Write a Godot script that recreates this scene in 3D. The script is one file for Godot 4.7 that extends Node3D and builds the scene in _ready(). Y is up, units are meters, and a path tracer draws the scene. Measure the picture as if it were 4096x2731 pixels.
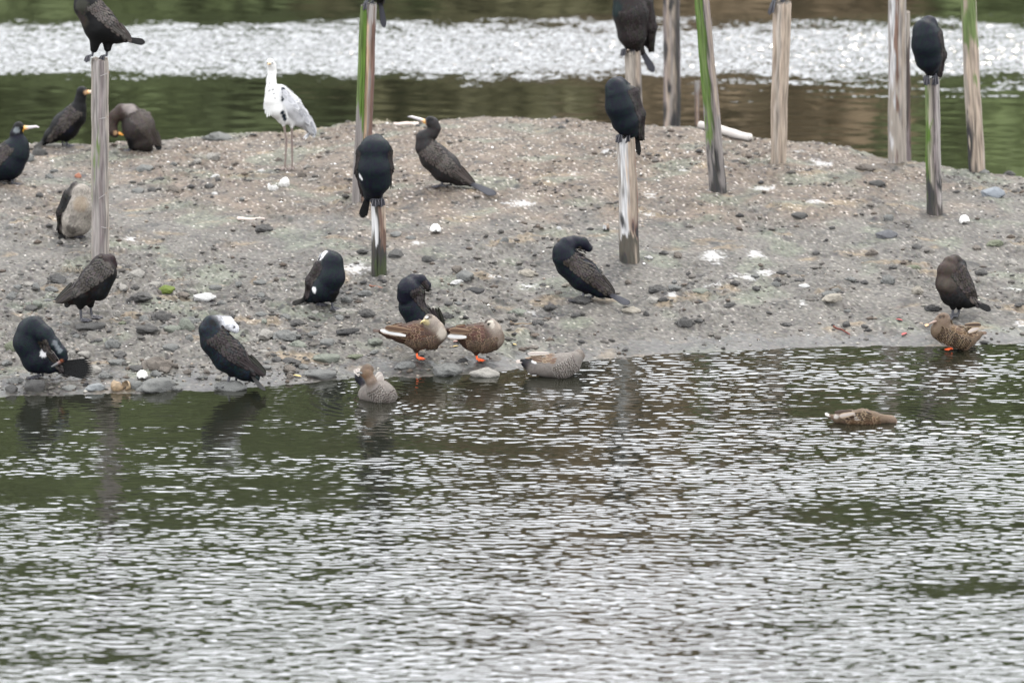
extends Node3D
# Cormorants, a heron and ducks resting on a mud bank in a pond. y is up, the camera looks along -z, units are metres.

const WATER_Y := 0.0
var fx0 := -7.0
var SHORE := PackedFloat32Array([24.7283, 24.7283, 24.7283, 24.7283, 24.7283, 24.7283, 24.7283, 24.7283, 24.7283, 24.7283, 24.7283, 24.7283, 24.7283, 24.7283, 24.7283, 24.7283, 24.7283, 24.7283, 24.7283, 24.7283, 24.7283, 24.7283, 24.7283, 24.7283, 24.7283, 24.7287, 24.7302, 24.7333, 24.7378, 24.7432, 24.7487, 24.7542, 24.7598, 24.7653, 24.7708, 24.7764, 24.7819, 24.7874, 24.7928, 24.7979, 24.8023, 24.806, 24.8113, 24.8215, 24.84, 24.866, 24.8939, 24.9185, 24.9372, 24.9534, 24.9707, 24.9919, 25.0167, 25.046, 25.0807, 25.12, 25.1621, 25.2041, 25.2433, 25.2771, 25.303, 25.3211, 25.3324, 25.3404, 25.347, 25.3537, 25.3606, 25.3747, 25.4062, 25.4627, 25.5372, 25.6131, 25.6773, 25.7248, 25.7619, 25.7949, 25.8299, 25.8667, 25.9029, 25.9364, 25.967, 25.9959, 26.0233, 26.0485, 26.07, 26.0889, 26.1063, 26.1234, 26.1402, 26.1559, 26.1698, 26.1819, 26.193, 26.2038, 26.2144, 26.2239, 26.2315, 26.2366, 26.2402, 26.2436, 26.2487, 26.2565, 26.2671, 26.2793, 26.292, 26.3048, 26.3171, 26.3289, 26.3397, 26.3499, 26.3598, 26.3696, 26.3795, 26.3894, 26.3993, 26.4092, 26.4191, 26.428, 26.4347, 26.4382, 26.4394, 26.4394, 26.4394, 26.4394, 26.4394, 26.4394, 26.4394, 26.4394, 26.4394, 26.4394, 26.4394, 26.4394, 26.4394, 26.4394, 26.4394, 26.4394, 26.4394, 26.4394, 26.4394, 26.4394, 26.4394])
var CREST := PackedFloat32Array([31.8, 31.8, 31.8, 31.8, 31.8, 31.8, 31.8, 31.8, 31.8, 31.8, 31.8, 31.8, 31.8, 31.8, 31.8, 31.8, 31.8, 31.8, 31.8, 31.8, 31.8, 31.8, 31.8, 31.8, 31.8001, 31.8027, 31.81, 31.824, 31.8423, 31.8628, 31.8833, 31.9038, 31.9242, 31.9446, 31.965, 31.9853, 32.0056, 32.0259, 32.0461, 32.0663, 32.0861, 32.1052, 32.1237, 32.1417, 32.1595, 32.1774, 32.1952, 32.213, 32.2308, 32.2485, 32.2663, 32.284, 32.3017, 32.3194, 32.337, 32.3547, 32.3723, 32.3899, 32.4075, 32.4251, 32.4426, 32.4602, 32.4777, 32.4952, 32.5127, 32.5302, 32.5476, 32.5651, 32.5767, 32.5767, 32.5594, 32.5303, 32.4954, 32.4605, 32.4254, 32.3903, 32.355, 32.3197, 32.2843, 32.2489, 32.2134, 32.1778, 32.1422, 32.1064, 32.0706, 32.0338, 31.9953, 31.9544, 31.9118, 31.8684, 31.8248, 31.7811, 31.7372, 31.6932, 31.6491, 31.6049, 31.5605, 31.5161, 31.4716, 31.427, 31.3823, 31.3374, 31.2924, 31.2473, 31.202, 31.1566, 31.1111, 31.0655, 31.0197, 30.9738, 30.9277, 30.8828, 30.8441, 30.8169, 30.8039, 30.8, 30.8, 30.8, 30.8, 30.8, 30.8, 30.8, 30.8, 30.8, 30.8, 30.8, 30.8, 30.8, 30.8, 30.8, 30.8, 30.8, 30.8, 30.8, 30.8, 30.8, 30.8, 30.8, 30.8, 30.8, 30.8])
var RIDGE := PackedFloat32Array([0.3862, 0.3862, 0.3862, 0.3862, 0.3862, 0.3862, 0.3862, 0.3862, 0.3862, 0.3862, 0.3862, 0.3862, 0.3862, 0.3863, 0.3866, 0.3873, 0.3886, 0.3901, 0.3918, 0.3935, 0.3952, 0.3969, 0.3986, 0.4003, 0.402, 0.4036, 0.4052, 0.4068, 0.4082, 0.409, 0.4091, 0.4082, 0.407, 0.406, 0.4056, 0.4057, 0.4065, 0.4081, 0.4107, 0.4141, 0.4185, 0.4241, 0.4309, 0.4385, 0.4457, 0.4511, 0.4537, 0.4544, 0.454, 0.4539, 0.4545, 0.4558, 0.4593, 0.4675, 0.4807, 0.4954, 0.5056, 0.5102, 0.5118, 0.5136, 0.5162, 0.5193, 0.5223, 0.5248, 0.5264, 0.5273, 0.5277, 0.5281, 0.5289, 0.5304, 0.5332, 0.5367, 0.5395, 0.5403, 0.5387, 0.5362, 0.5344, 0.5345, 0.5359, 0.5376, 0.539, 0.5398, 0.5406, 0.5425, 0.5466, 0.5492, 0.5463, 0.5338, 0.5158, 0.4992, 0.4905, 0.4895, 0.4918, 0.4926, 0.4898, 0.484, 0.4757, 0.4657, 0.4545, 0.4428, 0.4304, 0.4186, 0.4087, 0.4009, 0.3933, 0.3838, 0.3726, 0.3617, 0.3532, 0.347, 0.3419, 0.3365, 0.3297, 0.3219, 0.3134, 0.3048, 0.296, 0.2873, 0.2785, 0.2698, 0.2611, 0.2523, 0.2436, 0.2348, 0.2266, 0.2199, 0.2156, 0.2138, 0.2133, 0.2133, 0.2133, 0.2133, 0.2133, 0.2133, 0.2133, 0.2133, 0.2133, 0.2133, 0.2133, 0.2133, 0.2133])
var COL := {oyster = Color(0.16, 0.115, 0.07), shell_white = Color(0.38, 0.37, 0.35), scaly_grey = Color(0.036, 0.032, 0.029), black = Color(0.004, 0.0046, 0.0052), teal = Color(0.0045, 0.0078, 0.0096), black_neck = Color(0.0055, 0.0072, 0.0098), black_brown = Color(0.00816, 0.00714, 0.0068), brown_neck = Color(0.0231, 0.0168, 0.01428), brown_body = Color(0.0185, 0.0155, 0.0142), brown_dark = Color(0.0125, 0.0112, 0.0108), grey_brown = Color(0.0155, 0.0142, 0.014), breast_dark = Color(0.0068, 0.00714, 0.00748), breast_pale = Color(0.11, 0.0935, 0.0715), juv_breast = Color(0.125, 0.112, 0.096), tan = Color(0.13, 0.098, 0.066), pale_fringe = Color(0.187, 0.165, 0.154), maroon = Color(0.0102, 0.00646, 0.00714), white = Color(0.4, 0.395, 0.39), white_head = Color(0.3, 0.3, 0.31), grizzle = Color(0.132, 0.143, 0.1485), cheek = Color(0.24, 0.15, 0.084), cheek_red = Color(0.132, 0.045, 0.027), yellow = Color(0.432, 0.204, 0.018), orange = Color(0.45, 0.18, 0.012), bill_pale = Color(0.24, 0.222, 0.222), bill_grey = Color(0.0544, 0.051, 0.0544), tail = Color(0.00544, 0.00544, 0.00646), tail_grey = Color(0.0255, 0.0255, 0.0289), corm_leg = Color(0.03, 0.029, 0.034), bronze = Color(0.031, 0.0265, 0.024), bronze_pale = Color(0.046, 0.04, 0.036), bronze_dim = Color(0.0215, 0.0188, 0.0178), wing_edge = Color(0.003, 0.0028, 0.003), brown_wing = Color(0.031, 0.0262, 0.0235), brown_edge = Color(0.0504, 0.042, 0.0357), heron_white = Color(0.37, 0.365, 0.35), heron_grey = Color(0.29, 0.29, 0.295), heron_wing = Color(0.215, 0.215, 0.222), heron_edge = Color(0.35, 0.35, 0.35), heron_dark = Color(0.198, 0.2035, 0.22), heron_dark2 = Color(0.165, 0.1705, 0.187), heron_black = Color(0.0068, 0.00816, 0.0119), heron_leg = Color(0.105, 0.082, 0.07), heron_bill = Color(0.341, 0.231, 0.11), duck_brown = Color(0.03, 0.018, 0.013), duck_wing = Color(0.0375, 0.02, 0.0145), duck_fringe = Color(0.11, 0.075, 0.05), duck_flank = Color(0.0425, 0.03, 0.0225), duck_breast = Color(0.15, 0.125, 0.1), duck_grey = Color(0.125, 0.105, 0.09), duck_face = Color(0.15, 0.13, 0.095), duck_crown = Color(0.03, 0.024, 0.021), duck_dark = Color(0.015, 0.012, 0.01), duck_white = Color(0.29, 0.285, 0.275), duck_pale = Color(0.24, 0.215, 0.18), duck_cream = Color(0.225, 0.185, 0.1), duck_bill = Color(0.2, 0.155, 0.06), duck_bill_dark = Color(0.03, 0.0275, 0.025), duck_leg = Color(0.6, 0.0975, 0.03), gad_grey = Color(0.085, 0.075, 0.067), gad_scale = Color(0.0375, 0.031, 0.027), gad_edge = Color(0.26, 0.24, 0.215), gad_chestnut = Color(0.07, 0.042, 0.024), gad_head = Color(0.052, 0.038, 0.028), gad_black = Color(0.006, 0.006, 0.0075), gad_back = Color(0.085, 0.058, 0.04), gad_buff = Color(0.17, 0.13, 0.095), gad_tert = Color(0.18, 0.155, 0.14), mal_brown = Color(0.062, 0.044, 0.03), mal_wing = Color(0.05, 0.031, 0.019), mal_fringe = Color(0.15, 0.11, 0.072), mal_dark = Color(0.0225, 0.015, 0.01), mal_head = Color(0.085, 0.062, 0.046), mal_crown = Color(0.05, 0.035, 0.025), mal_belly = Color(0.26, 0.24, 0.22), mal_bill = Color(0.1, 0.06, 0.04), red = Color(0.16, 0.018, 0.014), yellow_leaf = Color(0.26, 0.19, 0.06), tan_leaf = Color(0.3, 0.198, 0.108), red_pale = Color(0.15, 0.07, 0.055), log_white = Color(0.27, 0.25, 0.23), shell_pink = Color(0.341, 0.286, 0.253), bark = Color(0.12, 0.06, 0.042), bark_red = Color(0.075, 0.024, 0.018), straw = Color(0.275, 0.242, 0.1815), straw_dark = Color(0.154, 0.132, 0.099)}
var STONE_COL := {stone_dark = Color(0.0408, 0.03936, 0.03696), stone_black = Color(0.0216, 0.02112, 0.02064), stone_moss = Color(0.0624, 0.0816, 0.0168), stone_moss_grey = Color(0.072, 0.0768, 0.0528), stone_pale = Color(0.14, 0.132, 0.118), stone_white = Color(0.24, 0.235, 0.225), stone_brown = Color(0.072, 0.0624, 0.0528), stone_grey = Color(0.0792, 0.0792, 0.0744), stone_greygreen = Color(0.0912, 0.096, 0.0792), stone_wet = Color(0.1152, 0.12, 0.12), stone_buff = Color(0.1536, 0.1392, 0.1152), stone_slate = Color(0.0624, 0.0624, 0.0648), stone_blue = Color(0.1248, 0.1344, 0.144), stone_brick = Color(0.216, 0.096, 0.0624)}
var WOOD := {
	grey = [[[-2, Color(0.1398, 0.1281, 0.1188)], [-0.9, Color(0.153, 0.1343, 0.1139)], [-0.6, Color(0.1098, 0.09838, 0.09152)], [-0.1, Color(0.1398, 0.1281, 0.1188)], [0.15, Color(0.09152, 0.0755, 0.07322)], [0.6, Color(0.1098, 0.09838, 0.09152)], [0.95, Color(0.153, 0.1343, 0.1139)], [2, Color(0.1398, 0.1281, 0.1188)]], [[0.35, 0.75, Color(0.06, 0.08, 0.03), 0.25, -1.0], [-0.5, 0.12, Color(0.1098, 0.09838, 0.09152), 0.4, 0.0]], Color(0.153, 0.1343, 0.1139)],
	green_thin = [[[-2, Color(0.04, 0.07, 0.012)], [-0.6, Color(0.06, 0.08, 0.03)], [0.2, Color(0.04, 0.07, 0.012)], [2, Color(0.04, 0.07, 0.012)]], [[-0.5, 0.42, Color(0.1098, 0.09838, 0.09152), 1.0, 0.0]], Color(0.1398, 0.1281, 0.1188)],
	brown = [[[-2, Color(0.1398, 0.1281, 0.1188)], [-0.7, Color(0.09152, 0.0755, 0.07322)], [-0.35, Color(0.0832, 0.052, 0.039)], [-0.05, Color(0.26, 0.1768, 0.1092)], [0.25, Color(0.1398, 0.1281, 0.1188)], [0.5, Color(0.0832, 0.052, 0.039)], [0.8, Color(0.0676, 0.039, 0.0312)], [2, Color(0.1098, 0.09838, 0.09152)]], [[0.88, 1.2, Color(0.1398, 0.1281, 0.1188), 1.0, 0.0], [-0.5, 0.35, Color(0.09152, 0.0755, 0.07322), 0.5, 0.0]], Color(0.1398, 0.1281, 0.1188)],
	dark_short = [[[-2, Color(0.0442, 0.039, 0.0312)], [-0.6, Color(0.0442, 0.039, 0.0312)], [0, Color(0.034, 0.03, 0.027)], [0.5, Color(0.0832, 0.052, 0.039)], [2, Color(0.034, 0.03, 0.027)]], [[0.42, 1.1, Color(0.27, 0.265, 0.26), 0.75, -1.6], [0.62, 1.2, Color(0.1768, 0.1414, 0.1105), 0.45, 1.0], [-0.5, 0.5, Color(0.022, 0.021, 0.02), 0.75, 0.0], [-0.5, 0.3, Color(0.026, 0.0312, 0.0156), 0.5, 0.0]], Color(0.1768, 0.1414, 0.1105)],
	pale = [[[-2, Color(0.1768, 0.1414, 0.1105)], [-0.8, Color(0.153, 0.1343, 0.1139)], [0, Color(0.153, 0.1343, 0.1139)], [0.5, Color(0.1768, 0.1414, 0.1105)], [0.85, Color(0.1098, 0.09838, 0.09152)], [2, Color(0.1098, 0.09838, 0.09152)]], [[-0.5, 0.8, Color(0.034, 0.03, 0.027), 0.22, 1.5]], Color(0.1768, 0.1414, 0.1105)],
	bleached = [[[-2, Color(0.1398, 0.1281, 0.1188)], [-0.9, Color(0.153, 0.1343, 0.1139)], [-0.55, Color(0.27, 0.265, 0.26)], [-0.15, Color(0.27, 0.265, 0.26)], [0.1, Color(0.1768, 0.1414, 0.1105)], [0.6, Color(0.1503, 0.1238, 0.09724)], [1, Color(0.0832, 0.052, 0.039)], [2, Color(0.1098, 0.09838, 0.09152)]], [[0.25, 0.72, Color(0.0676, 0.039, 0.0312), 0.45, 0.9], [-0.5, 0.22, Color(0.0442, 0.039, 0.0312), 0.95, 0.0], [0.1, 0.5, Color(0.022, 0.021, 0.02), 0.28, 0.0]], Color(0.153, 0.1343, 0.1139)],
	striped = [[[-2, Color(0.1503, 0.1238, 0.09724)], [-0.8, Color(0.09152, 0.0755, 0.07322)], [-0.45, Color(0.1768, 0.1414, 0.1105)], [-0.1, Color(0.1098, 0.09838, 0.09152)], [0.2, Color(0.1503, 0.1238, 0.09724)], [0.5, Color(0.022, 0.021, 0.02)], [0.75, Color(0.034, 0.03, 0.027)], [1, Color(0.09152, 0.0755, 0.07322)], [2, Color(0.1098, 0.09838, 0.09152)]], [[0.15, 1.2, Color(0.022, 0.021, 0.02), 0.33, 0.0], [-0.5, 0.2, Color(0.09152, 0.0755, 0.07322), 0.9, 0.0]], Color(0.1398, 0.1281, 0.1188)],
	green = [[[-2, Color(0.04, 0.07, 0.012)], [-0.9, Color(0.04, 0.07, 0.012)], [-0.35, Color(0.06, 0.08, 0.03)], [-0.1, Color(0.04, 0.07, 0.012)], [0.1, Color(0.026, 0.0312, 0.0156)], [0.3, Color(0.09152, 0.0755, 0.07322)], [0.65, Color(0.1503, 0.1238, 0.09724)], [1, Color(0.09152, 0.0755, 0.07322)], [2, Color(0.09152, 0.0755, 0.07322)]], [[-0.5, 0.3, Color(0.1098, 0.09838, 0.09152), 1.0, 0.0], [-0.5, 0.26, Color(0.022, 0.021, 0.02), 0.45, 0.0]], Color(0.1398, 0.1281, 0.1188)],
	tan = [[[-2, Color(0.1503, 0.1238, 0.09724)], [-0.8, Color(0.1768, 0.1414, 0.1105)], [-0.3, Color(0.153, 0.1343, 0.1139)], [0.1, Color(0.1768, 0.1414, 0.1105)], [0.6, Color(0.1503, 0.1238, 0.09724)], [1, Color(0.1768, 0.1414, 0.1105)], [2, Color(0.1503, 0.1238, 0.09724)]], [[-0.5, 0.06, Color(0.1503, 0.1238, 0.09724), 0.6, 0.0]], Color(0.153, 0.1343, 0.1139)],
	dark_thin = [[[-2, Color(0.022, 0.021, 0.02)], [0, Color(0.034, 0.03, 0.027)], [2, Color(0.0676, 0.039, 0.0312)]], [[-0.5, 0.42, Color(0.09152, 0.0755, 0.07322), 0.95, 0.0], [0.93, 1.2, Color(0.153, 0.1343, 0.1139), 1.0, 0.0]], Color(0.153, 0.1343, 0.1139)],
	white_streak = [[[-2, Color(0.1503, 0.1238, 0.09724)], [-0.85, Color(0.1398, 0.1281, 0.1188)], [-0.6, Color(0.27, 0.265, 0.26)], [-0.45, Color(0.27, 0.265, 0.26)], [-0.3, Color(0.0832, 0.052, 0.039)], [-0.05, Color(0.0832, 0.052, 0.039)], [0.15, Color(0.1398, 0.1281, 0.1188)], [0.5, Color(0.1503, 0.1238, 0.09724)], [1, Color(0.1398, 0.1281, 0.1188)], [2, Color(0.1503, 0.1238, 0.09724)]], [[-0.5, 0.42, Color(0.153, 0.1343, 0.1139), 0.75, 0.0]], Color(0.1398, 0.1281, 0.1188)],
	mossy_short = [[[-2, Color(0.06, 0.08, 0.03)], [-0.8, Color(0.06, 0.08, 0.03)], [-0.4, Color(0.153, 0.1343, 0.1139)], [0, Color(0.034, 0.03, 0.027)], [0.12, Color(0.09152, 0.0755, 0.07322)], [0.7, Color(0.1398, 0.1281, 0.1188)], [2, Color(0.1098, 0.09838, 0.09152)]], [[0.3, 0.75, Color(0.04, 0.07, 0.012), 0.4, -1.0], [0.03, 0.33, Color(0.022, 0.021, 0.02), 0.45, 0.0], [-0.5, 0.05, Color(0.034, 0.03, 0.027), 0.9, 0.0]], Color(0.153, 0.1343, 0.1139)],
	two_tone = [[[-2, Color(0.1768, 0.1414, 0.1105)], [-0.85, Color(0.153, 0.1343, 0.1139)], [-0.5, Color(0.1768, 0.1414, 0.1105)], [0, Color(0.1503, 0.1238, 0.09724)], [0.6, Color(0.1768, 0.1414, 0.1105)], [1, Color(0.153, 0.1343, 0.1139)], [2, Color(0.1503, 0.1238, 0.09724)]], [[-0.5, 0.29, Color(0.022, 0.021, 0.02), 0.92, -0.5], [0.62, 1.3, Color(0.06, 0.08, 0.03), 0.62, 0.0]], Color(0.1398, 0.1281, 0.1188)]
}
var GUANO := [
	[0.0661, -29.4061, 0.1182, 0.118],
	[1.1194, -29.6945, 0.0632, 0.103],
	[-1.16, -27.5983, 0.118, 0.1346],
	[1.6844, -27.5891, 0.0524, 0.0747],
	[3.7888, -27.4998, 0.0915, 0.0595],
	[0.8059, -31.224, 0.0589, 0.0756],
	[0.9313, -31.1059, 0.066, 0.075],
	[2.589, -30.963, 0.0949, 0.1302],
	[2.0518, -29.9992, 0.0921, 0.1226],
	[-2.9646, -28.5594, 0.0541, 0.0638],
	[1.5415, -28.0022, 0.0997, 0.1229],
	[1.8645, -28.1177, 0.0734, 0.0929],
	[2.4587, -29.539, 0.0768, 0.085],
	[0.5161, -30.3687, 0.0502, 0.0717],
	[1.1916, -27.154, 0.0388, 0.0725],
	[1.9208, -27.6945, 0.0789, 0.0753],
	[3.7206, -26.715, 0.0637, 0.0563],
	[-0.1173, -27.4384, 0.0652, 0.0739],
	[0.1263, -27.2383, 0.0648, 0.0729],
	[-0.7411, -28.2885, 0.0604, 0.0627],
	[0.1401, -26.7457, 0.0446, 0.0564],
	[1.0826, -29.1418, 0.0483, 0.0663],
	[1.7815, -27.5674, 0.0655, 0.0746],
	[1.5105, -27.393, 0.0521, 0.059],
	[1.4121, -30.3704, 0.0358, 0.0538],
	[1.7464, -30.5838, 0.0505, 0.0908],
	[2.4141, -31.3172, 0.0591, 0.076],
	[1.6336, -29.8, 0.0422, 0.0864],
	[-3.9271, -28.9399, 0.048, 0.0654],
	[2.1524, -27.0384, 0.0322, 0.0576]
]
var POSTS := [
	[-3.137, -27.9142, Vector3(0.0394, 1.564, 0), 0.0647, 0.0616, "grey", 11, "wooden_post", "tall grey split post with bent nails, at the far left", [[0.046, 1.4384, 0.0668, 0.0464, 0.0199], [0.0313, 1.1133, 0.0668, 0.0431, 0.0099], [0.0093, 0.5017, 0.0668, 0.0398, 0.0298], [0.0237, 0.283, 0.0668, 0.0331, -0.0033]]],
	[-1.2462, -29.4396, Vector3(0.0751, 1.5898, -0.05), 0.0356, 0.0275, "green_thin", 12, "wooden_post", "thin green algae covered post leaning behind a brown post", []],
	[-1.1938, -29.5247, Vector3(0.0663, 1.6003, 0), 0.0519, 0.0552, "brown", 13, "wooden_post", "tall brown post with a peeled tan strip, beside the heron", []],
	[-0.9989, -27.4853, Vector3(-0.0018, 0.5749, 0), 0.0562, 0.0516, "dark_short", 14, "wooden_post", "short dark stump post with a white streak and clinging roots", []],
	[1.0684, -31.9543, Vector3(-0.0354, 0.7245, 0), 0.07, 0.07, "pale", 15, "wooden_post", "pale post half hidden behind the sleeping cormorant on a nearer post", []],
	[0.8971, -27.8926, Vector3(-0.0333, 0.9767, 0), 0.077, 0.0677, "bleached", 16, "wooden_post", "bleached white post with dark rotten foot in the middle", []],
	[1.5412, -35.3976, Vector3(-0.0267, 2.0597, 0), 0.0817, 0.0778, "striped", 17, "wooden_post", "upright brown post with black stripes at the back edge", []],
	[1.6688, -29.8004, Vector3(-0.1715, 1.756, 0), 0.0688, 0.0557, "green", 18, "wooden_post", "leaning post half covered in bright green algae", []],
	[2.2311, -30.9118, Vector3(0.0105, 1.3524, 0), 0.0644, 0.0746, "tan", 19, "wooden_post", "smooth tan post standing right of the white log", []],
	[3.6056, -33.5235, Vector3(-0.0498, 1.972, -0.03), 0.0406, 0.0314, "dark_thin", 20, "wooden_post", "thin dark post close behind a thicker one at the right", []],
	[3.2691, -31.2843, Vector3(-0.0378, 1.6074, 0), 0.0755, 0.0721, "white_streak", 21, "wooden_post", "thick tall post with a white streak and frayed foot at the right", []],
	[3.3879, -29.4611, Vector3(-0.0489, 1.0914, 0), 0.0616, 0.0551, "mossy_short", 22, "wooden_post", "mossy grey post with a black cormorant perched on top at the right", []],
	[3.9322, -31.1681, Vector3(-0.1316, 1.6916, 0), 0.0684, 0.0616, "two_tone", 23, "wooden_post", "rightmost tall post, pale above and black at the foot", []],
	[1.7893, -35.4464, Vector3(-0.0174, 1.0299, 0), 0.0195, 0.0214, "brown", 24, "wooden_stake", "thin broken stake behind the leaning green post", []],
	[0.7364, -28.6502, Vector3(-0.0004, 0.0652, 0), 0.0252, 0.0221, "dark_short", 25, "post_stub", "tiny rotten stub of a post left of the bleached post", []]
]
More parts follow.
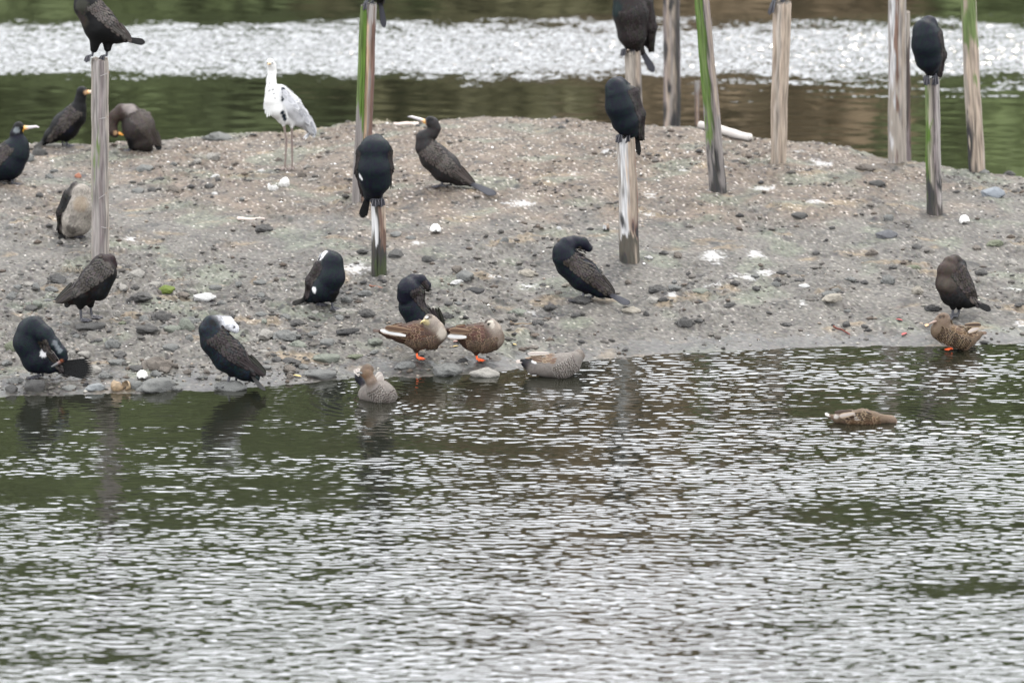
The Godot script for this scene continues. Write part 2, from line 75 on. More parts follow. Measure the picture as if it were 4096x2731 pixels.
var BIRDS := [
	{name = "cormorant", label = "brownish cormorant perched on the tall grey nail studded post, its head above the picture", category = "cormorant", group = "cormorants resting on the bank", pos = Vector3(-3.0976, 1.8279, -27.9142), on = "post", bones = [[-0.1112, 0.5362, 0.02, 0.0621, -0.085, 0.3971, 0.02, 0.0981, "black"], [-0.085, 0.3971, 0.02, 0.0981, 0.0098, 0.2483, 0.0, 0.1276, "black"], [0.0098, 0.2483, 0.0, 0.1276, 0.1276, 0.1739, -0.01, 0.0654, "black"], [0.1276, 0.1739, -0.01, 0.0654, 0.193, 0.1425, -0.02, 0.0294, "black"], [-0.1112, 0.5362, 0.02, 0.0621, -0.1341, 0.6488, 0.02, 0.0458, "brown_neck"], [-0.1341, 0.6488, 0.02, 0.0458, -0.1603, 0.7232, 0.03, 0.0425, "brown_neck"], [-0.0098, 0.2164, 0.05, 0.0654, -0.0393, 0.0758, 0.04, 0.0294, "black"], [0.0621, 0.1973, -0.03, 0.0654, 0.0556, 0.073, -0.02, 0.0294, "black"]], k = 0.022, mottle = 0.35, fields = [{part = "wing", s = Vector3(-0.0229, 0.4337, 0), t = Vector3(0.2322, 0.1326, -0.02), w0 = 0.0772, w1 = 0.0196, rows = 9, l0 = 0.022, l1 = 0.052, fw = 0.023, c_in = "bronze_pale", c_edge = "wing_edge", prim = 6, lift = 0.005}], tail = {base = Vector3(0.1668, 0.1459, -0.02), tip = Vector3(0.3402, 0.1145, -0.03), up = Vector3(0, 0.65, 0.75), n = 9, spread = 0.0262, w = 0.014, c = "tail"}, legs = [[-0.0425, 0.0957, 0.04, -0.0556, 0.0129, 0.04], [0.0556, 0.0929, -0.02, 0.0458, 0.0035, -0.02]], leg_col = "corm_leg", leg_r = 0.009, foot = 0.085, head = Vector3(-0.75, 0, 0.65), drape = 0.05, spots = [[-0.121, 0.3102, 0.12, 0.0654, "breast_pale", 0.16], [-0.121, 0.4095, 0.12, 0.0654, "breast_pale", 0.14]], bill = [[-0.1864, 0.7313, 0.04, 0.0196, "bill_grey"], [-0.2584, 0.7395, 0.05, 0.0114, "bill_grey"], [-0.2911, 0.7329, 0.05, 0.0049, "bill_grey"]]},
	{name = "cormorant", label = "dark cormorant at the left edge with head raised and yellow based bill pointing right", category = "cormorant", group = "cormorants resting on the bank", pos = Vector3(-4.1168, 0.3879, -30.3632), on = "ground", bones = [[0.0646, 0.4706, 0.0, 0.0466, 0.043, 0.4122, 0.0, 0.0466, "black"], [0.043, 0.4122, 0.0, 0.0502, 0.0574, 0.3282, 0.0, 0.0789, "teal"], [0.0574, 0.3282, 0.0, 0.0789, 0.0287, 0.2661, 0.0, 0.1183, "teal"], [0.0287, 0.2661, 0.0, 0.1183, -0.0358, 0.1712, 0.0, 0.1363, "teal"], [-0.0358, 0.1712, 0.0, 0.1363, -0.1506, 0.0836, 0.0, 0.0789, "teal"], [-0.1506, 0.0836, 0.0, 0.0789, -0.208, 0.047, 0.0, 0.0359, "teal"], [-0.0287, 0.1533, 0.04, 0.0717, 0.0, 0.0674, 0.03, 0.0287, "black"]], k = 0.022, mottle = 0.35, fields = [{part = "wing", s = Vector3(-0.0502, 0.3537, 0), t = Vector3(-0.251, 0.0543, 0), w0 = 0.1016, w1 = 0.0251, rows = 9, l0 = 0.022, l1 = 0.052, fw = 0.023, c_in = "bronze", c_edge = "wing_edge", prim = 6, lift = 0.005}], tail = {base = Vector3(-0.19, 0.0543, 0), tip = Vector3(-0.3156, 0.012, 0.1984), up = Vector3(0, 0.65, 0.75), n = 8, spread = 0.0215, w = 0.014, c = "tail"}, legs = [[0.0, 0.082, 0.03, 0.0, 0.0053, 0.03], [-0.0645, 0.0686, -0.04, -0.0574, 0.0029, -0.04]], leg_col = "corm_leg", leg_r = 0.009, foot = 0.085, head = Vector3(1, 0, 0.2), spots = [[0.0502, 0.4546, 0.05, 0.0287, "grizzle", 0.6], [0.1184, 0.4635, 0.02, 0.0251, "yellow"], [0.1076, 0.4544, 0.03, 0.0215, "yellow"]], bill = [[0.1076, 0.4633, 0.0, 0.0215, "yellow"], [0.1506, 0.4669, 0.0, 0.0151, "bill_pale"], [0.208, 0.4742, 0.0, 0.0108, "bill_pale"], [0.2295, 0.4669, 0.0, 0.005, "bill_pale"]], eyes = [[0.1004, 0.4848, 0.036, 0.0045]]},
	{name = "cormorant", label = "cormorant leaning forward behind the nail studded post, its bill hidden by the post", category = "cormorant", group = "cormorants resting on the bank", pos = Vector3(-3.8629, 0.405, -32.016), on = "ground", bones = [[0.1471, 0.4791, 0.0, 0.049, 0.1283, 0.4063, 0.0, 0.0453, "black"], [0.1283, 0.4063, 0.0, 0.0453, 0.1132, 0.3373, 0.0, 0.0641, "black"], [0.1132, 0.3373, 0.0, 0.0641, 0.0755, 0.2683, 0.0, 0.1019, "black"], [0.0755, 0.2683, 0.0, 0.1019, -0.0075, 0.1762, 0.0, 0.1207, "black"], [-0.0075, 0.1762, 0.0, 0.1207, -0.1283, 0.0919, 0.0, 0.0641, "black"], [-0.1283, 0.0919, 0.0, 0.0641, -0.1962, 0.0382, 0.0, 0.0302, "black"], [0.0, 0.151, 0.03, 0.0679, 0.0038, 0.0667, 0.03, 0.0264, "black"]], k = 0.022, mottle = 0.35, fields = [{part = "wing", s = Vector3(0.083, 0.3449, 0), t = Vector3(-0.1509, 0.0612, 0), w0 = 0.089, w1 = 0.0226, rows = 9, l0 = 0.022, l1 = 0.052, fw = 0.023, c_in = "bronze", c_edge = "wing_edge", prim = 6, lift = 0.005}], tail = {base = Vector3(-0.1735, 0.0612, 0), tip = Vector3(-0.2565, 0.012, 0.1728), up = Vector3(0, 0.65, 0.75), n = 8, spread = 0.0226, w = 0.014, c = "tail"}, legs = [[0.0038, 0.082, 0.03, 0.0038, 0.0168, 0.03], [-0.0453, 0.077, -0.04, -0.0377, 0.0118, -0.04]], leg_col = "corm_leg", leg_r = 0.009, foot = 0.085, head = Vector3(1, 0, 0.1), spots = [[0.1886, 0.4751, 0.02, 0.0264, "cheek"], [0.0302, 0.1637, 0.1, 0.083, "teal", 0.6]], bill = [[0.1849, 0.4753, 0.0, 0.0189, "yellow"], [0.2339, 0.4753, 0.0, 0.0151, "bill_pale"], [0.3018, 0.4676, 0.0, 0.0083, "bill_pale"]], eyes = [[0.1735, 0.4971, 0.036, 0.0045]]},
	{name = "cormorant", label = "brown cormorant with pale shoulders preening its breast with an orange bill beside the post", category = "cormorant", group = "cormorants resting on the bank", pos = Vector3(-3.2408, 0.4092, -31.8269), on = "ground", bones = [[-0.045, 0.3197, 0.0, 0.09, 0.0225, 0.213, 0.0, 0.1425, "brown_body"], [0.0225, 0.213, 0.0, 0.1425, 0.0525, 0.0986, 0.0, 0.105, "brown_body"], [0.0525, 0.0986, 0.0, 0.105, 0.0975, 0.0245, -0.03, 0.045, "brown_body"], [-0.045, 0.335, 0.0, 0.0788, -0.1125, 0.3539, 0.02, 0.06, "brown_neck"], [-0.1125, 0.3539, 0.02, 0.06, -0.1725, 0.3099, 0.03, 0.0525, "brown_neck"], [-0.1725, 0.3099, 0.03, 0.0525, -0.1988, 0.2431, 0.04, 0.0413, "brown_neck"], [-0.1988, 0.2431, 0.04, 0.0413, -0.195, 0.1878, 0.05, 0.0413, "brown_neck"], [-0.195, 0.1878, 0.05, 0.0413, -0.1725, 0.1611, 0.05, 0.0338, "brown_neck"], [-0.0262, 0.1268, 0.05, 0.06, -0.0337, 0.0449, 0.04, 0.03, "black"], [0.0525, 0.0641, 0.02, 0.0525, 0.0675, 0.0224, 0.0, 0.03, "black"]], k = 0.022, mottle = 0.35, fields = [{part = "wing", s = Vector3(0.0375, 0.3771, -0.02), t = Vector3(0.2026, 0.0361, -0.05), w0 = 0.1151, w1 = 0.0225, rows = 9, l0 = 0.022, l1 = 0.052, fw = 0.023, c_in = "brown_wing", c_edge = "brown_edge", prim = 6, lift = 0.005}], tail = {base = Vector3(0.15, 0.0704, -0.05), tip = Vector3(0.2101, 0.012, -0.015), up = Vector3(0, 0.65, 0.75), n = 8, spread = 0.0225, w = 0.014, c = "tail"}, legs = [[-0.0337, 0.0601, 0.04, -0.0337, 0.0029, 0.04], [0.0375, 0.0492, -0.02, 0.0375, -0.0042, -0.02]], leg_col = "corm_leg", leg_r = 0.009, foot = 0.085, head = Vector3(-0.7, 0, 0.5), spots = [[-0.045, 0.3953, 0.08, 0.0638, "pale_fringe", 0.35], [-0.0075, 0.3739, 0.13, 0.0525, "pale_fringe", 0.3], [0.0, 0.3129, 0.13, 0.0413, "pale_fringe", 0.25], [-0.165, 0.1742, 0.08, 0.0225, "cheek", 0.8]], bill = [[-0.165, 0.1649, 0.05, 0.0188, "orange"], [-0.1313, 0.1649, 0.05, 0.0128, "orange"], [-0.105, 0.1496, 0.05, 0.006, "orange"]]},
	{name = "cormorant", label = "young cormorant with mottled whitish breast standing behind the nail studded post, head tucked", category = "cormorant", group = "cormorants resting on the bank", pos = Vector3(-3.4041, 0.3054, -28.6139), on = "ground", bones = [[0.061, 0.3498, 0.02, 0.0746, 0.061, 0.2481, 0.03, 0.1051, "juv_breast"], [0.061, 0.2481, 0.03, 0.1051, 0.0136, 0.1214, 0.02, 0.1119, "juv_breast"], [0.0136, 0.1214, 0.02, 0.1119, -0.0407, 0.0439, -0.02, 0.061, "juv_breast"], [0.0407, 0.3624, -0.02, 0.0644, 0.0068, 0.3901, -0.02, 0.0373, "brown_dark"], [0.0068, 0.3901, -0.02, 0.0373, -0.0136, 0.3672, -0.03, 0.0271, "brown_dark"], [-0.0407, 0.0467, -0.04, 0.0542, -0.0814, -0.0135, -0.08, 0.0305, "black"], [-0.0203, 0.3188, -0.03, 0.0678, -0.0678, 0.1831, -0.05, 0.0712, "brown_dark"], [-0.0678, 0.1831, -0.05, 0.0712, -0.0983, 0.0592, -0.08, 0.0441, "brown_dark"], [-0.0983, 0.0592, -0.08, 0.0441, -0.1119, -0.0003, -0.1, 0.0203, "brown_dark"], [0.0339, 0.0805, 0.04, 0.0475, 0.0204, 0.0286, 0.04, 0.0237, "juv_breast"]], k = 0.022, mottle = 0.75, fields = [{part = "wing", s = Vector3(-0.0136, 0.3541, -0.06), t = Vector3(-0.1288, -0.0016, -0.14), w0 = 0.104, w1 = 0.0237, rows = 9, l0 = 0.022, l1 = 0.052, fw = 0.023, c_in = "brown_dark", c_edge = "wing_edge", prim = 6, lift = 0.005, lat = Vector3(0.85, 0, -0.5)}], tail = {base = Vector3(-0.0746, 0.03, -0.0875), tip = Vector3(-0.1085, 0.012, 0.1108), up = Vector3(0, 0.65, 0.75), n = 8, spread = 0.0203, w = 0.014, c = "tail"}, legs = [[0.0204, 0.0424, 0.04, 0.0204, 0.0043, 0.04], [-0.0407, 0.0259, -0.04, -0.0475, -0.0087, -0.04]], leg_col = "corm_leg", leg_r = 0.009, foot = 0.085, head = Vector3(0.5, 0, 0.85), spots = [[0.061, 0.2894, 0.13, 0.0678, "tan", 0.6], [0.0, 0.1621, 0.1, 0.0407, "grey_brown", 0.4], [-0.0237, 0.0755, 0.1, 0.0475, "black_brown", 0.6], [0.0339, 0.0825, 0.1, 0.0339, "black_brown", 0.4]]},
	{name = "cormorant", label = "grey brown scaly cormorant with head tucked behind its shoulder on a flat dark rock", category = "cormorant", group = "cormorants resting on the bank", pos = Vector3(-3.07, 0.1494, -26.409), on = "ground", bones = [[0.1447, 0.3401, 0.02, 0.0755, 0.1132, 0.3678, 0.0, 0.0818, "black_brown"], [0.1132, 0.3678, 0.0, 0.0818, 0.0629, 0.271, 0.0, 0.1101, "black_brown"], [0.0629, 0.271, 0.0, 0.1101, -0.0377, 0.1677, 0.0, 0.0849, "black_brown"], [-0.0377, 0.1677, 0.0, 0.0849, -0.1101, 0.1354, 0.0, 0.0472, "black_brown"], [0.1258, 0.4042, -0.01, 0.0566, 0.1699, 0.4125, -0.03, 0.0377, "maroon"], [0.1699, 0.4125, -0.03, 0.0377, 0.195, 0.3738, -0.03, 0.0283, "maroon"], [0.151, 0.3166, 0.03, 0.0692, 0.0881, 0.2004, 0.03, 0.0755, "breast_dark"], [-0.0377, 0.164, 0.04, 0.0566, -0.044, 0.0865, 0.04, 0.0252, "black"], [0.0157, 0.1608, -0.03, 0.0566, 0.022, 0.0834, -0.03, 0.0252, "black"]], k = 0.022, mottle = 0.35, fields = [{part = "wing", s = Vector3(0.1447, 0.4194, 0), t = Vector3(-0.2265, 0.1032, 0), w0 = 0.1002, w1 = 0.0252, rows = 9, l0 = 0.022, l1 = 0.052, fw = 0.023, c_in = "scaly_grey", c_edge = "wing_edge", prim = 7, lift = 0.005}], tail = {base = Vector3(-0.1007, 0.1157, -0.03), tip = Vector3(-0.1699, 0.0682, -0.04), up = Vector3(0, 0.65, 0.75), n = 8, spread = 0.0189, w = 0.014, c = "tail"}, legs = [[-0.044, 0.1059, 0.04, -0.0409, 0.0058, 0.04], [0.0189, 0.0963, -0.03, 0.0283, 0.0027, -0.03]], leg_col = "corm_leg", leg_r = 0.009, foot = 0.09, head = Vector3(0.9, 0, 0.45), spots = [[0.1636, 0.3944, 0.06, 0.0283, "bronze_pale", 0.7]]},
	{name = "cormorant", label = "glossy black cormorant preening its flank, tail fanned out, on a rock at the waterline", category = "cormorant", group = "cormorants resting on the bank", pos = Vector3(-3.281, 0.0649, -25.1351), on = "post", bones = [[-0.0291, 0.2971, 0.0, 0.1021, -0.0532, 0.2229, 0.0, 0.1021, "teal"], [-0.0532, 0.2229, 0.0, 0.1021, 0.0009, 0.1054, 0.0, 0.0991, "teal"], [0.0009, 0.1054, 0.0, 0.0991, 0.085, 0.0559, 0.0, 0.0511, "teal"], [0.085, 0.0559, 0.0, 0.0511, 0.1451, 0.0466, 0.0, 0.033, "teal"], [-0.0051, 0.3353, 0.03, 0.0781, 0.073, 0.2956, 0.07, 0.0571, "teal"], [0.073, 0.2956, 0.07, 0.0571, 0.1391, 0.2349, 0.1, 0.039, "teal"], [0.1391, 0.2349, 0.1, 0.039, 0.1841, 0.1817, 0.11, 0.036, "teal"], [0.1841, 0.1817, 0.11, 0.036, 0.1991, 0.1384, 0.11, 0.033, "teal"], [0.0249, 0.0942, 0.03, 0.0511, 0.0249, 0.0385, 0.03, 0.024, "black"]], k = 0.022, mottle = 0.35, fields = [{part = "wing", s = Vector3(0.0429, 0.2662, 0), t = Vector3(0.1691, 0.0325, -0.02), w0 = 0.0425, w1 = 0.015, rows = 9, l0 = 0.022, l1 = 0.052, fw = 0.023, c_in = "bronze", c_edge = "wing_edge", prim = 4, lift = 0.003}], tail = {base = Vector3(0.115, 0.0497, 0), tip = Vector3(0.3914, 0.0312, 0), up = Vector3(0, 0.35, 1), n = 12, spread = 0.0721, w = 0.014, c = "tail"}, legs = [[0.0279, 0.0571, 0.03, 0.0069, -0.0233, 0.03], [0.0429, 0.04, -0.04, 0.0309, -0.0342, -0.04]], leg_col = "corm_leg", leg_r = 0.009, foot = 0.085, head = Vector3(-0.8, 0, 0.5), spots = [[0.058, 0.1718, 0.12, 0.03, "white"], [0.1481, 0.2558, 0.16, 0.021, "grizzle", 0.4], [0.1811, 0.2001, 0.16, 0.021, "grizzle", 0.45], [0.1631, 0.2279, 0.16, 0.021, "grizzle", 0.45], [0.1871, 0.1217, 0.13, 0.018, "cheek_red"]], bill = [[0.1871, 0.1199, 0.11, 0.015, "cheek_red"], [0.1571, 0.0982, 0.11, 0.012, "bill_grey"], [0.115, 0.0741, 0.1, 0.006, "bill_grey"]]},
	{name = "cormorant", label = "white headed cormorant asleep with its tail in the water, on a rounded rock", category = "cormorant", group = "cormorants resting on the bank", pos = Vector3(-1.9564, 0.0589, -25.0113), on = "post", bones = [[-0.1126, 0.3444, 0.0, 0.0747, -0.0827, 0.2705, 0.0, 0.0987, "teal"], [-0.0827, 0.2705, 0.0, 0.0987, 0.0129, 0.1596, 0.0, 0.1136, "teal"], [0.0129, 0.1596, 0.0, 0.1136, 0.1206, 0.0611, 0.0, 0.0718, "teal"], [0.1206, 0.0611, 0.0, 0.0718, 0.1863, 0.0119, 0.0, 0.0389, "teal"], [-0.1126, 0.3444, 0.0, 0.0747, -0.1007, 0.3819, -0.01, 0.0598, "black_neck"], [-0.1007, 0.3819, -0.01, 0.0598, -0.0588, 0.3924, -0.03, 0.0419, "black_neck"], [-0.0588, 0.3924, -0.03, 0.0419, 0.0129, 0.3777, -0.04, 0.0389, "white_head"], [0.0129, 0.3777, -0.04, 0.0389, 0.0518, 0.3469, -0.04, 0.0269, "white_head"], [0.0518, 0.3469, -0.04, 0.0269, 0.0608, 0.3259, -0.05, 0.0179, "white_head"], [-0.0499, 0.4121, -0.05, 0.0209, 0.0189, 0.4158, -0.06, 0.012, "black"], [0.0309, 0.1147, 0.03, 0.0598, 0.0309, 0.0439, 0.03, 0.0239, "black"]], k = 0.022, mottle = 0.9, fields = [{part = "wing", s = Vector3(-0.0648, 0.3444, 0), t = Vector3(0.2641, 0.0217, -0.01), w0 = 0.0953, w1 = 0.0239, rows = 9, l0 = 0.022, l1 = 0.052, fw = 0.023, c_in = "bronze_dim", c_edge = "wing_edge", prim = 7, lift = 0.005}], tail = {base = Vector3(0.1684, 0.03, 0.0237), tip = Vector3(0.276, 0.012, 0.3516), up = Vector3(0.5, 0.6, 0.7), n = 9, spread = 0.0269, w = 0.014, c = "tail"}, legs = [[0.0279, 0.0623, 0.03, -0.002, -0.0423, 0.03], [0.0697, 0.0452, -0.04, 0.0488, -0.0534, -0.04]], leg_col = "corm_leg", leg_r = 0.009, foot = 0.095, head = Vector3(-0.8, 0, 0.6), spots = [[0.0518, 0.3628, 0.0, 0.012, "black", 0.9], [-0.0947, 0.4145, 0.06, 0.0209, "black"]]},
	{name = "cormorant", label = "white crowned cormorant asleep with a white thigh patch, facing the camera on the stony slope", category = "cormorant", group = "cormorants resting on the bank", pos = Vector3(-1.381, 0.1794, -26.7388), on = "ground", bones = [[0.0764, 0.3252, 0.03, 0.0764, 0.07, 0.2166, 0.04, 0.0923, "teal"], [0.07, 0.2166, 0.04, 0.0923, 0.0064, 0.1207, 0.02, 0.0923, "teal"], [0.0064, 0.1207, 0.02, 0.0923, -0.0764, 0.0505, -0.06, 0.0509, "teal"], [-0.0764, 0.0505, -0.06, 0.0509, -0.1336, 0.0154, -0.1, 0.0255, "teal"], [0.0637, 0.338, 0.0, 0.0636, 0.0414, 0.3508, -0.03, 0.0477, "black_neck"], [0.0414, 0.3508, -0.03, 0.0477, 0.0064, 0.3376, -0.06, 0.035, "black_neck"], [0.0064, 0.3376, -0.06, 0.035, -0.0223, 0.307, -0.08, 0.0223, "white_head"], [0.0732, 0.1047, 0.05, 0.0477, 0.0668, 0.0492, 0.05, 0.0223, "black"], [-0.0223, 0.0816, 0.02, 0.0445, -0.0286, 0.0359, 0.02, 0.0223, "black"], [-0.0127, 0.2858, 0.0, 0.0477, -0.07, 0.1704, -0.02, 0.0509, "brown_dark"], [-0.07, 0.1704, -0.02, 0.0509, -0.1145, 0.046, -0.08, 0.0223, "brown_dark"]], k = 0.02, mottle = 0.35, fields = [{part = "wing", s = Vector3(-0.0127, 0.3074, -0.02), t = Vector3(-0.1209, 0.0217, -0.13), w0 = 0.0826, w1 = 0.0191, rows = 9, l0 = 0.022, l1 = 0.052, fw = 0.023, c_in = "bronze_dim", c_edge = "wing_edge", prim = 6, lift = 0.005, lat = Vector3(0.8, 0, -0.6)}, {part = "wing", s = Vector3(-0.0127, 0.3099, 0.02), t = Vector3(-0.1145, 0.0528, -0.05), w0 = 0.0509, w1 = 0.0191, rows = 9, l0 = 0.022, l1 = 0.05, fw = 0.02, c_in = "bronze_dim", c_edge = "wing_edge", lift = 0.004, lat = Vector3(-0.6, 0, 0.8), both = false, up = 1.0}], tail = {base = Vector3(-0.1209, 0.03, -0.0643), tip = Vector3(-0.2227, 0.012, 0.0296), up = Vector3(0, 0.65, 0.75), n = 8, spread = 0.0191, w = 0.014, c = "tail"}, legs = [[0.0668, 0.0623, 0.05, 0.07, 0.0035, 0.05], [-0.0286, 0.049, 0.02, -0.0318, -0.0097, 0.02]], leg_col = "corm_leg", leg_r = 0.009, foot = 0.085, head = Vector3(0.6, 0, 0.8), spots = [[-0.0636, 0.1197, 0.03, 0.0255, "white"], [0.0064, 0.3727, -0.02, 0.035, "white"], [-0.0223, 0.3335, -0.02, 0.0191, "white"]]},
	{name = "cormorant", label = "black cormorant asleep right behind the two brown ducks, wings finely scaled", category = "cormorant", group = "cormorants resting on the bank", pos = Vector3(-0.6578, 0.101, -26.1508), on = "ground", bones = [[-0.0842, 0.3409, 0.04, 0.0779, -0.0966, 0.2874, 0.03, 0.0686, "black_neck"], [-0.0468, 0.3124, 0.0, 0.0748, -0.0592, 0.2067, 0.0, 0.0935, "teal"], [-0.0592, 0.2067, 0.0, 0.0935, -0.0031, 0.1107, 0.0, 0.0966, "teal"], [-0.0031, 0.1107, 0.0, 0.0966, 0.0779, 0.0627, 0.0, 0.0561, "teal"], [-0.0842, 0.3683, 0.02, 0.0624, -0.053, 0.391, -0.02, 0.0468, "black_neck"], [-0.053, 0.391, -0.02, 0.0468, 0.0031, 0.3927, -0.04, 0.0405, "black_neck"], [0.0031, 0.3927, -0.04, 0.0405, 0.0499, 0.3519, -0.05, 0.0312, "black_neck"], [-0.0156, 0.0761, 0.03, 0.0499, -0.0218, 0.0249, 0.03, 0.0249, "black"]], k = 0.012, mottle = 0.35, fields = [{part = "wing", s = Vector3(-0.0031, 0.3741, -0.01), t = Vector3(0.1621, 0.047, -0.04), w0 = 0.103, w1 = 0.0249, rows = 9, l0 = 0.022, l1 = 0.052, fw = 0.023, c_in = "bronze_dim", c_edge = "wing_edge", prim = 7, lift = 0.005}], tail = {base = Vector3(0.1091, 0.0621, -0.03), tip = Vector3(0.1715, 0.019, -0.05), up = Vector3(0, 0.65, 0.75), n = 8, spread = 0.0187, w = 0.014, c = "tail"}, legs = [[-0.0218, 0.0441, 0.03, -0.0249, -0.0135, 0.03], [0.0218, 0.0301, -0.03, 0.0218, -0.0211, -0.03]], leg_col = "corm_leg", leg_r = 0.009, foot = 0.085, head = Vector3(-0.8, 0, 0.5)},
	{name = "cormorant", label = "dark cormorant asleep on the short stump post, facing the camera, tail hanging down", category = "cormorant", group = "cormorants resting on the bank", pos = Vector3(-1.0008, 0.8227, -27.4853), on = "post", bones = [[-0.0455, 0.3938, 0.05, 0.0877, 0.013, 0.3985, 0.04, 0.0845, "teal"], [-0.026, 0.372, 0.04, 0.0975, -0.026, 0.2548, 0.05, 0.117, "teal"], [-0.026, 0.2548, 0.05, 0.117, -0.0195, 0.1582, 0.03, 0.1105, "teal"], [-0.0195, 0.1582, 0.03, 0.1105, -0.039, 0.0709, -0.01, 0.065, "teal"], [-0.039, 0.0709, -0.01, 0.065, -0.0715, 0.0167, -0.05, 0.0357, "teal"], [-0.0325, 0.4304, 0.0, 0.065, -0.0065, 0.451, -0.03, 0.0487, "teal"], [-0.013, 0.1257, 0.05, 0.0585, -0.0097, 0.0561, 0.05, 0.0292, "black"], [-0.1105, 0.3576, 0.0, 0.0455, -0.1365, 0.2232, -0.01, 0.0325, "brown_dark"], [-0.1365, 0.2232, -0.01, 0.0325, -0.117, 0.0545, -0.06, 0.0195, "brown_dark"], [0.065, 0.3642, 0.0, 0.039, 0.078, 0.2444, -0.02, 0.026, "brown_dark"], [0.078, 0.2444, -0.02, 0.026, 0.052, 0.1041, -0.06, 0.0162, "brown_dark"]], k = 0.04, mottle = 0.35, fields = [{part = "wing", s = Vector3(-0.026, 0.4206, -0.05), t = Vector3(-0.0975, -0.0009, -0.14), w0 = 0.092, w1 = 0.0195, rows = 9, l0 = 0.022, l1 = 0.052, fw = 0.023, c_in = "bronze_dim", c_edge = "wing_edge", prim = 6, lift = 0.005, lat = Vector3(0.97, 0, 0.15)}, {part = "wing", s = Vector3(-0.1105, 0.3847, 0.02), t = Vector3(-0.1235, 0.0518, -0.04), w0 = 0.0357, w1 = 0.0195, rows = 9, l0 = 0.022, l1 = 0.05, fw = 0.02, c_in = "bronze_dim", c_edge = "wing_edge", lift = 0.004, lat = Vector3(-0.6, 0, 0.8), both = false, up = 1.0}, {part = "wing", s = Vector3(0.065, 0.3847, 0.02), t = Vector3(0.0585, 0.1081, -0.04), w0 = 0.0292, w1 = 0.0162, rows = 9, l0 = 0.022, l1 = 0.05, fw = 0.02, c_in = "bronze_dim", c_edge = "wing_edge", lift = 0.004, lat = Vector3(0.6, 0, 0.8), both = false, up = 1.0}], tail = {base = Vector3(-0.0715, 0.0346, -0.06), tip = Vector3(-0.1235, -0.1488, -0.05), up = Vector3(0.1, 0.2, 1), n = 8, spread = 0.0292, w = 0.014, c = "tail"}, legs = [[-0.0097, 0.0826, 0.05, -0.0162, 0.0098, 0.05], [0.0325, 0.0807, 0.04, 0.026, 0.0059, 0.03]], leg_col = "corm_leg", leg_r = 0.009, foot = 0.085, head = Vector3(-0.1, 0, 1), drape = 0.045, spots = [[-0.13, 0.2017, 0.1, 0.0195, "white"], [-0.117, 0.1838, 0.11, 0.013, "white"]]},
	{name = "cormorant", label = "grey brown cormorant standing with head up, yellow throat and bill pointing left", category = "cormorant", group = "cormorants resting on the bank", pos = Vector3(-0.558, 0.4459, -29.8936), on = "ground", bones = [[-0.1059, 0.5386, 0.0, 0.0424, -0.0848, 0.5242, 0.0, 0.0459, "grey_brown"], [-0.0848, 0.5242, 0.0, 0.0459, -0.0636, 0.4811, 0.0, 0.0424, "grey_brown"], [-0.0636, 0.4811, 0.0, 0.0424, -0.0918, 0.4379, 0.0, 0.0494, "grey_brown"], [-0.0918, 0.4379, 0.0, 0.0494, -0.1554, 0.4019, 0.0, 0.06, "grey_brown"], [-0.1554, 0.4019, 0.0, 0.06, -0.1413, 0.33, 0.0, 0.0812, "grey_brown"], [-0.1413, 0.33, 0.0, 0.0812, -0.0777, 0.2509, 0.0, 0.113, "grey_brown"], [-0.0777, 0.2509, 0.0, 0.113, 0.0212, 0.1574, 0.0, 0.1201, "grey_brown"], [0.0212, 0.1574, 0.0, 0.1201, 0.1271, 0.0783, 0.0, 0.0671, "grey_brown"], [0.1271, 0.0783, 0.0, 0.0671, 0.219, 0.0351, 0.0, 0.0283, "grey_brown"], [-0.0071, 0.1435, 0.04, 0.0636, 0.0, 0.0788, 0.04, 0.0283, "black"], [0.0353, 0.1228, -0.03, 0.0636, 0.0565, 0.0725, -0.03, 0.0283, "black"]], k = 0.022, mottle = 0.35, fields = [{part = "wing", s = Vector3(-0.1201, 0.3588, 0), t = Vector3(0.2613, 0.0063, 0), w0 = 0.1083, w1 = 0.0247, rows = 9, l0 = 0.022, l1 = 0.052, fw = 0.023, c_in = "bronze_pale", c_edge = "wing_edge", prim = 8, lift = 0.005}], tail = {base = Vector3(0.2119, 0.0351, 0), tip = Vector3(0.4238, 0.012, 0.3657), up = Vector3(0, 0.65, 0.75), n = 10, spread = 0.0318, w = 0.014, c = "tail_grey"}, legs = [[0.0, 0.0932, 0.04, -0.0141, 0.0069, 0.04], [0.053, 0.0869, -0.03, 0.0636, 0.0078, -0.03]], leg_col = "corm_leg", leg_r = 0.009, foot = 0.085, head = Vector3(-1, 0, 0.25), spots = [[-0.1483, 0.5336, 0.03, 0.0283, "cheek", 0.9], [-0.1589, 0.5209, 0.02, 0.0212, "yellow"], [-0.0989, 0.5731, 0.03, 0.0388, "black", 0.8]], bill = [[-0.1413, 0.535, 0.0, 0.0194, "yellow"], [-0.1836, 0.553, 0.0, 0.0155, "bill_pale"], [-0.2543, 0.5746, 0.0, 0.0113, "bill_pale"], [-0.286, 0.5746, 0.0, 0.0057, "bill_grey"]], eyes = [[-0.1307, 0.5563, 0.036, 0.0045]]},
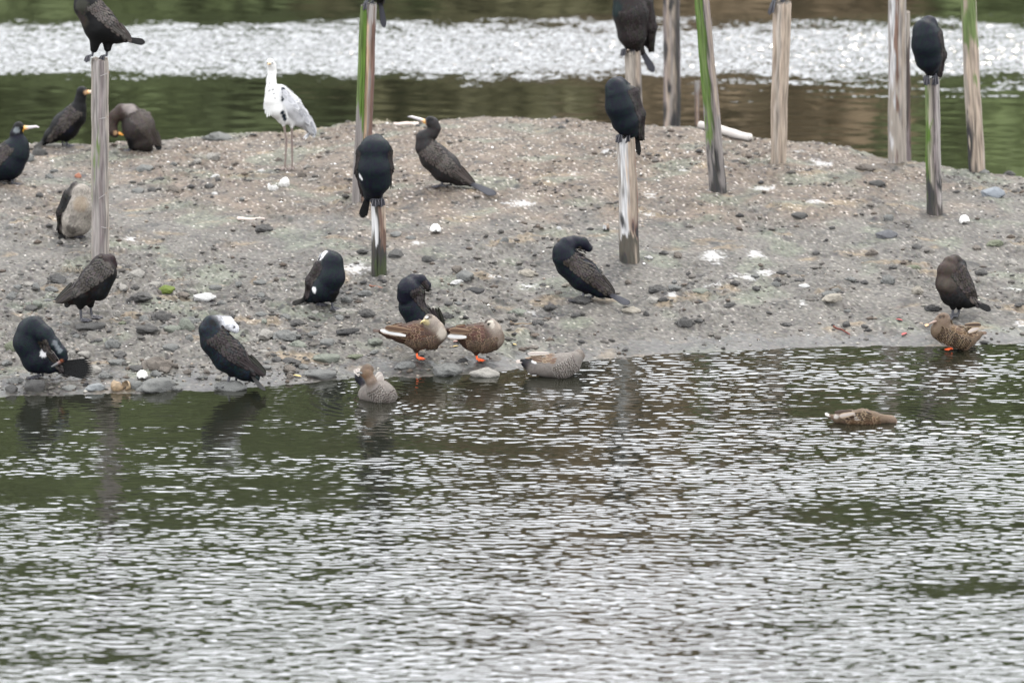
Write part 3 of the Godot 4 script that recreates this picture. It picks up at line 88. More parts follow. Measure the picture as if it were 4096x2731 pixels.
	{name = "cormorant", label = "black cormorant asleep on a small dark clod, bronze scaled wings and long grey tail", category = "cormorant", group = "cormorants resting on the bank", pos = Vector3(0.5138, 0.1905, -26.9943), on = "post", bones = [[-0.135, 0.3513, 0.03, 0.0771, -0.1286, 0.3118, 0.03, 0.0867, "teal"], [-0.1286, 0.3118, 0.03, 0.0867, -0.09, 0.2525, 0.0, 0.1027, "teal"], [-0.09, 0.2525, 0.0, 0.1027, 0.0191, 0.1604, 0.0, 0.1156, "teal"], [0.0191, 0.1604, 0.0, 0.1156, 0.1411, 0.0617, 0.0, 0.0642, "teal"], [0.1411, 0.0617, 0.0, 0.0642, 0.2118, 0.0223, 0.0, 0.0321, "teal"], [-0.135, 0.3513, 0.03, 0.0771, -0.1093, 0.3929, 0.01, 0.061, "black_neck"], [-0.1093, 0.3929, 0.01, 0.061, -0.0579, 0.4125, -0.02, 0.0449, "black_neck"], [-0.0579, 0.4125, -0.02, 0.0449, 0.0063, 0.4015, -0.04, 0.0417, "black_neck"], [0.0063, 0.4015, -0.04, 0.0417, 0.0512, 0.3598, -0.05, 0.0289, "black_neck"], [0.032, 0.1233, 0.04, 0.0578, 0.032, 0.0575, 0.04, 0.0257, "black"], [0.0769, 0.0945, -0.03, 0.0546, 0.0962, 0.0287, -0.03, 0.0257, "black"]], k = 0.016, mottle = 0.35, fields = [{part = "wing", s = Vector3(-0.0579, 0.3512, 0), t = Vector3(0.2439, 0.0157, 0), w0 = 0.1061, w1 = 0.0257, rows = 9, l0 = 0.022, l1 = 0.052, fw = 0.023, c_in = "bronze", c_edge = "wing_edge", prim = 8, lift = 0.005}], tail = {base = Vector3(0.1989, 0.03, 0.0052), tip = Vector3(0.3434, 0.012, 0.2642), up = Vector3(0, 0.65, 0.75), n = 9, spread = 0.0257, w = 0.014, c = "tail_grey"}, legs = [[0.032, 0.0772, 0.04, -0.0066, -0.0149, 0.04], [0.0833, 0.055, -0.03, 0.0833, -0.0173, -0.03]], leg_col = "corm_leg", leg_r = 0.009, foot = 0.1, head = Vector3(-1, 0, 0.3)},
	{name = "cormorant", label = "black cormorant asleep on top of the bleached white post, wing to the right", category = "cormorant", group = "cormorants resting on the bank", pos = Vector3(0.8638, 1.238, -27.8926), on = "post", bones = [[-0.0821, 0.3656, 0.03, 0.0755, -0.069, 0.3274, 0.04, 0.0887, "teal"], [-0.069, 0.3274, 0.04, 0.0887, -0.0493, 0.234, 0.04, 0.1084, "teal"], [-0.0493, 0.234, 0.04, 0.1084, -0.0033, 0.117, 0.02, 0.1018, "teal"], [-0.0033, 0.117, 0.02, 0.1018, 0.0361, 0.0383, -0.01, 0.0525, "teal"], [0.0361, 0.0383, -0.01, 0.0525, 0.0755, -0.004, -0.06, 0.0263, "teal"], [-0.0821, 0.3772, 0.02, 0.069, -0.0558, 0.3967, -0.02, 0.046, "black_neck"], [-0.0558, 0.3967, -0.02, 0.046, -0.0033, 0.3781, -0.05, 0.0296, "black_neck"], [-0.0164, 0.099, 0.05, 0.0493, -0.023, 0.0423, 0.05, 0.0263, "black"], [0.0361, 0.3336, 0.0, 0.0493, 0.0854, 0.1632, -0.02, 0.046, "brown_dark"], [0.0854, 0.1632, -0.02, 0.046, 0.1149, -0.0325, -0.07, 0.0197, "brown_dark"]], k = 0.034, mottle = 0.35, fields = [{part = "wing", s = Vector3(0.0164, 0.3683, -0.03), t = Vector3(0.1117, -0.036, -0.09), w0 = 0.093, w1 = 0.023, rows = 9, l0 = 0.022, l1 = 0.052, fw = 0.023, c_in = "bronze_dim", c_edge = "wing_edge", prim = 6, lift = 0.005, lat = Vector3(0.85, 0, 0.55)}, {part = "wing", s = Vector3(0.0296, 0.3623, 0.03), t = Vector3(0.1182, -0.0271, -0.04), w0 = 0.0525, w1 = 0.0197, rows = 9, l0 = 0.022, l1 = 0.05, fw = 0.02, c_in = "bronze_dim", c_edge = "wing_edge", lift = 0.004, lat = Vector3(0.5, 0, 0.86), both = false, up = 1.0}], tail = {base = Vector3(0.0755, 0.0342, -0.07), tip = Vector3(0.1018, -0.1641, -0.06), up = Vector3(0.3, 0.1, 1), n = 6, spread = 0.0164, w = 0.014, c = "tail"}, legs = [[-0.023, 0.0556, 0.05, -0.0361, 0.0056, 0.05], [0.023, 0.0503, 0.02, 0.023, 0.0036, 0.02]], leg_col = "corm_leg", leg_r = 0.009, foot = 0.085, head = Vector3(-0.6, 0, 0.8), drape = 0.04},
	{name = "cormorant", label = "cormorant cut off by the top edge on the pale post, grey tail to the right", category = "cormorant", group = "cormorants resting on the bank", pos = Vector3(1.033, 1.2631, -31.9543), on = "post", bones = [[-0.0449, 0.5112, 0.0, 0.1235, -0.0187, 0.3265, 0.03, 0.1497, "brown_dark"], [-0.0187, 0.3265, 0.03, 0.1497, 0.0, 0.1448, 0.03, 0.1235, "brown_dark"], [0.0, 0.1448, 0.03, 0.1235, 0.0374, 0.0325, -0.01, 0.0636, "brown_dark"], [0.0374, 0.0325, -0.01, 0.0636, 0.0823, -0.0191, -0.05, 0.0337, "brown_dark"], [-0.0524, 0.5333, 0.02, 0.1048, -0.0898, 0.6885, 0.02, 0.0599, "teal"], [-0.0898, 0.6885, 0.02, 0.0599, -0.1198, 0.7643, 0.02, 0.0487, "teal"], [-0.0225, 0.1229, 0.06, 0.0599, -0.0374, 0.0494, 0.05, 0.0299, "black"], [0.1123, 0.4166, 0.0, 0.0599, 0.1572, 0.2052, -0.02, 0.0487, "brown_dark"], [0.1572, 0.2052, -0.02, 0.0487, 0.1647, -0.0055, -0.06, 0.0225, "brown_dark"]], k = 0.022, mottle = 0.35, fields = [{part = "wing", s = Vector3(0.0599, 0.5006, -0.02), t = Vector3(0.1647, -0.0101, -0.09), w0 = 0.1148, w1 = 0.0299, rows = 9, l0 = 0.022, l1 = 0.052, fw = 0.023, c_in = "bronze_dim", c_edge = "wing_edge", prim = 6, lift = 0.005, lat = Vector3(0.8, 0, 0.6)}, {part = "wing", s = Vector3(0.0973, 0.4591, 0.03), t = Vector3(0.1684, -0.0008, -0.03), w0 = 0.0674, w1 = 0.0262, rows = 9, l0 = 0.022, l1 = 0.05, fw = 0.02, c_in = "bronze_dim", c_edge = "wing_edge", lift = 0.004, lat = Vector3(0.5, 0, 0.86), both = false, up = 1.0}, {part = "wing", s = Vector3(-0.0449, 0.3721, 0.08), t = Vector3(0.0487, 0.0819, 0.04), w0 = 0.0823, w1 = 0.0524, rows = 9, l0 = 0.022, l1 = 0.05, fw = 0.02, c_in = "bronze_dim", c_edge = "wing_edge", lift = 0.004, lat = Vector3(0, 0, 1), both = false, up = 1.0}], tail = {base = Vector3(0.0749, 0.0036, -0.05), tip = Vector3(0.1946, -0.1993, -0.04), up = Vector3(0.3, 0.2, 1), n = 9, spread = 0.0299, w = 0.014, c = "tail_grey"}, legs = [[-0.0374, 0.0721, 0.05, -0.0524, 0.0024, 0.04], [0.0225, 0.0614, 0.03, 0.0225, 0.0031, 0.02]], leg_col = "corm_leg", leg_r = 0.009, foot = 0.085, head = Vector3(-0.7, 0, 0.7), drape = 0.04, spots = [[-0.1497, 0.3721, 0.08, 0.0823, "teal", 0.8]], bill = [[-0.1497, 0.7734, 0.03, 0.0187, "bill_grey"], [-0.2133, 0.7772, 0.03, 0.0131, "bill_grey"], [-0.247, 0.7696, 0.03, 0.0056, "bill_grey"]]},
	{name = "cormorant", label = "black cormorant asleep on the mossy post at the right edge, facing the camera", category = "cormorant", group = "cormorants resting on the bank", pos = Vector3(3.3389, 1.4286, -29.4611), on = "post", bones = [[-0.0691, 0.3776, 0.04, 0.0899, -0.0622, 0.3442, 0.05, 0.1037, "teal"], [-0.0622, 0.3442, 0.05, 0.1037, -0.0553, 0.2672, 0.05, 0.1141, "teal"], [-0.0553, 0.2672, 0.05, 0.1141, -0.0346, 0.1519, 0.03, 0.1002, "teal"], [-0.0346, 0.1519, 0.03, 0.1002, 0.0, 0.0684, -0.01, 0.0484, "teal"], [0.0, 0.0684, -0.01, 0.0484, 0.0277, 0.0253, -0.06, 0.0277, "teal"], [-0.0691, 0.397, 0.03, 0.0795, -0.0346, 0.4342, 0.0, 0.0553, "black_neck"], [-0.0346, 0.4342, 0.0, 0.0553, 0.0069, 0.4137, -0.04, 0.0346, "black_neck"], [-0.0277, 0.1236, 0.05, 0.0484, -0.0277, 0.0501, 0.05, 0.0277, "black"], [0.0207, 0.3501, 0.0, 0.0484, 0.0553, 0.1823, -0.02, 0.0449, "brown_dark"], [0.0553, 0.1823, -0.02, 0.0449, 0.0691, 0.0113, -0.06, 0.0207, "brown_dark"]], k = 0.034, mottle = 0.35, fields = [{part = "wing", s = Vector3(0, 0.3943, -0.03), t = Vector3(0.0691, 0.0032, -0.11), w0 = 0.0979, w1 = 0.0207, rows = 9, l0 = 0.022, l1 = 0.052, fw = 0.023, c_in = "bronze_dim", c_edge = "wing_edge", prim = 6, lift = 0.005, lat = Vector3(0.93, 0, 0.35)}, {part = "wing", s = Vector3(0.0207, 0.376, 0.03), t = Vector3(0.0726, 0.0162, -0.03), w0 = 0.0484, w1 = 0.0207, rows = 9, l0 = 0.022, l1 = 0.05, fw = 0.02, c_in = "bronze_dim", c_edge = "wing_edge", lift = 0.004, lat = Vector3(0.55, 0, 0.83), both = false, up = 1.0}], tail = {base = Vector3(0.0277, 0.0342, -0.07), tip = Vector3(0.0277, -0.0544, -0.12), up = Vector3(0.2, 0.3, 1), n = 5, spread = 0.0138, w = 0.014, c = "tail"}, legs = [[-0.0277, 0.0711, 0.05, -0.0415, 0.0065, 0.04], [0.0207, 0.0733, 0.02, 0.0277, 0.0032, 0.02]], leg_col = "corm_leg", leg_r = 0.009, foot = 0.085, head = Vector3(-0.3, 0, 0.95), drape = 0.03},
	{name = "cormorant", label = "brown necked young cormorant asleep behind the standing speckled duck at the right", category = "cormorant", group = "cormorants resting on the bank", pos = Vector3(3.2618, 0.08, -26.856), on = "ground", bones = [[-0.0768, 0.3476, 0.03, 0.0704, -0.0704, 0.2558, 0.03, 0.0863, "brown_neck"], [-0.0704, 0.2558, 0.03, 0.0863, -0.0192, 0.1768, 0.0, 0.0991, "brown_dark"], [-0.0192, 0.1768, 0.0, 0.0991, 0.0831, 0.1177, 0.0, 0.0544, "black"], [0.0831, 0.1177, 0.0, 0.0544, 0.1471, 0.098, 0.0, 0.0256, "black"], [-0.0768, 0.3542, 0.03, 0.0672, -0.0512, 0.3998, 0.0, 0.0512, "brown_neck"], [-0.0512, 0.3998, 0.0, 0.0512, -0.0128, 0.4126, -0.03, 0.0448, "brown_neck"], [-0.0128, 0.4126, -0.03, 0.0448, 0.0384, 0.3818, -0.05, 0.0352, "black"], [0.0384, 0.3818, -0.05, 0.0352, 0.0512, 0.3622, -0.05, 0.0256, "black"], [0.0128, 0.345, -0.01, 0.064, 0.0607, 0.2138, -0.01, 0.0767, "brown_dark"], [-0.0256, 0.1334, 0.04, 0.048, -0.0256, 0.0809, 0.04, 0.0224, "black"], [0.032, 0.1197, -0.02, 0.048, 0.0256, 0.0673, -0.02, 0.0224, "black"]], k = 0.014, mottle = 0.7, fields = [{part = "wing", s = Vector3(0, 0.369, -0.02), t = Vector3(0.1471, 0.0932, -0.05), w0 = 0.0868, w1 = 0.0224, rows = 9, l0 = 0.022, l1 = 0.052, fw = 0.023, c_in = "brown_wing", c_edge = "wing_edge", prim = 6, lift = 0.005}], tail = {base = Vector3(0.1215, 0.1043, -0.03), tip = Vector3(0.2686, 0.0407, -0.05), up = Vector3(0, 0.65, 0.75), n = 8, spread = 0.0256, w = 0.014, c = "tail"}, legs = [[-0.0256, 0.1006, 0.04, -0.0256, 0.0153, 0.04], [0.0288, 0.0869, -0.02, 0.0224, 0.0017, -0.02]], leg_col = "corm_leg", leg_r = 0.009, foot = 0.095, head = Vector3(-0.7, 0, 0.6), spots = [[-0.1151, 0.2783, 0.1, 0.0576, "breast_pale", 0.13], [-0.0576, 0.2586, 0.1, 0.0576, "breast_pale", 0.12], [-0.0768, 0.3635, 0.1, 0.0416, "brown_neck", 0.9], [-0.0991, 0.1405, 0.1, 0.0384, "black", 0.8]]},
	{name = "cormorant", label = "cormorant on the brown post at the top edge, only feet and tail in view", category = "cormorant", group = "cormorants resting on the bank", pos = Vector3(-1.1275, 2.0176, -29.5247), on = "post", bones = [[-0.0241, 0.4388, 0.0, 0.1034, 0.0241, 0.2536, 0.02, 0.1276, "black"], [0.0241, 0.2536, 0.02, 0.1276, 0.0586, 0.1045, 0.0, 0.0828, "black"], [0.0586, 0.1045, 0.0, 0.0828, 0.0793, 0.0306, -0.03, 0.0379, "black"], [-0.0241, 0.4562, 0.0, 0.0896, -0.0517, 0.5955, 0.0, 0.0517, "teal"], [-0.0517, 0.5955, 0.0, 0.0517, -0.0793, 0.6547, 0.0, 0.0448, "teal"], [0.0241, 0.1673, 0.05, 0.0483, 0.0034, 0.0683, 0.04, 0.0276, "black"]], k = 0.022, mottle = 0.35, fields = [{part = "wing", s = Vector3(0.0379, 0.4318, 0), t = Vector3(0.0862, -0.0001, -0.05), w0 = 0.0976, w1 = 0.0241, rows = 9, l0 = 0.022, l1 = 0.052, fw = 0.023, c_in = "bronze_dim", c_edge = "wing_edge", prim = 6, lift = 0.005, lat = Vector3(0.8, 0, 0.6)}], tail = {base = Vector3(0.0793, 0.0152, -0.04), tip = Vector3(0.1138, -0.2076, -0.04), up = Vector3(0.3, 0.2, 1), n = 7, spread = 0.0207, w = 0.014, c = "tail_grey"}, legs = [[0.0034, 0.0753, 0.04, -0.0103, 0.0057, 0.04], [0.0517, 0.0668, -0.02, 0.0379, 0.0006, -0.02]], leg_col = "corm_leg", leg_r = 0.009, foot = 0.085, head = Vector3(-0.8, 0, 0.6), drape = 0.03, bill = [[-0.1069, 0.6617, 0.0, 0.0172, "bill_grey"], [-0.1621, 0.6617, 0.0, 0.0121, "bill_grey"], [-0.1931, 0.6547, 0.0, 0.0052, "bill_grey"]]},
	{name = "cormorant", label = "cormorant on the tan post at the top edge, only one dark webbed foot in view", category = "cormorant", group = "cormorants resting on the bank", pos = Vector3(2.2416, 1.832, -30.9118), on = "post", bones = [[-0.0253, 0.4666, 0.0, 0.1083, -0.0036, 0.269, 0.02, 0.1336, "black"], [-0.0036, 0.269, 0.02, 0.1336, 0.0108, 0.1203, 0.0, 0.0794, "black"], [0.0108, 0.1203, 0.0, 0.0794, 0.0397, 0.0549, -0.05, 0.0397, "black"], [-0.0253, 0.4849, 0.0, 0.0939, -0.0541, 0.6234, 0.0, 0.0541, "teal"], [-0.0541, 0.6234, 0.0, 0.0541, -0.083, 0.689, 0.0, 0.0469, "teal"], [-0.0108, 0.1806, 0.04, 0.0505, -0.0253, 0.0676, 0.04, 0.0289, "black"]], k = 0.022, mottle = 0.35, fields = [{part = "wing", s = Vector3(0.0108, 0.4529, -0.02), t = Vector3(0.0541, 0.0406, -0.1), w0 = 0.0937, w1 = 0.0217, rows = 9, l0 = 0.022, l1 = 0.052, fw = 0.023, c_in = "bronze_dim", c_edge = "wing_edge", prim = 6, lift = 0.005}], tail = {base = Vector3(0.0325, 0.0594, -0.07), tip = Vector3(0.0614, 0.0013, -0.12), up = Vector3(0, 0.65, 0.75), n = 5, spread = 0.0144, w = 0.014, c = "tail"}, legs = [[-0.0397, 0.0763, 0.05, -0.0505, 0.0064, 0.045], [0.0325, 0.0664, -0.02, 0.0253, -0.0028, -0.02]], leg_col = "corm_leg", leg_r = 0.009, foot = 0.13, head = Vector3(-0.9, 0, 0.5), drape = 0.03, bill = [[-0.1119, 0.6963, 0.0, 0.018, "bill_grey"], [-0.1697, 0.6963, 0.0, 0.0126, "bill_grey"], [-0.2021, 0.689, 0.0, 0.0054, "bill_grey"]]},
	{name = "heron", label = "grey heron standing tall and pale, looking straight at the camera", category = "heron", group = "", pos = Vector3(-1.8688, 0.4351, -30.8138), on = "ground", bones = [[-0.0618, 0.6521, 0.03, 0.0727, 0.0036, 0.5503, 0.0, 0.0982, "heron_grey"], [0.0036, 0.5503, 0.0, 0.0982, 0.0945, 0.4355, -0.06, 0.08, "heron_grey"], [0.0945, 0.4355, -0.06, 0.08, 0.1673, 0.3355, -0.12, 0.0364, "heron_grey"], [-0.0945, 0.6207, 0.06, 0.0582, -0.0872, 0.5172, 0.06, 0.0654, "heron_white"], [-0.0872, 0.5172, 0.06, 0.0654, -0.0363, 0.4431, 0.02, 0.0509, "heron_white"], [-0.0363, 0.4431, 0.02, 0.0509, 0.0364, 0.4042, -0.03, 0.0364, "heron_white"], [-0.1381, 0.9092, 0.02, 0.0305, -0.1272, 0.8758, 0.0, 0.0313, "heron_white"], [-0.1272, 0.8758, 0.0, 0.0313, -0.1236, 0.8222, -0.01, 0.0334, "heron_white"], [-0.1236, 0.8222, -0.01, 0.0334, -0.1309, 0.7538, 0.02, 0.0382, "heron_white"], [-0.1309, 0.7538, 0.02, 0.0382, -0.1272, 0.6854, 0.05, 0.0473, "heron_white"], [-0.1272, 0.6854, 0.05, 0.0473, -0.1236, 0.5949, 0.08, 0.0473, "heron_white"], [-0.1236, 0.5949, 0.08, 0.0473, -0.1054, 0.5283, 0.08, 0.0473, "heron_white"], [-0.1454, 0.6892, 0.07, 0.0291, -0.1527, 0.5968, 0.09, 0.0327, "heron_white"], [-0.1527, 0.5968, 0.09, 0.0327, -0.1527, 0.5228, 0.09, 0.0182, "heron_white"], [-0.0327, 0.4524, 0.03, 0.0327, -0.0327, 0.3784, 0.03, 0.0124, "heron_white"], [0.0327, 0.4449, -0.01, 0.0364, 0.0327, 0.3561, -0.01, 0.0131, "heron_white"]], k = 0.018, cell = 0.01, mottle = 0.1, spots = [[-0.0291, 0.6966, 0.09, 0.0236, "heron_black", 1.0], [-0.0218, 0.6633, 0.09, 0.0218, "heron_black", 1.0], [-0.0254, 0.6319, 0.1, 0.02, "heron_black", 1.0], [-0.0363, 0.6079, 0.11, 0.0145, "heron_black", 1.0], [-0.0363, 0.4988, 0.1, 0.0218, "heron_black", 1.0], [-0.0254, 0.471, 0.09, 0.0236, "heron_black", 1.0], [-0.0182, 0.4377, 0.07, 0.0182, "heron_black", 1.0], [-0.1454, 0.7447, 0.09, 0.0073, "heron_black", 0.8], [-0.1491, 0.7189, 0.11, 0.008, "heron_black", 0.8], [-0.1454, 0.6874, 0.12, 0.008, "heron_black", 0.8], [-0.1163, 0.7336, 0.09, 0.0073, "heron_black", 0.8], [-0.1127, 0.6985, 0.12, 0.0084, "heron_black", 0.8], [-0.1054, 0.6653, 0.14, 0.008, "heron_black", 0.8], [-0.0945, 0.6302, 0.15, 0.008, "heron_black", 0.7], [-0.1345, 0.8131, 0.06, 0.008, "heron_black", 0.5], [-0.1491, 0.778, 0.07, 0.0073, "heron_black", 0.6], [-0.1636, 0.9018, 0.04, 0.0095, "heron_black", 0.5], [-0.1163, 0.9018, 0.04, 0.0095, "heron_black", 0.5]], fields = [{part = "wing", s = Vector3(-0.0291, 0.6945, -0.02), t = Vector3(0.2182, 0.2689, -0.16), w0 = 0.0727, w1 = 0.0218, rows = 8, l0 = 0.045, l1 = 0.1, fw = 0.036, c_in = "heron_wing", c_edge = "heron_edge", c_prim = "heron_dark", prim = 6, lift = 0.005}], tail = {base = Vector3(0.1527, 0.3429, -0.12), tip = Vector3(0.1963, 0.2522, -0.17), up = Vector3(0.3, 1, 0.4), n = 5, spread = 0.0182, w = 0.03, c = "heron_dark2"}, legs = [[-0.0327, 0.3895, 0.03, -0.0291, 0.0159, 0.03, -0.0109, 0.2526, 0.03], [0.0327, 0.3709, -0.01, 0.0327, -0.0045, 0.0, 0.0327, 0.2341, -0.01]], knee = true, leg_col = "heron_leg", leg_r = 0.0085, foot = 0.1, head = Vector3(-0.35, 0, 1), webbed = false, bill = [[-0.1418, 0.8999, 0.03, 0.0153, "heron_bill"], [-0.1454, 0.9037, 0.07, 0.0109, "heron_bill"], [-0.1509, 0.9094, 0.14, 0.0036, "heron_bill"]], eyes = [[-0.16, 0.9101, 0.045, 0.005], [-0.12, 0.9092, 0.04, 0.005]], plumes = [[-0.1636, 0.6375, 0.11, -0.1781, 0.4895, 0.11, 0.016, 0.0, 0.2, 1.0, "heron_white", "heron_edge", "breast_plume"], [-0.1491, 0.6246, 0.12, -0.1636, 0.4618, 0.12, 0.016, 0.0, 0.2, 1.0, "heron_white", "heron_edge", "breast_plume"], [-0.1345, 0.6172, 0.12, -0.1454, 0.4692, 0.12, 0.016, 0.0, 0.2, 1.0, "heron_white", "heron_edge", "breast_plume"], [-0.12, 0.6024, 0.12, -0.1272, 0.484, 0.12, 0.016, 0.0, 0.2, 1.0, "heron_white", "heron_edge", "breast_plume"], [-0.1745, 0.6652, 0.1, -0.189, 0.5247, 0.1, 0.016, 0.0, 0.2, 1.0, "heron_white", "heron_edge", "breast_plume"], [0.16, 0.3652, -0.1, 0.2254, 0.2597, -0.15, 0.022, 0.5, 0.5, 0.8, "heron_black", "heron_black", "flight_feather"], [0.1491, 0.3541, -0.1, 0.2072, 0.256, -0.15, 0.022, 0.5, 0.5, 0.8, "heron_black", "heron_black", "flight_feather"], [-0.0182, 0.5468, 0.1, 0.0073, 0.4488, 0.09, 0.014, 0.0, 0.2, 1.0, "heron_white", "heron_edge", "shoulder_plume"], [-0.0254, 0.569, 0.1, -0.0036, 0.4858, 0.09, 0.014, 0.0, 0.2, 1.0, "heron_white", "heron_edge", "shoulder_plume"]]},
	{name = "duck", label = "larger brown spot billed duck resting on one orange leg, bill tucked into its back", category = "duck", group = "ducks at the waterline", pos = Vector3(-0.664, 0.0384, -25.6328), on = "ground", bones = [[-0.2602, 0.1904, 0.0, 0.0169, -0.1997, 0.181, 0.0, 0.0375, "duck_brown"], [-0.1997, 0.181, 0.0, 0.0375, -0.115, 0.1779, 0.0, 0.0654, "duck_brown"], [-0.115, 0.1779, 0.0, 0.0654, 0.0, 0.1655, 0.0, 0.0998, "duck_brown"], [0.0, 0.1655, 0.0, 0.0998, 0.0968, 0.1624, 0.0, 0.0908, "duck_brown"], [0.0968, 0.1624, 0.0, 0.0908, 0.1422, 0.1772, 0.01, 0.0605, "duck_brown"], [0.1422, 0.1772, 0.01, 0.0605, 0.1331, 0.2201, 0.02, 0.0496, "duck_breast"], [0.1331, 0.2201, 0.02, 0.0496, 0.1059, 0.2629, 0.03, 0.0411, "duck_grey"], [0.1059, 0.2629, 0.03, 0.0411, 0.0847, 0.2816, 0.03, 0.0375, "duck_grey"], [0.0847, 0.2816, 0.03, 0.0351, 0.0635, 0.274, 0.05, 0.0266, "duck_face"], [-0.006, 0.0863, 0.02, 0.0363, -0.0073, 0.052, 0.02, 0.0157, "duck_brown"]], k = 0.02, cell = 0.0085, mottle = 0.35, fields = [{part = "wing", s = Vector3(0.0424, 0.2246, 0), t = Vector3(-0.1997, 0.2059, 0), w0 = 0.0796, w1 = 0.0245, rows = 9, l0 = 0.03, l1 = 0.055, fw = 0.026, c_in = "duck_wing", c_edge = "duck_fringe", lift = 0.003, prim = 5, c_prim = "duck_wing"}, {part = "flank_feathers", s = Vector3(0.1331, 0.1375, 0), t = Vector3(-0.0666, 0.1312, 0), w0 = 0.0796, w1 = 0.049, rows = 9, l0 = 0.02, l1 = 0.03, fw = 0.02, c_in = "duck_flank", c_edge = "duck_fringe", lift = 0.003}], legs = [[-0.0073, 0.0582, 0.02, 0.0, 0.0066, 0.02]], leg_col = "duck_leg", leg_r = 0.007, foot = 0.058, head = Vector3(1, 0, 0.35), spots = [[0.0787, 0.3298, 0.14, 0.0138, "duck_crown"], [0.0877, 0.3247, 0.08, 0.0275, "duck_crown", 0.8], [0.0696, 0.3119, 0.13, 0.0138, "duck_dark"], [0.0666, 0.3219, 0.12, 0.0122, "duck_white"], [0.0514, 0.2822, 0.11, 0.0214, "duck_cream"], [0.0666, 0.2783, 0.12, 0.0245, "duck_cream", 0.8], [0.1815, 0.1988, 0.1, 0.049, "duck_pale", 0.7]], bill = [[0.0514, 0.2898, 0.09, 0.0153, "duck_bill"], [0.0333, 0.2847, 0.1, 0.0122, "duck_bill"], [0.0272, 0.2711, 0.09, 0.0092, "duck_bill"]], bill_flat = 0.55, tail = {base = Vector3(-0.2481, 0.1904, 0), tip = Vector3(-0.3147, 0.1997, 0), up = Vector3(0, 1, 0.2), n = 5, spread = 0.0184, w = 0.02, c = "duck_brown"}, plumes = [[-0.0787, 0.1917, 0.135, -0.2602, 0.2213, 0.09, 0.04, 0.0, 0.35, 1.0, "duck_white", "duck_fringe", "tertial_feather"], [-0.0424, 0.2259, 0.135, -0.2239, 0.2424, 0.1, 0.045, 0.0, 0.45, 1.0, "duck_wing", "duck_fringe", "tertial_feather"]]},
	{name = "duck", label = "smaller brown spot billed duck asleep on one orange leg, pale eyebrow turned to camera", category = "duck", group = "ducks at the waterline", pos = Vector3(-0.2437, 0.0357, -25.6605), on = "ground", bones = [[-0.2029, 0.2146, 0.0, 0.0194, -0.1363, 0.1959, 0.0, 0.0454, "duck_brown"], [-0.1363, 0.1959, 0.0, 0.0454, -0.0394, 0.1648, 0.0, 0.0909, "duck_brown"], [-0.0394, 0.1648, 0.0, 0.0909, 0.0454, 0.1585, 0.0, 0.1042, "duck_brown"], [0.0454, 0.1585, 0.0, 0.1042, 0.106, 0.1617, 0.0, 0.0848, "duck_brown"], [0.106, 0.1641, 0.01, 0.0787, 0.1151, 0.2256, 0.02, 0.0515, "duck_breast"], [0.1151, 0.2256, 0.02, 0.0515, 0.0939, 0.2654, 0.03, 0.0376, "duck_grey"], [0.0939, 0.2654, 0.03, 0.0376, 0.0848, 0.2685, 0.03, 0.0351, "duck_grey"], [-0.0151, 0.0824, 0.02, 0.0333, -0.0091, 0.05, 0.02, 0.0157, "duck_brown"]], k = 0.02, cell = 0.0085, mottle = 0.35, fields = [{part = "wing", s = Vector3(0.0454, 0.2271, 0), t = Vector3(-0.1605, 0.2208, 0), w0 = 0.0735, w1 = 0.0245, rows = 8, l0 = 0.03, l1 = 0.055, fw = 0.026, c_in = "duck_wing", c_edge = "duck_fringe", lift = 0.003, prim = 5, c_prim = "duck_wing"}, {part = "flank_feathers", s = Vector3(0.1424, 0.1336, 0), t = Vector3(-0.0636, 0.1336, 0), w0 = 0.0919, w1 = 0.0552, rows = 9, l0 = 0.02, l1 = 0.03, fw = 0.02, c_in = "duck_flank", c_edge = "duck_fringe", lift = 0.003}], legs = [[-0.0091, 0.0543, 0.02, 0.0, 0.0064, 0.02]], leg_col = "duck_leg", leg_r = 0.007, foot = 0.058, head = Vector3(1, 0, 0.35), spots = [[0.0818, 0.3151, 0.12, 0.0245, "duck_crown"], [0.0606, 0.3057, 0.12, 0.0184, "duck_crown"], [0.1, 0.3062, 0.135, 0.0184, "duck_pale"], [0.0818, 0.3019, 0.135, 0.0153, "duck_pale"], [0.0818, 0.2894, 0.135, 0.0123, "duck_dark"], [0.0969, 0.2919, 0.135, 0.0107, "duck_dark", 0.8], [0.106, 0.277, 0.13, 0.0214, "duck_pale"]], tail = {base = Vector3(-0.2029, 0.2177, 0), tip = Vector3(-0.2423, 0.224, 0), up = Vector3(0, 1, 0.2), n = 5, spread = 0.0184, w = 0.02, c = "duck_brown"}, plumes = [[-0.0757, 0.1948, 0.125, -0.2078, 0.1878, 0.07, 0.044, 0.0, 0.35, 1.0, "duck_white", "duck_fringe", "tertial_feather"], [-0.0515, 0.2322, 0.125, -0.1908, 0.2338, 0.08, 0.045, 0.0, 0.45, 1.0, "duck_wing", "duck_fringe", "tertial_feather"]]},
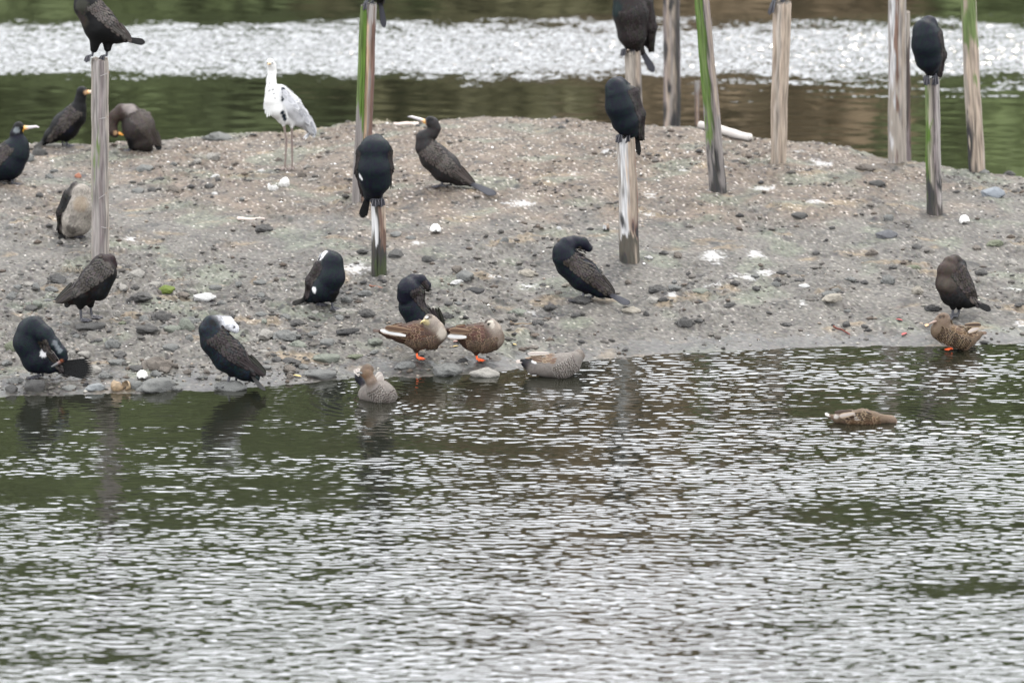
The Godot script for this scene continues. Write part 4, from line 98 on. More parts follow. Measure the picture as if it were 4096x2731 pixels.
	{name = "duck", label = "grey gadwall drake preening in the shallows with its brown head turned to its black rear", category = "duck", group = "ducks at the waterline", pos = Vector3(-0.9208, 0, -24.6705), on = "water", bones = [[-0.0701, 0.0286, -0.03, 0.0555, -0.0175, 0.0482, 0.0, 0.073, "gad_grey"], [-0.0175, 0.0482, 0.0, 0.073, 0.0409, 0.0497, 0.03, 0.0817, "gad_grey"], [0.0409, 0.0497, 0.03, 0.0817, 0.0759, 0.0376, 0.03, 0.0642, "gad_grey"], [-0.0117, 0.0908, 0.05, 0.0525, -0.0321, 0.1415, 0.06, 0.0339, "gad_grey"], [-0.0321, 0.1415, 0.06, 0.0339, -0.0584, 0.1871, 0.05, 0.0327, "gad_chestnut"], [-0.0584, 0.1871, 0.05, 0.0327, -0.0759, 0.1942, 0.03, 0.0304, "gad_head"], [-0.0759, 0.1942, 0.03, 0.0304, -0.0584, 0.2157, 0.02, 0.0304, "gad_head"], [-0.0584, 0.2157, 0.02, 0.0304, -0.0438, 0.2072, 0.01, 0.028, "gad_head"], [-0.0876, 0.0847, -0.07, 0.0292, -0.1226, 0.1193, -0.1, 0.0234, "gad_black"], [-0.1226, 0.1193, -0.1, 0.0234, -0.1372, 0.1444, -0.12, 0.0128, "gad_black"]], k = 0.02, cell = 0.0085, mottle = 0.35, fields = [{part = "breast_feathers", s = Vector3(-0.0175, 0.1023, 0), t = Vector3(0.0642, 0, 0), w0 = 0.0709, w1 = 0.0709, rows = 9, l0 = 0.014, l1 = 0.016, fw = 0.015, c_in = "gad_scale", c_edge = "gad_edge", lift = 0.003, lat = Vector3(0.2, 0, 1), both = false}, {part = "breast_feathers", s = Vector3(0.0642, 0.0783, 0), t = Vector3(0.1109, 0, 0), w0 = 0.0591, w1 = 0.0591, rows = 7, l0 = 0.014, l1 = 0.016, fw = 0.015, c_in = "gad_scale", c_edge = "gad_edge", lift = 0.003, lat = Vector3(0.5, 0, 1), both = false}], spots = [[-0.0817, 0.1816, 0.1, 0.0177, "gad_chestnut", 0.8]], bill = [[-0.0876, 0.1957, 0.06, 0.0148, "duck_bill_dark"], [-0.108, 0.1992, 0.05, 0.0118, "duck_bill_dark"], [-0.1226, 0.1886, 0.02, 0.0089, "duck_bill_dark"]], bill_flat = 0.55, plumes = [[-0.0117, 0.1254, 0.02, 0.035, 0.1791, -0.03, 0.05, 0.3, 0.2, 1.0, "gad_tert", "gad_edge", "tertial_feather"], [-0.0058, 0.1159, 0.03, 0.0467, 0.16, -0.01, 0.05, 0.3, 0.2, 1.0, "gad_tert", "gad_edge", "tertial_feather"], [-0.1168, 0.1424, -0.08, -0.1518, 0.1805, -0.12, 0.03, 0.2, 0.3, 1.0, "gad_tert", "gad_edge", "tail_feather"], [-0.1138, 0.1515, -0.08, -0.1314, 0.1866, -0.12, 0.03, 0.2, 0.3, 1.0, "gad_tert", "gad_edge", "tail_feather"]]},
	{name = "duck", label = "grey scaled gadwall drake afloat with brown back feathers and black rear, head turned away", category = "duck", group = "ducks at the waterline", pos = Vector3(0.2662, 0, -25.3347), on = "water", bones = [[-0.1139, 0.0628, 0.0, 0.0553, -0.0244, 0.0712, 0.0, 0.0748, "gad_grey"], [-0.0244, 0.0712, 0.0, 0.0748, 0.0813, 0.0712, 0.0, 0.0911, "gad_grey"], [0.0813, 0.0712, 0.0, 0.0911, 0.1383, 0.0921, 0.0, 0.0748, "gad_grey"], [0.1383, 0.0921, 0.0, 0.0748, 0.1749, 0.1256, 0.0, 0.0504, "gad_grey"], [0.1749, 0.1232, -0.01, 0.0447, 0.1968, 0.15, -0.02, 0.0309, "gad_grey"], [0.1968, 0.15, -0.02, 0.0309, 0.2074, 0.135, -0.03, 0.0277, "gad_head"], [0.2074, 0.135, -0.03, 0.0277, 0.205, 0.1092, -0.05, 0.0228, "gad_head"], [-0.1139, 0.0837, 0.0, 0.0447, -0.1627, 0.0879, 0.0, 0.0325, "gad_black"], [-0.1627, 0.0879, 0.0, 0.0325, -0.1952, 0.1047, 0.0, 0.0163, "gad_black"]], k = 0.02, cell = 0.0085, mottle = 0.35, fields = [{part = "wing", s = Vector3(0.0325, 0.1507, 0), t = Vector3(-0.1383, 0.1507, 0), w0 = 0.0424, w1 = 0.0242, rows = 7, l0 = 0.03, l1 = 0.05, fw = 0.022, c_in = "gad_back", c_edge = "gad_buff", lift = 0.003, prim = 4, c_prim = "gad_back"}, {part = "breast_feathers", s = Vector3(0.1708, 0.1172, 0), t = Vector3(0.0244, 0.0502, 0), w0 = 0.0787, w1 = 0.0606, rows = 12, l0 = 0.013, l1 = 0.015, fw = 0.014, c_in = "gad_scale", c_edge = "gad_edge", lift = 0.003}], spots = [[-0.1155, 0.1242, 0.08, 0.0151, "white"], [-0.1057, 0.1159, 0.08, 0.0121, "white"]], tail = {base = Vector3(-0.1749, 0.1047, 0), tip = Vector3(-0.2424, 0.1047, 0), up = Vector3(0, 1, 0.2), n = 5, spread = 0.0242, w = 0.02, c = "gad_tert"}, plumes = [[-0.0081, 0.1804, 0.07, -0.1586, 0.1713, 0.05, 0.03, 0.0, 0.6, 1.0, "gad_tert", "gad_edge", "tertial_feather"]]},
	{name = "duck", label = "speckled brown female duck standing in the shallows below the brown necked cormorant", category = "duck", group = "ducks at the waterline", pos = Vector3(3.1996, 0, -26.1154), on = "water", bones = [[-0.137, 0.1408, 0.0, 0.0673, -0.0799, 0.1144, 0.0, 0.0771, "mal_brown"], [-0.0799, 0.1144, 0.0, 0.0771, 0.0, 0.088, 0.0, 0.0753, "mal_brown"], [0.0, 0.088, 0.0, 0.0753, 0.0685, 0.0774, -0.02, 0.0599, "mal_brown"], [0.0685, 0.0774, -0.02, 0.0599, 0.1256, 0.0961, -0.04, 0.0342, "mal_brown"], [0.1256, 0.0961, -0.04, 0.0342, 0.1655, 0.1113, -0.05, 0.0171, "mal_brown"], [-0.1341, 0.1525, 0.0, 0.0542, -0.1199, 0.196, 0.01, 0.0468, "mal_brown"], [-0.1199, 0.196, 0.01, 0.0468, -0.1113, 0.2312, 0.01, 0.0411, "mal_head"], [-0.1113, 0.2312, 0.01, 0.0411, -0.1256, 0.2341, 0.01, 0.0377, "mal_head"], [-0.1541, 0.2194, 0.01, 0.024, -0.1712, 0.2136, 0.01, 0.0171, "mal_head"], [-0.0799, 0.0775, 0.03, 0.0428, -0.0342, 0.0541, 0.03, 0.0285, "mal_belly"], [0.0342, 0.0469, 0.0, 0.0457, 0.0457, 0.0235, 0.0, 0.0314, "mal_brown"]], k = 0.02, cell = 0.0085, mottle = 0.35, fields = [{part = "wing", s = Vector3(-0.0571, 0.1936, 0), t = Vector3(0.1256, 0.1278, -0.03), w0 = 0.0499, w1 = 0.028, rows = 8, l0 = 0.03, l1 = 0.045, fw = 0.022, c_in = "mal_wing", c_edge = "mal_fringe", lift = 0.003, prim = 5, c_prim = "mal_dark"}, {part = "flank_feathers", s = Vector3(-0.1484, 0.1525, 0), t = Vector3(0.0685, 0.048, -0.02), w0 = 0.0686, w1 = 0.0623, rows = 13, l0 = 0.02, l1 = 0.026, fw = 0.018, c_in = "mal_dark", c_edge = "mal_fringe", lift = 0.003}], legs = [[-0.0514, 0.0306, 0.03, -0.0514, 0.0071, 0.03]], leg_col = "duck_leg", leg_r = 0.007, foot = 0.058, head = Vector3(-1, 0, 0.3), spots = [[-0.137, 0.273, 0.1, 0.028, "mal_crown", 0.7], [-0.1027, 0.28, 0.08, 0.0312, "mal_crown", 0.7], [-0.1427, 0.269, 0.12, 0.0125, "mal_dark"], [-0.1199, 0.2749, 0.12, 0.0125, "mal_dark"], [0.0828, 0.1592, 0.09, 0.0156, "white"], [-0.0799, 0.0813, 0.12, 0.0374, "mal_belly"]], bill = [[-0.1655, 0.2189, 0.02, 0.0187, "mal_bill"], [-0.1941, 0.2083, 0.025, 0.0156, "mal_bill"], [-0.2214, 0.1972, 0.03, 0.0093, "mal_bill"]], bill_flat = 0.55, eyes = [[-0.1438, 0.2589, 0.085, 0.0035]], tail = {base = Vector3(0.1427, 0.1025, -0.05), tip = Vector3(0.2055, 0.1154, -0.07), up = Vector3(0, 1, 0.2), n = 5, spread = 0.0187, w = 0.02, c = "mal_wing"}, plumes = [[0.0342, 0.1937, 0.05, 0.157, 0.1865, 0.0, 0.04, 0.0, 0.6, 1.0, "mal_dark", "mal_fringe", "tertial_feather"], [0.0571, 0.1457, 0.07, 0.1398, 0.1725, 0.01, 0.04, 0.0, 0.4, 1.0, "gad_tert", "mal_fringe", "wing_tip"]]},
	{name = "duck", label = "speckled brown duck dabbling alone on the pond with its bill under water", category = "duck", group = "ducks at the waterline", pos = Vector3(2.2931, 0, -24.0392), on = "water", bones = [[-0.1899, 0.0418, 0.0, 0.0141, -0.1337, 0.0272, 0.0, 0.0281, "mal_brown"], [-0.1337, 0.0272, 0.0, 0.0281, -0.0528, 0.0309, 0.0, 0.0475, "mal_brown"], [-0.0528, 0.0309, 0.0, 0.0475, 0.0281, 0.0345, 0.0, 0.0563, "mal_brown"], [0.0281, 0.0345, 0.0, 0.0563, 0.0985, 0.0272, 0.0, 0.0457, "mal_brown"], [0.0985, 0.0272, 0.0, 0.0457, 0.1548, 0.0236, 0.0, 0.0299, "mal_brown"], [0.1548, 0.0236, 0.0, 0.0281, 0.197, 0.0236, 0.0, 0.0239, "mal_brown"], [0.197, 0.0236, 0.0, 0.0239, 0.2251, 0.0182, 0.0, 0.0232, "mal_head"], [0.2251, 0.0182, 0.0, 0.0232, 0.2427, 0.0091, 0.0, 0.0155, "mal_head"]], k = 0.02, cell = 0.0085, mottle = 0.35, fields = [{part = "wing", s = Vector3(0.0809, 0.0672, 0), t = Vector3(-0.1055, 0.0599, 0), w0 = 0.0403, w1 = 0.0202, rows = 8, l0 = 0.028, l1 = 0.05, fw = 0.02, c_in = "mal_dark", c_edge = "mal_fringe", lift = 0.003, prim = 4, c_prim = "gad_tert"}, {part = "flank_feathers", s = Vector3(0.1407, 0.0272, 0), t = Vector3(-0.0704, 0.0163, 0), w0 = 0.0403, w1 = 0.0259, rows = 12, l0 = 0.022, l1 = 0.028, fw = 0.018, c_in = "mal_wing", c_edge = "mal_fringe", lift = 0.003}], spots = [[-0.0704, 0.0567, 0.1, 0.0144, "mal_belly"], [0.0879, 0.0294, 0.1, 0.0231, "mal_belly", 0.8], [-0.1477, 0.0588, 0.08, 0.0173, "mal_belly", 0.8]], bill = [[0.2462, 0.0073, 0.0, 0.0144, "mal_bill"], [0.2638, -0.0163, 0.0, 0.0115, "mal_bill"], [0.2744, -0.0309, 0.0, 0.0086, "mal_bill"]], bill_flat = 0.55, tail = {base = Vector3(-0.1829, 0.0454, 0), tip = Vector3(-0.2216, 0.0599, 0), up = Vector3(0, 1, 0.2), n = 5, spread = 0.0173, w = 0.02, c = "mal_belly"}, plumes = [[-0.0352, 0.0945, 0.12, -0.1337, 0.065, 0.09, 0.035, 0.0, 0.5, 1.0, "gad_tert", "mal_fringe", "tertial_feather"], [-0.0528, 0.0987, 0.08, -0.1618, 0.0786, 0.03, 0.035, 0.0, 0.8, 0.6, "mal_dark", "mal_dark", "wing_tip"]]}
]
var STONES := [
	[-3.0199, -26.2204, 0.1049, 0.0422, 0.0801, 0.28, "stone_dark", 7, 0.1476, "stone", "medium dark grey flat stone lying under the scaly cormorant on the flat rock", "stone", "stones lying on the bank"],
	[-2.7223, -26.8461, 0.0944, 0.038, 0.079, 0.28, "stone_dark", 2, 0.1702, "stone", "medium dark grey flat stone lying right of the scaly cormorant on the flat rock", "stone", "stones lying on the bank"],
	[-2.5528, -27.0167, 0.0647, 0.037, 0.0517, 0.28, "stone_moss", 4, 0.0745, "stone", "small bright green mossy angular stone lying right of the nail studded post", "stone", "stones lying on the bank"],
	[-2.6434, -27.1587, 0.052, 0.0268, 0.043, 0.28, "stone_pale", 1, -0.0641, "stone", "small pale angular stone lying right of the nail studded post", "stone", "stones lying on the bank"],
	[-2.4286, -26.9243, 0.0559, 0.0257, 0.0458, 0.28, "stone_brown", 11, 0.0219, "stone", "small brown lumpy stone lying right of the scaly cormorant on the flat rock", "stone", "stones lying on the bank"],
	[-2.2636, -26.9046, 0.0817, 0.0329, 0.0614, 0.28, "stone_white", 0, 0.1156, "stone", "medium white flat stone lying left of the white crowned cormorant", "stone", "stones lying on the bank"],
	[-2.5258, -26.422, 0.0803, 0.0404, 0.0573, 0.28, "stone_dark", 5, 0.2082, "stone", "medium dark grey lumpy stone lying right of the scaly cormorant on the flat rock", "stone", "stones lying on the bank"],
	[-2.6142, -26.1, 0.0836, 0.0371, 0.0665, 0.28, "stone_dark", 3, 0.131, "stone", "medium dark grey rounded stone lying right of the scaly cormorant on the flat rock", "stone", "stones lying on the bank"],
	[-2.3284, -26.1795, 0.0628, 0.0687, 0.04, 0.28, "stone_greygreen", 10, -0.1867, "stone", "small greenish grey angular stone lying right of the scaly cormorant on the flat rock", "stone", "stones lying on the bank"],
	[-2.428, -26.1683, 0.0754, 0.0365, 0.0468, 0.28, "stone_greygreen", 1, -0.1453, "stone", "medium greenish grey angular stone lying right of the scaly cormorant on the flat rock", "stone", "stones lying on the bank"],
	[-2.3074, -26.3328, 0.0758, 0.0357, 0.0508, 0.28, "stone_grey", 5, 0.1862, "stone", "medium grey lumpy stone lying right of the scaly cormorant on the flat rock", "stone", "stones lying on the bank"],
	[-2.4567, -25.3658, 0.1221, 0.0543, 0.0838, 0.28, "stone_brown", 5, 0.0196, "stone", "large brown lumpy stone lying left of the white headed cormorant at the waterline", "stone", "stones lying on the bank"],
	[-1.8744, -27.268, 0.0522, 0.021, 0.0405, 0.28, "stone_grey", 3, -0.1592, "stone", "small grey flat stone lying left of the white crowned cormorant", "stone", "stones lying on the bank"],
	[-1.9616, -26.7603, 0.0299, 0.0246, 0.0252, 0.28, "stone_dark", 4, 0.2333, "stone", "small dark grey angular stone lying left of the white crowned cormorant", "stone", "stones lying on the bank"],
	[-2.8636, -26.5024, 0.0275, 0.0301, 0.0227, 0.28, "stone_pale", 6, -0.2392, "stone", "small pale rounded stone lying right of the scaly cormorant on the flat rock", "stone", "stones lying on the bank"],
	[-3.2051, -26.2622, 0.0294, 0.0159, 0.021, 0.28, "stone_grey", 3, -0.1181, "stone", "small grey rounded stone lying left of the scaly cormorant on the flat rock", "stone", "stones lying on the bank"],
	[-2.9994, -25.5679, 0.0533, 0.0258, 0.0371, 0.28, "stone_pale", 1, 0.048, "stone", "small pale angular stone lying right of the preening black cormorant", "stone", "stones lying on the bank"],
	[-3.0839, -25.5542, 0.0287, 0.0299, 0.0224, 0.28, "stone_pale", 1, -0.095, "stone", "small pale angular stone lying in front of the scaly cormorant on the flat rock", "stone", "stones lying on the bank"],
	[-3.0119, -25.533, 0.0205, 0.0104, 0.0165, 0.28, "stone_pale", 9, 0.0982, "stone", "small pale rounded stone lying right of the preening black cormorant", "stone", "stones lying on the bank"],
	[-3.52, -25.6651, 0.0535, 0.0445, 0.0354, 0.28, "stone_moss_grey", 9, 0.1023, "stone", "small moss tinged grey rounded stone lying behind the preening black cormorant", "stone", "stones lying on the bank"],
	[-2.7588, -25.4586, 0.0694, 0.0279, 0.0439, 0.28, "stone_grey", 1, 0.2246, "stone", "medium grey flat stone lying right of the preening black cormorant", "stone", "stones lying on the bank"],
	[-2.6066, -25.3172, 0.0528, 0.0213, 0.0371, 0.28, "stone_dark", 9, -0.241, "stone", "small dark grey flat stone lying left of the white headed cormorant at the waterline", "stone", "stones lying on the bank"],
	[-3.2606, -24.882, 0.068, 0.0668, 0.0544, 0.28, "stone_dark", 7, -0.0618, "stone", "medium dark grey angular stone lying under the preening black cormorant", "stone", "stones lying on the bank"],
	[-3.4205, -24.8507, 0.0439, 0.0338, 0.0357, 0.28, "stone_dark", 9, -0.2266, "stone", "small dark grey rounded stone lying left of the preening black cormorant", "stone", "stones lying on the bank"],
	[-3.4304, -25.0549, 0.0523, 0.0257, 0.0346, 0.28, "stone_grey", 5, -0.1905, "stone", "small grey lumpy stone lying left of the preening black cormorant", "stone", "stones lying on the bank"],
	[-3.0272, -24.9025, 0.052, 0.0209, 0.0352, 0.28, "stone_grey", 9, -0.0778, "stone", "small grey rounded stone lying right of the preening black cormorant", "stone", "stones lying on the bank"],
	[-2.9281, -24.9855, 0.0241, 0.0159, 0.0169, 0.28, "stone_black", 6, 0.1378, "stone", "small black rounded stone lying right of the preening black cormorant", "stone", "stones lying on the bank"],
	[-2.8546, -24.8974, 0.068, 0.0287, 0.0438, 0.28, "stone_wet", 6, 0.1798, "stone", "medium wet light grey rounded stone lying right of the preening black cormorant", "stone", "stones lying on the bank"],
	[-2.5774, -24.9257, 0.0601, 0.0422, 0.0377, 0.28, "stone_grey", 1, -0.1458, "stone", "small grey angular stone lying left of the white headed cormorant at the waterline", "stone", "stones lying on the bank"],
	[-2.4333, -24.9246, 0.1321, 0.0532, 0.0975, 0.28, "stone_grey", 6, 0.209, "stone", "large grey flat stone lying left of the white headed cormorant at the waterline", "stone", "stones lying on the bank"],
	[-1.9398, -24.9652, 0.1123, 0.0452, 0.0784, 0.28, "stone_grey", 0, -0.0938, "stone", "large grey flat stone lying under the white headed cormorant at the waterline", "stone", "stones lying on the bank"],
	[-1.8297, -25.9835, 0.0312, 0.0307, 0.0216, 0.28, "stone_pale", 4, 0.1494, "stone", "small pale angular stone lying left of the white crowned cormorant", "stone", "stones lying on the bank"],
	[-2.2905, -25.9214, 0.0332, 0.0296, 0.0254, 0.28, "stone_grey", 8, 0.2484, "stone", "small grey lumpy stone lying behind the white headed cormorant at the waterline", "stone", "stones lying on the bank"],
	[-1.8202, -26.4867, 0.0466, 0.0188, 0.0306, 0.28, "stone_grey", 0, -0.2095, "stone", "small grey flat stone lying left of the short stump post", "stone", "stones lying on the bank"],
	[-3.4115, -27.4239, 0.0788, 0.0422, 0.0597, 0.28, "stone_dark", 11, -0.2341, "stone", "medium dark grey lumpy stone lying left of the nail studded post", "stone", "stones lying on the bank"],
	[-3.7315, -27.4639, 0.0394, 0.0208, 0.0312, 0.28, "stone_pale", 6, 0.1631, "stone", "small pale rounded stone lying left of the nail studded post", "stone", "stones lying on the bank"],
	[-3.6107, -27.2657, 0.0479, 0.0228, 0.0347, 0.28, "stone_pale", 11, -0.1772, "stone", "small pale lumpy stone lying left of the nail studded post", "stone", "stones lying on the bank"],
	[-1.7454, -25.7007, 0.0288, 0.0116, 0.0244, 0.28, "stone_pale", 0, 0.1508, "stone", "small pale rounded stone lying behind the white headed cormorant at the waterline", "stone", "stones lying on the bank"],
	[-1.7173, -25.5137, 0.0327, 0.0147, 0.0228, 0.28, "stone_grey", 3, -0.1847, "stone", "small grey rounded stone lying right of the white headed cormorant at the waterline", "stone", "stones lying on the bank"],
	[-1.7169, -25.3763, 0.0407, 0.0164, 0.0321, 0.28, "stone_grey", 4, 0.0652, "stone", "small grey angular stone lying right of the white headed cormorant at the waterline", "stone", "stones lying on the bank"],
	[-3.4202, -27.1265, 0.0563, 0.0326, 0.0451, 0.28, "stone_grey", 2, -0.1656, "stone", "small grey lumpy stone lying left of the nail studded post", "stone", "stones lying on the bank"],
	[-3.0534, -26.065, 0.0209, 0.0205, 0.0147, 0.28, "stone_dark", 1, 0.1724, "stone", "small dark grey angular stone lying in front of the scaly cormorant on the flat rock", "stone", "stones lying on the bank"],
	[-3.1128, -26.074, 0.0292, 0.016, 0.0201, 0.28, "stone_grey", 9, 0.211, "stone", "small grey rounded stone lying in front of the scaly cormorant on the flat rock", "stone", "stones lying on the bank"],
	[-2.8087, -26.2907, 0.0294, 0.0155, 0.0225, 0.28, "stone_moss_grey", 3, 0.238, "stone", "small moss tinged grey rounded stone lying right of the scaly cormorant on the flat rock", "stone", "stones lying on the bank"],
	[-2.306, -24.9336, 0.0481, 0.0193, 0.0348, 0.28, "stone_grey", 11, 0.0944, "stone", "small grey flat stone lying left of the white headed cormorant at the waterline", "stone", "stones lying on the bank"],
	[-2.785, -26.3924, 0.0422, 0.017, 0.0293, 0.28, "stone_grey", 6, -0.1045, "stone", "small grey rounded stone lying right of the scaly cormorant on the flat rock", "stone", "stones lying on the bank"],
	[-2.8116, -25.1781, 0.0485, 0.02, 0.0346, 0.28, "stone_grey", 5, -0.1937, "stone", "small grey lumpy stone lying right of the preening black cormorant", "stone", "stones lying on the bank"],
	[-2.5018, -26.2458, 0.0378, 0.0225, 0.0306, 0.28, "stone_grey", 3, 0.0635, "stone", "small grey rounded stone lying behind the white headed cormorant at the waterline", "stone", "stones lying on the bank"],
	[-1.2975, -25.5973, 0.0923, 0.0445, 0.0679, 0.28, "stone_greygreen", 7, -0.1599, "stone", "medium greenish grey angular stone lying left of the larger brown duck", "stone", "stones lying on the bank"],
	[-1.3268, -25.2686, 0.1136, 0.0457, 0.0833, 0.28, "stone_grey", 7, -0.2184, "stone", "large grey flat stone lying left of the preening gadwall", "stone", "stones lying on the bank"],
	[-1.1692, -26.1667, 0.0838, 0.0371, 0.0673, 0.28, "stone_black", 7, 0.0973, "stone", "medium black angular stone lying right of the white crowned cormorant", "stone", "stones lying on the bank"],
	[-1.1038, -25.6795, 0.0576, 0.024, 0.0445, 0.28, "stone_moss_grey", 7, -0.0683, "stone", "small moss tinged grey angular stone lying left of the larger brown duck", "stone", "stones lying on the bank"],
	[-0.7448, -25.4936, 0.0736, 0.0296, 0.0576, 0.28, "stone_grey", 6, 0.1676, "stone", "medium grey rounded stone lying left of the larger brown duck", "stone", "stones lying on the bank"],
	[-0.4406, -25.3905, 0.1182, 0.0476, 0.0805, 0.28, "stone_grey", 8, 0.2284, "stone", "large grey flat stone lying left of the smaller brown duck", "stone", "stones lying on the bank"],
	[-0.1959, -25.3679, 0.1099, 0.0442, 0.0768, 0.28, "stone_pale", 3, 0.0403, "stone", "medium pale flat stone lying in front of the smaller brown duck", "stone", "stones lying on the bank"],
	[-1.052, -26.5134, 0.0721, 0.0377, 0.0449, 0.28, "stone_dark", 8, -0.087, "stone", "medium dark grey lumpy stone lying right of the white crowned cormorant", "stone", "stones lying on the bank"],
	[-1.5534, -26.3799, 0.0675, 0.0272, 0.0461, 0.28, "stone_dark", 8, 0.1583, "stone", "small dark grey flat stone lying left of the white crowned cormorant", "stone", "stones lying on the bank"],
	[-1.3977, -26.3024, 0.0421, 0.0169, 0.0324, 0.28, "stone_dark", 7, -0.0761, "stone", "small dark grey angular stone lying in front of the white crowned cormorant", "stone", "stones lying on the bank"],
	[-1.5404, -25.5392, 0.0696, 0.028, 0.0535, 0.28, "stone_dark", 10, -0.075, "stone", "medium dark grey angular stone lying right of the white headed cormorant at the waterline", "stone", "stones lying on the bank"],
	[-1.6481, -25.5603, 0.041, 0.0208, 0.0334, 0.28, "stone_dark", 9, 0.2381, "stone", "small dark grey rounded stone lying right of the white headed cormorant at the waterline", "stone", "stones lying on the bank"],
	[-1.609, -26.023, 0.0958, 0.0386, 0.0805, 0.28, "stone_grey", 5, 0.0147, "stone", "medium grey flat stone lying left of the white crowned cormorant", "stone", "stones lying on the bank"],
	[-1.4238, -26.1505, 0.0502, 0.0202, 0.0331, 0.28, "stone_grey", 6, 0.2187, "stone", "small grey flat stone lying in front of the white crowned cormorant", "stone", "stones lying on the bank"],
	[-1.8763, -27.2707, 0.0522, 0.0219, 0.0381, 0.28, "stone_grey", 0, 0.1098, "stone", "small grey rounded stone lying left of the white crowned cormorant", "stone", "stones lying on the bank"],
	[-1.2354, -26.6376, 0.0554, 0.0223, 0.0436, 0.28, "stone_pale", 3, 0.0584, "stone", "small pale flat stone lying right of the white crowned cormorant", "stone", "stones lying on the bank"],
	[-1.1599, -26.6666, 0.0426, 0.0186, 0.0356, 0.28, "stone_pale", 10, -0.0987, "stone", "small pale angular stone lying right of the white crowned cormorant", "stone", "stones lying on the bank"],
	[-0.4059, -27.3173, 0.0523, 0.0211, 0.0391, 0.28, "stone_white", 6, 0.1102, "stone", "small white flat stone lying right of the short stump post", "stone", "stones lying on the bank"],
	[-0.282, -27.1188, 0.0866, 0.0349, 0.0542, 0.28, "stone_black", 4, 0.0432, "stone", "medium black flat stone lying right of the short stump post", "stone", "stones lying on the bank"],
	[-0.4675, -26.5461, 0.0467, 0.0278, 0.0357, 0.28, "stone_dark", 5, -0.1405, "stone", "small dark grey lumpy stone lying right of the cormorant behind the two brown ducks", "stone", "stones lying on the bank"],
	[-0.4629, -26.7893, 0.0385, 0.0203, 0.03, 0.28, "stone_dark", 1, 0.2432, "stone", "small dark grey angular stone lying behind the cormorant behind the two brown ducks", "stone", "stones lying on the bank"],
	[-0.3948, -26.8217, 0.03, 0.0184, 0.0254, 0.28, "stone_grey", 3, -0.2229, "stone", "small grey rounded stone lying right of the cormorant behind the two brown ducks", "stone", "stones lying on the bank"],
	[-0.0591, -28.2922, 0.036, 0.027, 0.0234, 0.28, "stone_grey", 6, 0.234, "stone", "small grey rounded stone lying right of the cormorant standing with head up", "stone", "stones lying on the bank"],
	[-0.788, -28.438, 0.0407, 0.019, 0.0298, 0.28, "stone_grey", 0, -0.0423, "stone", "small grey rounded stone lying in front of the cormorant on the short stump", "stone", "stones lying on the bank"],
	[-1.1414, -27.9755, 0.0535, 0.0215, 0.0375, 0.28, "stone_dark", 2, 0.0451, "stone", "small dark grey flat stone lying behind the short stump post", "stone", "stones lying on the bank"],
	[-1.0896, -27.0657, 0.0605, 0.0244, 0.0408, 0.28, "stone_grey", 6, -0.2497, "stone", "small grey flat stone lying in front of the short stump post", "stone", "stones lying on the bank"],
	[-0.9689, -25.9466, 0.0623, 0.0251, 0.0445, 0.28, "stone_greygreen", 8, 0.1779, "stone", "small greenish grey flat stone lying left of the cormorant behind the two brown ducks", "stone", "stones lying on the bank"],
	[-0.9673, -25.7777, 0.0372, 0.0159, 0.0305, 0.28, "stone_grey", 6, 0.2322, "stone", "small grey rounded stone lying left of the larger brown duck", "stone", "stones lying on the bank"],
	[-1.9374, -28.718, 0.0822, 0.0331, 0.0614, 0.28, "stone_dark", 8, -0.2026, "stone", "medium dark grey flat stone lying left of the cormorant on the short stump", "stone", "stones lying on the bank"],
	[-0.3455, -25.6136, 0.037, 0.0195, 0.0276, 0.28, "stone_black", 6, 0.2256, "stone", "small black rounded stone lying left of the smaller brown duck", "stone", "stones lying on the bank"],
	[-1.8312, -25.9801, 0.0333, 0.0304, 0.0229, 0.28, "stone_pale", 7, 0.1593, "stone", "small pale angular stone lying behind the white headed cormorant at the waterline", "stone", "stones lying on the bank"],
	[-1.567, -26.1674, 0.0335, 0.0135, 0.024, 0.28, "stone_pale", 6, -0.0163, "stone", "small pale flat stone lying left of the white crowned cormorant", "stone", "stones lying on the bank"],
	[-1.751, -25.6974, 0.0288, 0.0129, 0.0189, 0.28, "stone_pale", 9, 0.0319, "stone", "small pale rounded stone lying left of the white crowned cormorant", "stone", "stones lying on the bank"],
	[-0.1212, -26.9885, 0.0302, 0.0123, 0.0254, 0.28, "stone_dark", 3, 0.0543, "stone", "small dark grey rounded stone lying left of the cormorant asleep on a clod", "stone", "stones lying on the bank"],
	[-1.7188, -25.5104, 0.0327, 0.0147, 0.0229, 0.28, "stone_grey", 0, -0.0591, "stone", "small grey rounded stone lying in front of the white crowned cormorant", "stone", "stones lying on the bank"],
	[-1.4533, -25.5949, 0.0205, 0.0141, 0.0143, 0.28, "stone_dark", 3, -0.0873, "stone", "small dark grey rounded stone lying left of the larger brown duck", "stone", "stones lying on the bank"],
	[-0.8985, -28.503, 0.0499, 0.0201, 0.041, 0.28, "stone_grey", 9, -0.0354, "stone", "small grey flat stone lying in front of the cormorant on the short stump", "stone", "stones lying on the bank"],
	[-1.4304, -26.6213, 0.0298, 0.012, 0.0252, 0.28, "stone_pale", 9, -0.1043, "stone", "small pale rounded stone lying left of the short stump post", "stone", "stones lying on the bank"],
	[0.5057, -26.9433, 0.0818, 0.0329, 0.069, 0.28, "stone_dark", 11, -0.0581, "stone", "medium dark grey flat stone lying under the cormorant asleep on a clod", "stone", "stones lying on the bank"],
	[0.8707, -26.823, 0.075, 0.0302, 0.0613, 0.28, "stone_buff", 3, 0.0479, "stone", "medium buff flat stone lying right of the cormorant asleep on a clod", "stone", "stones lying on the bank"],
	[0.4709, -26.6554, 0.0341, 0.0282, 0.0232, 0.28, "stone_dark", 7, -0.0018, "stone", "small dark grey angular stone lying in front of the cormorant asleep on a clod", "stone", "stones lying on the bank"],
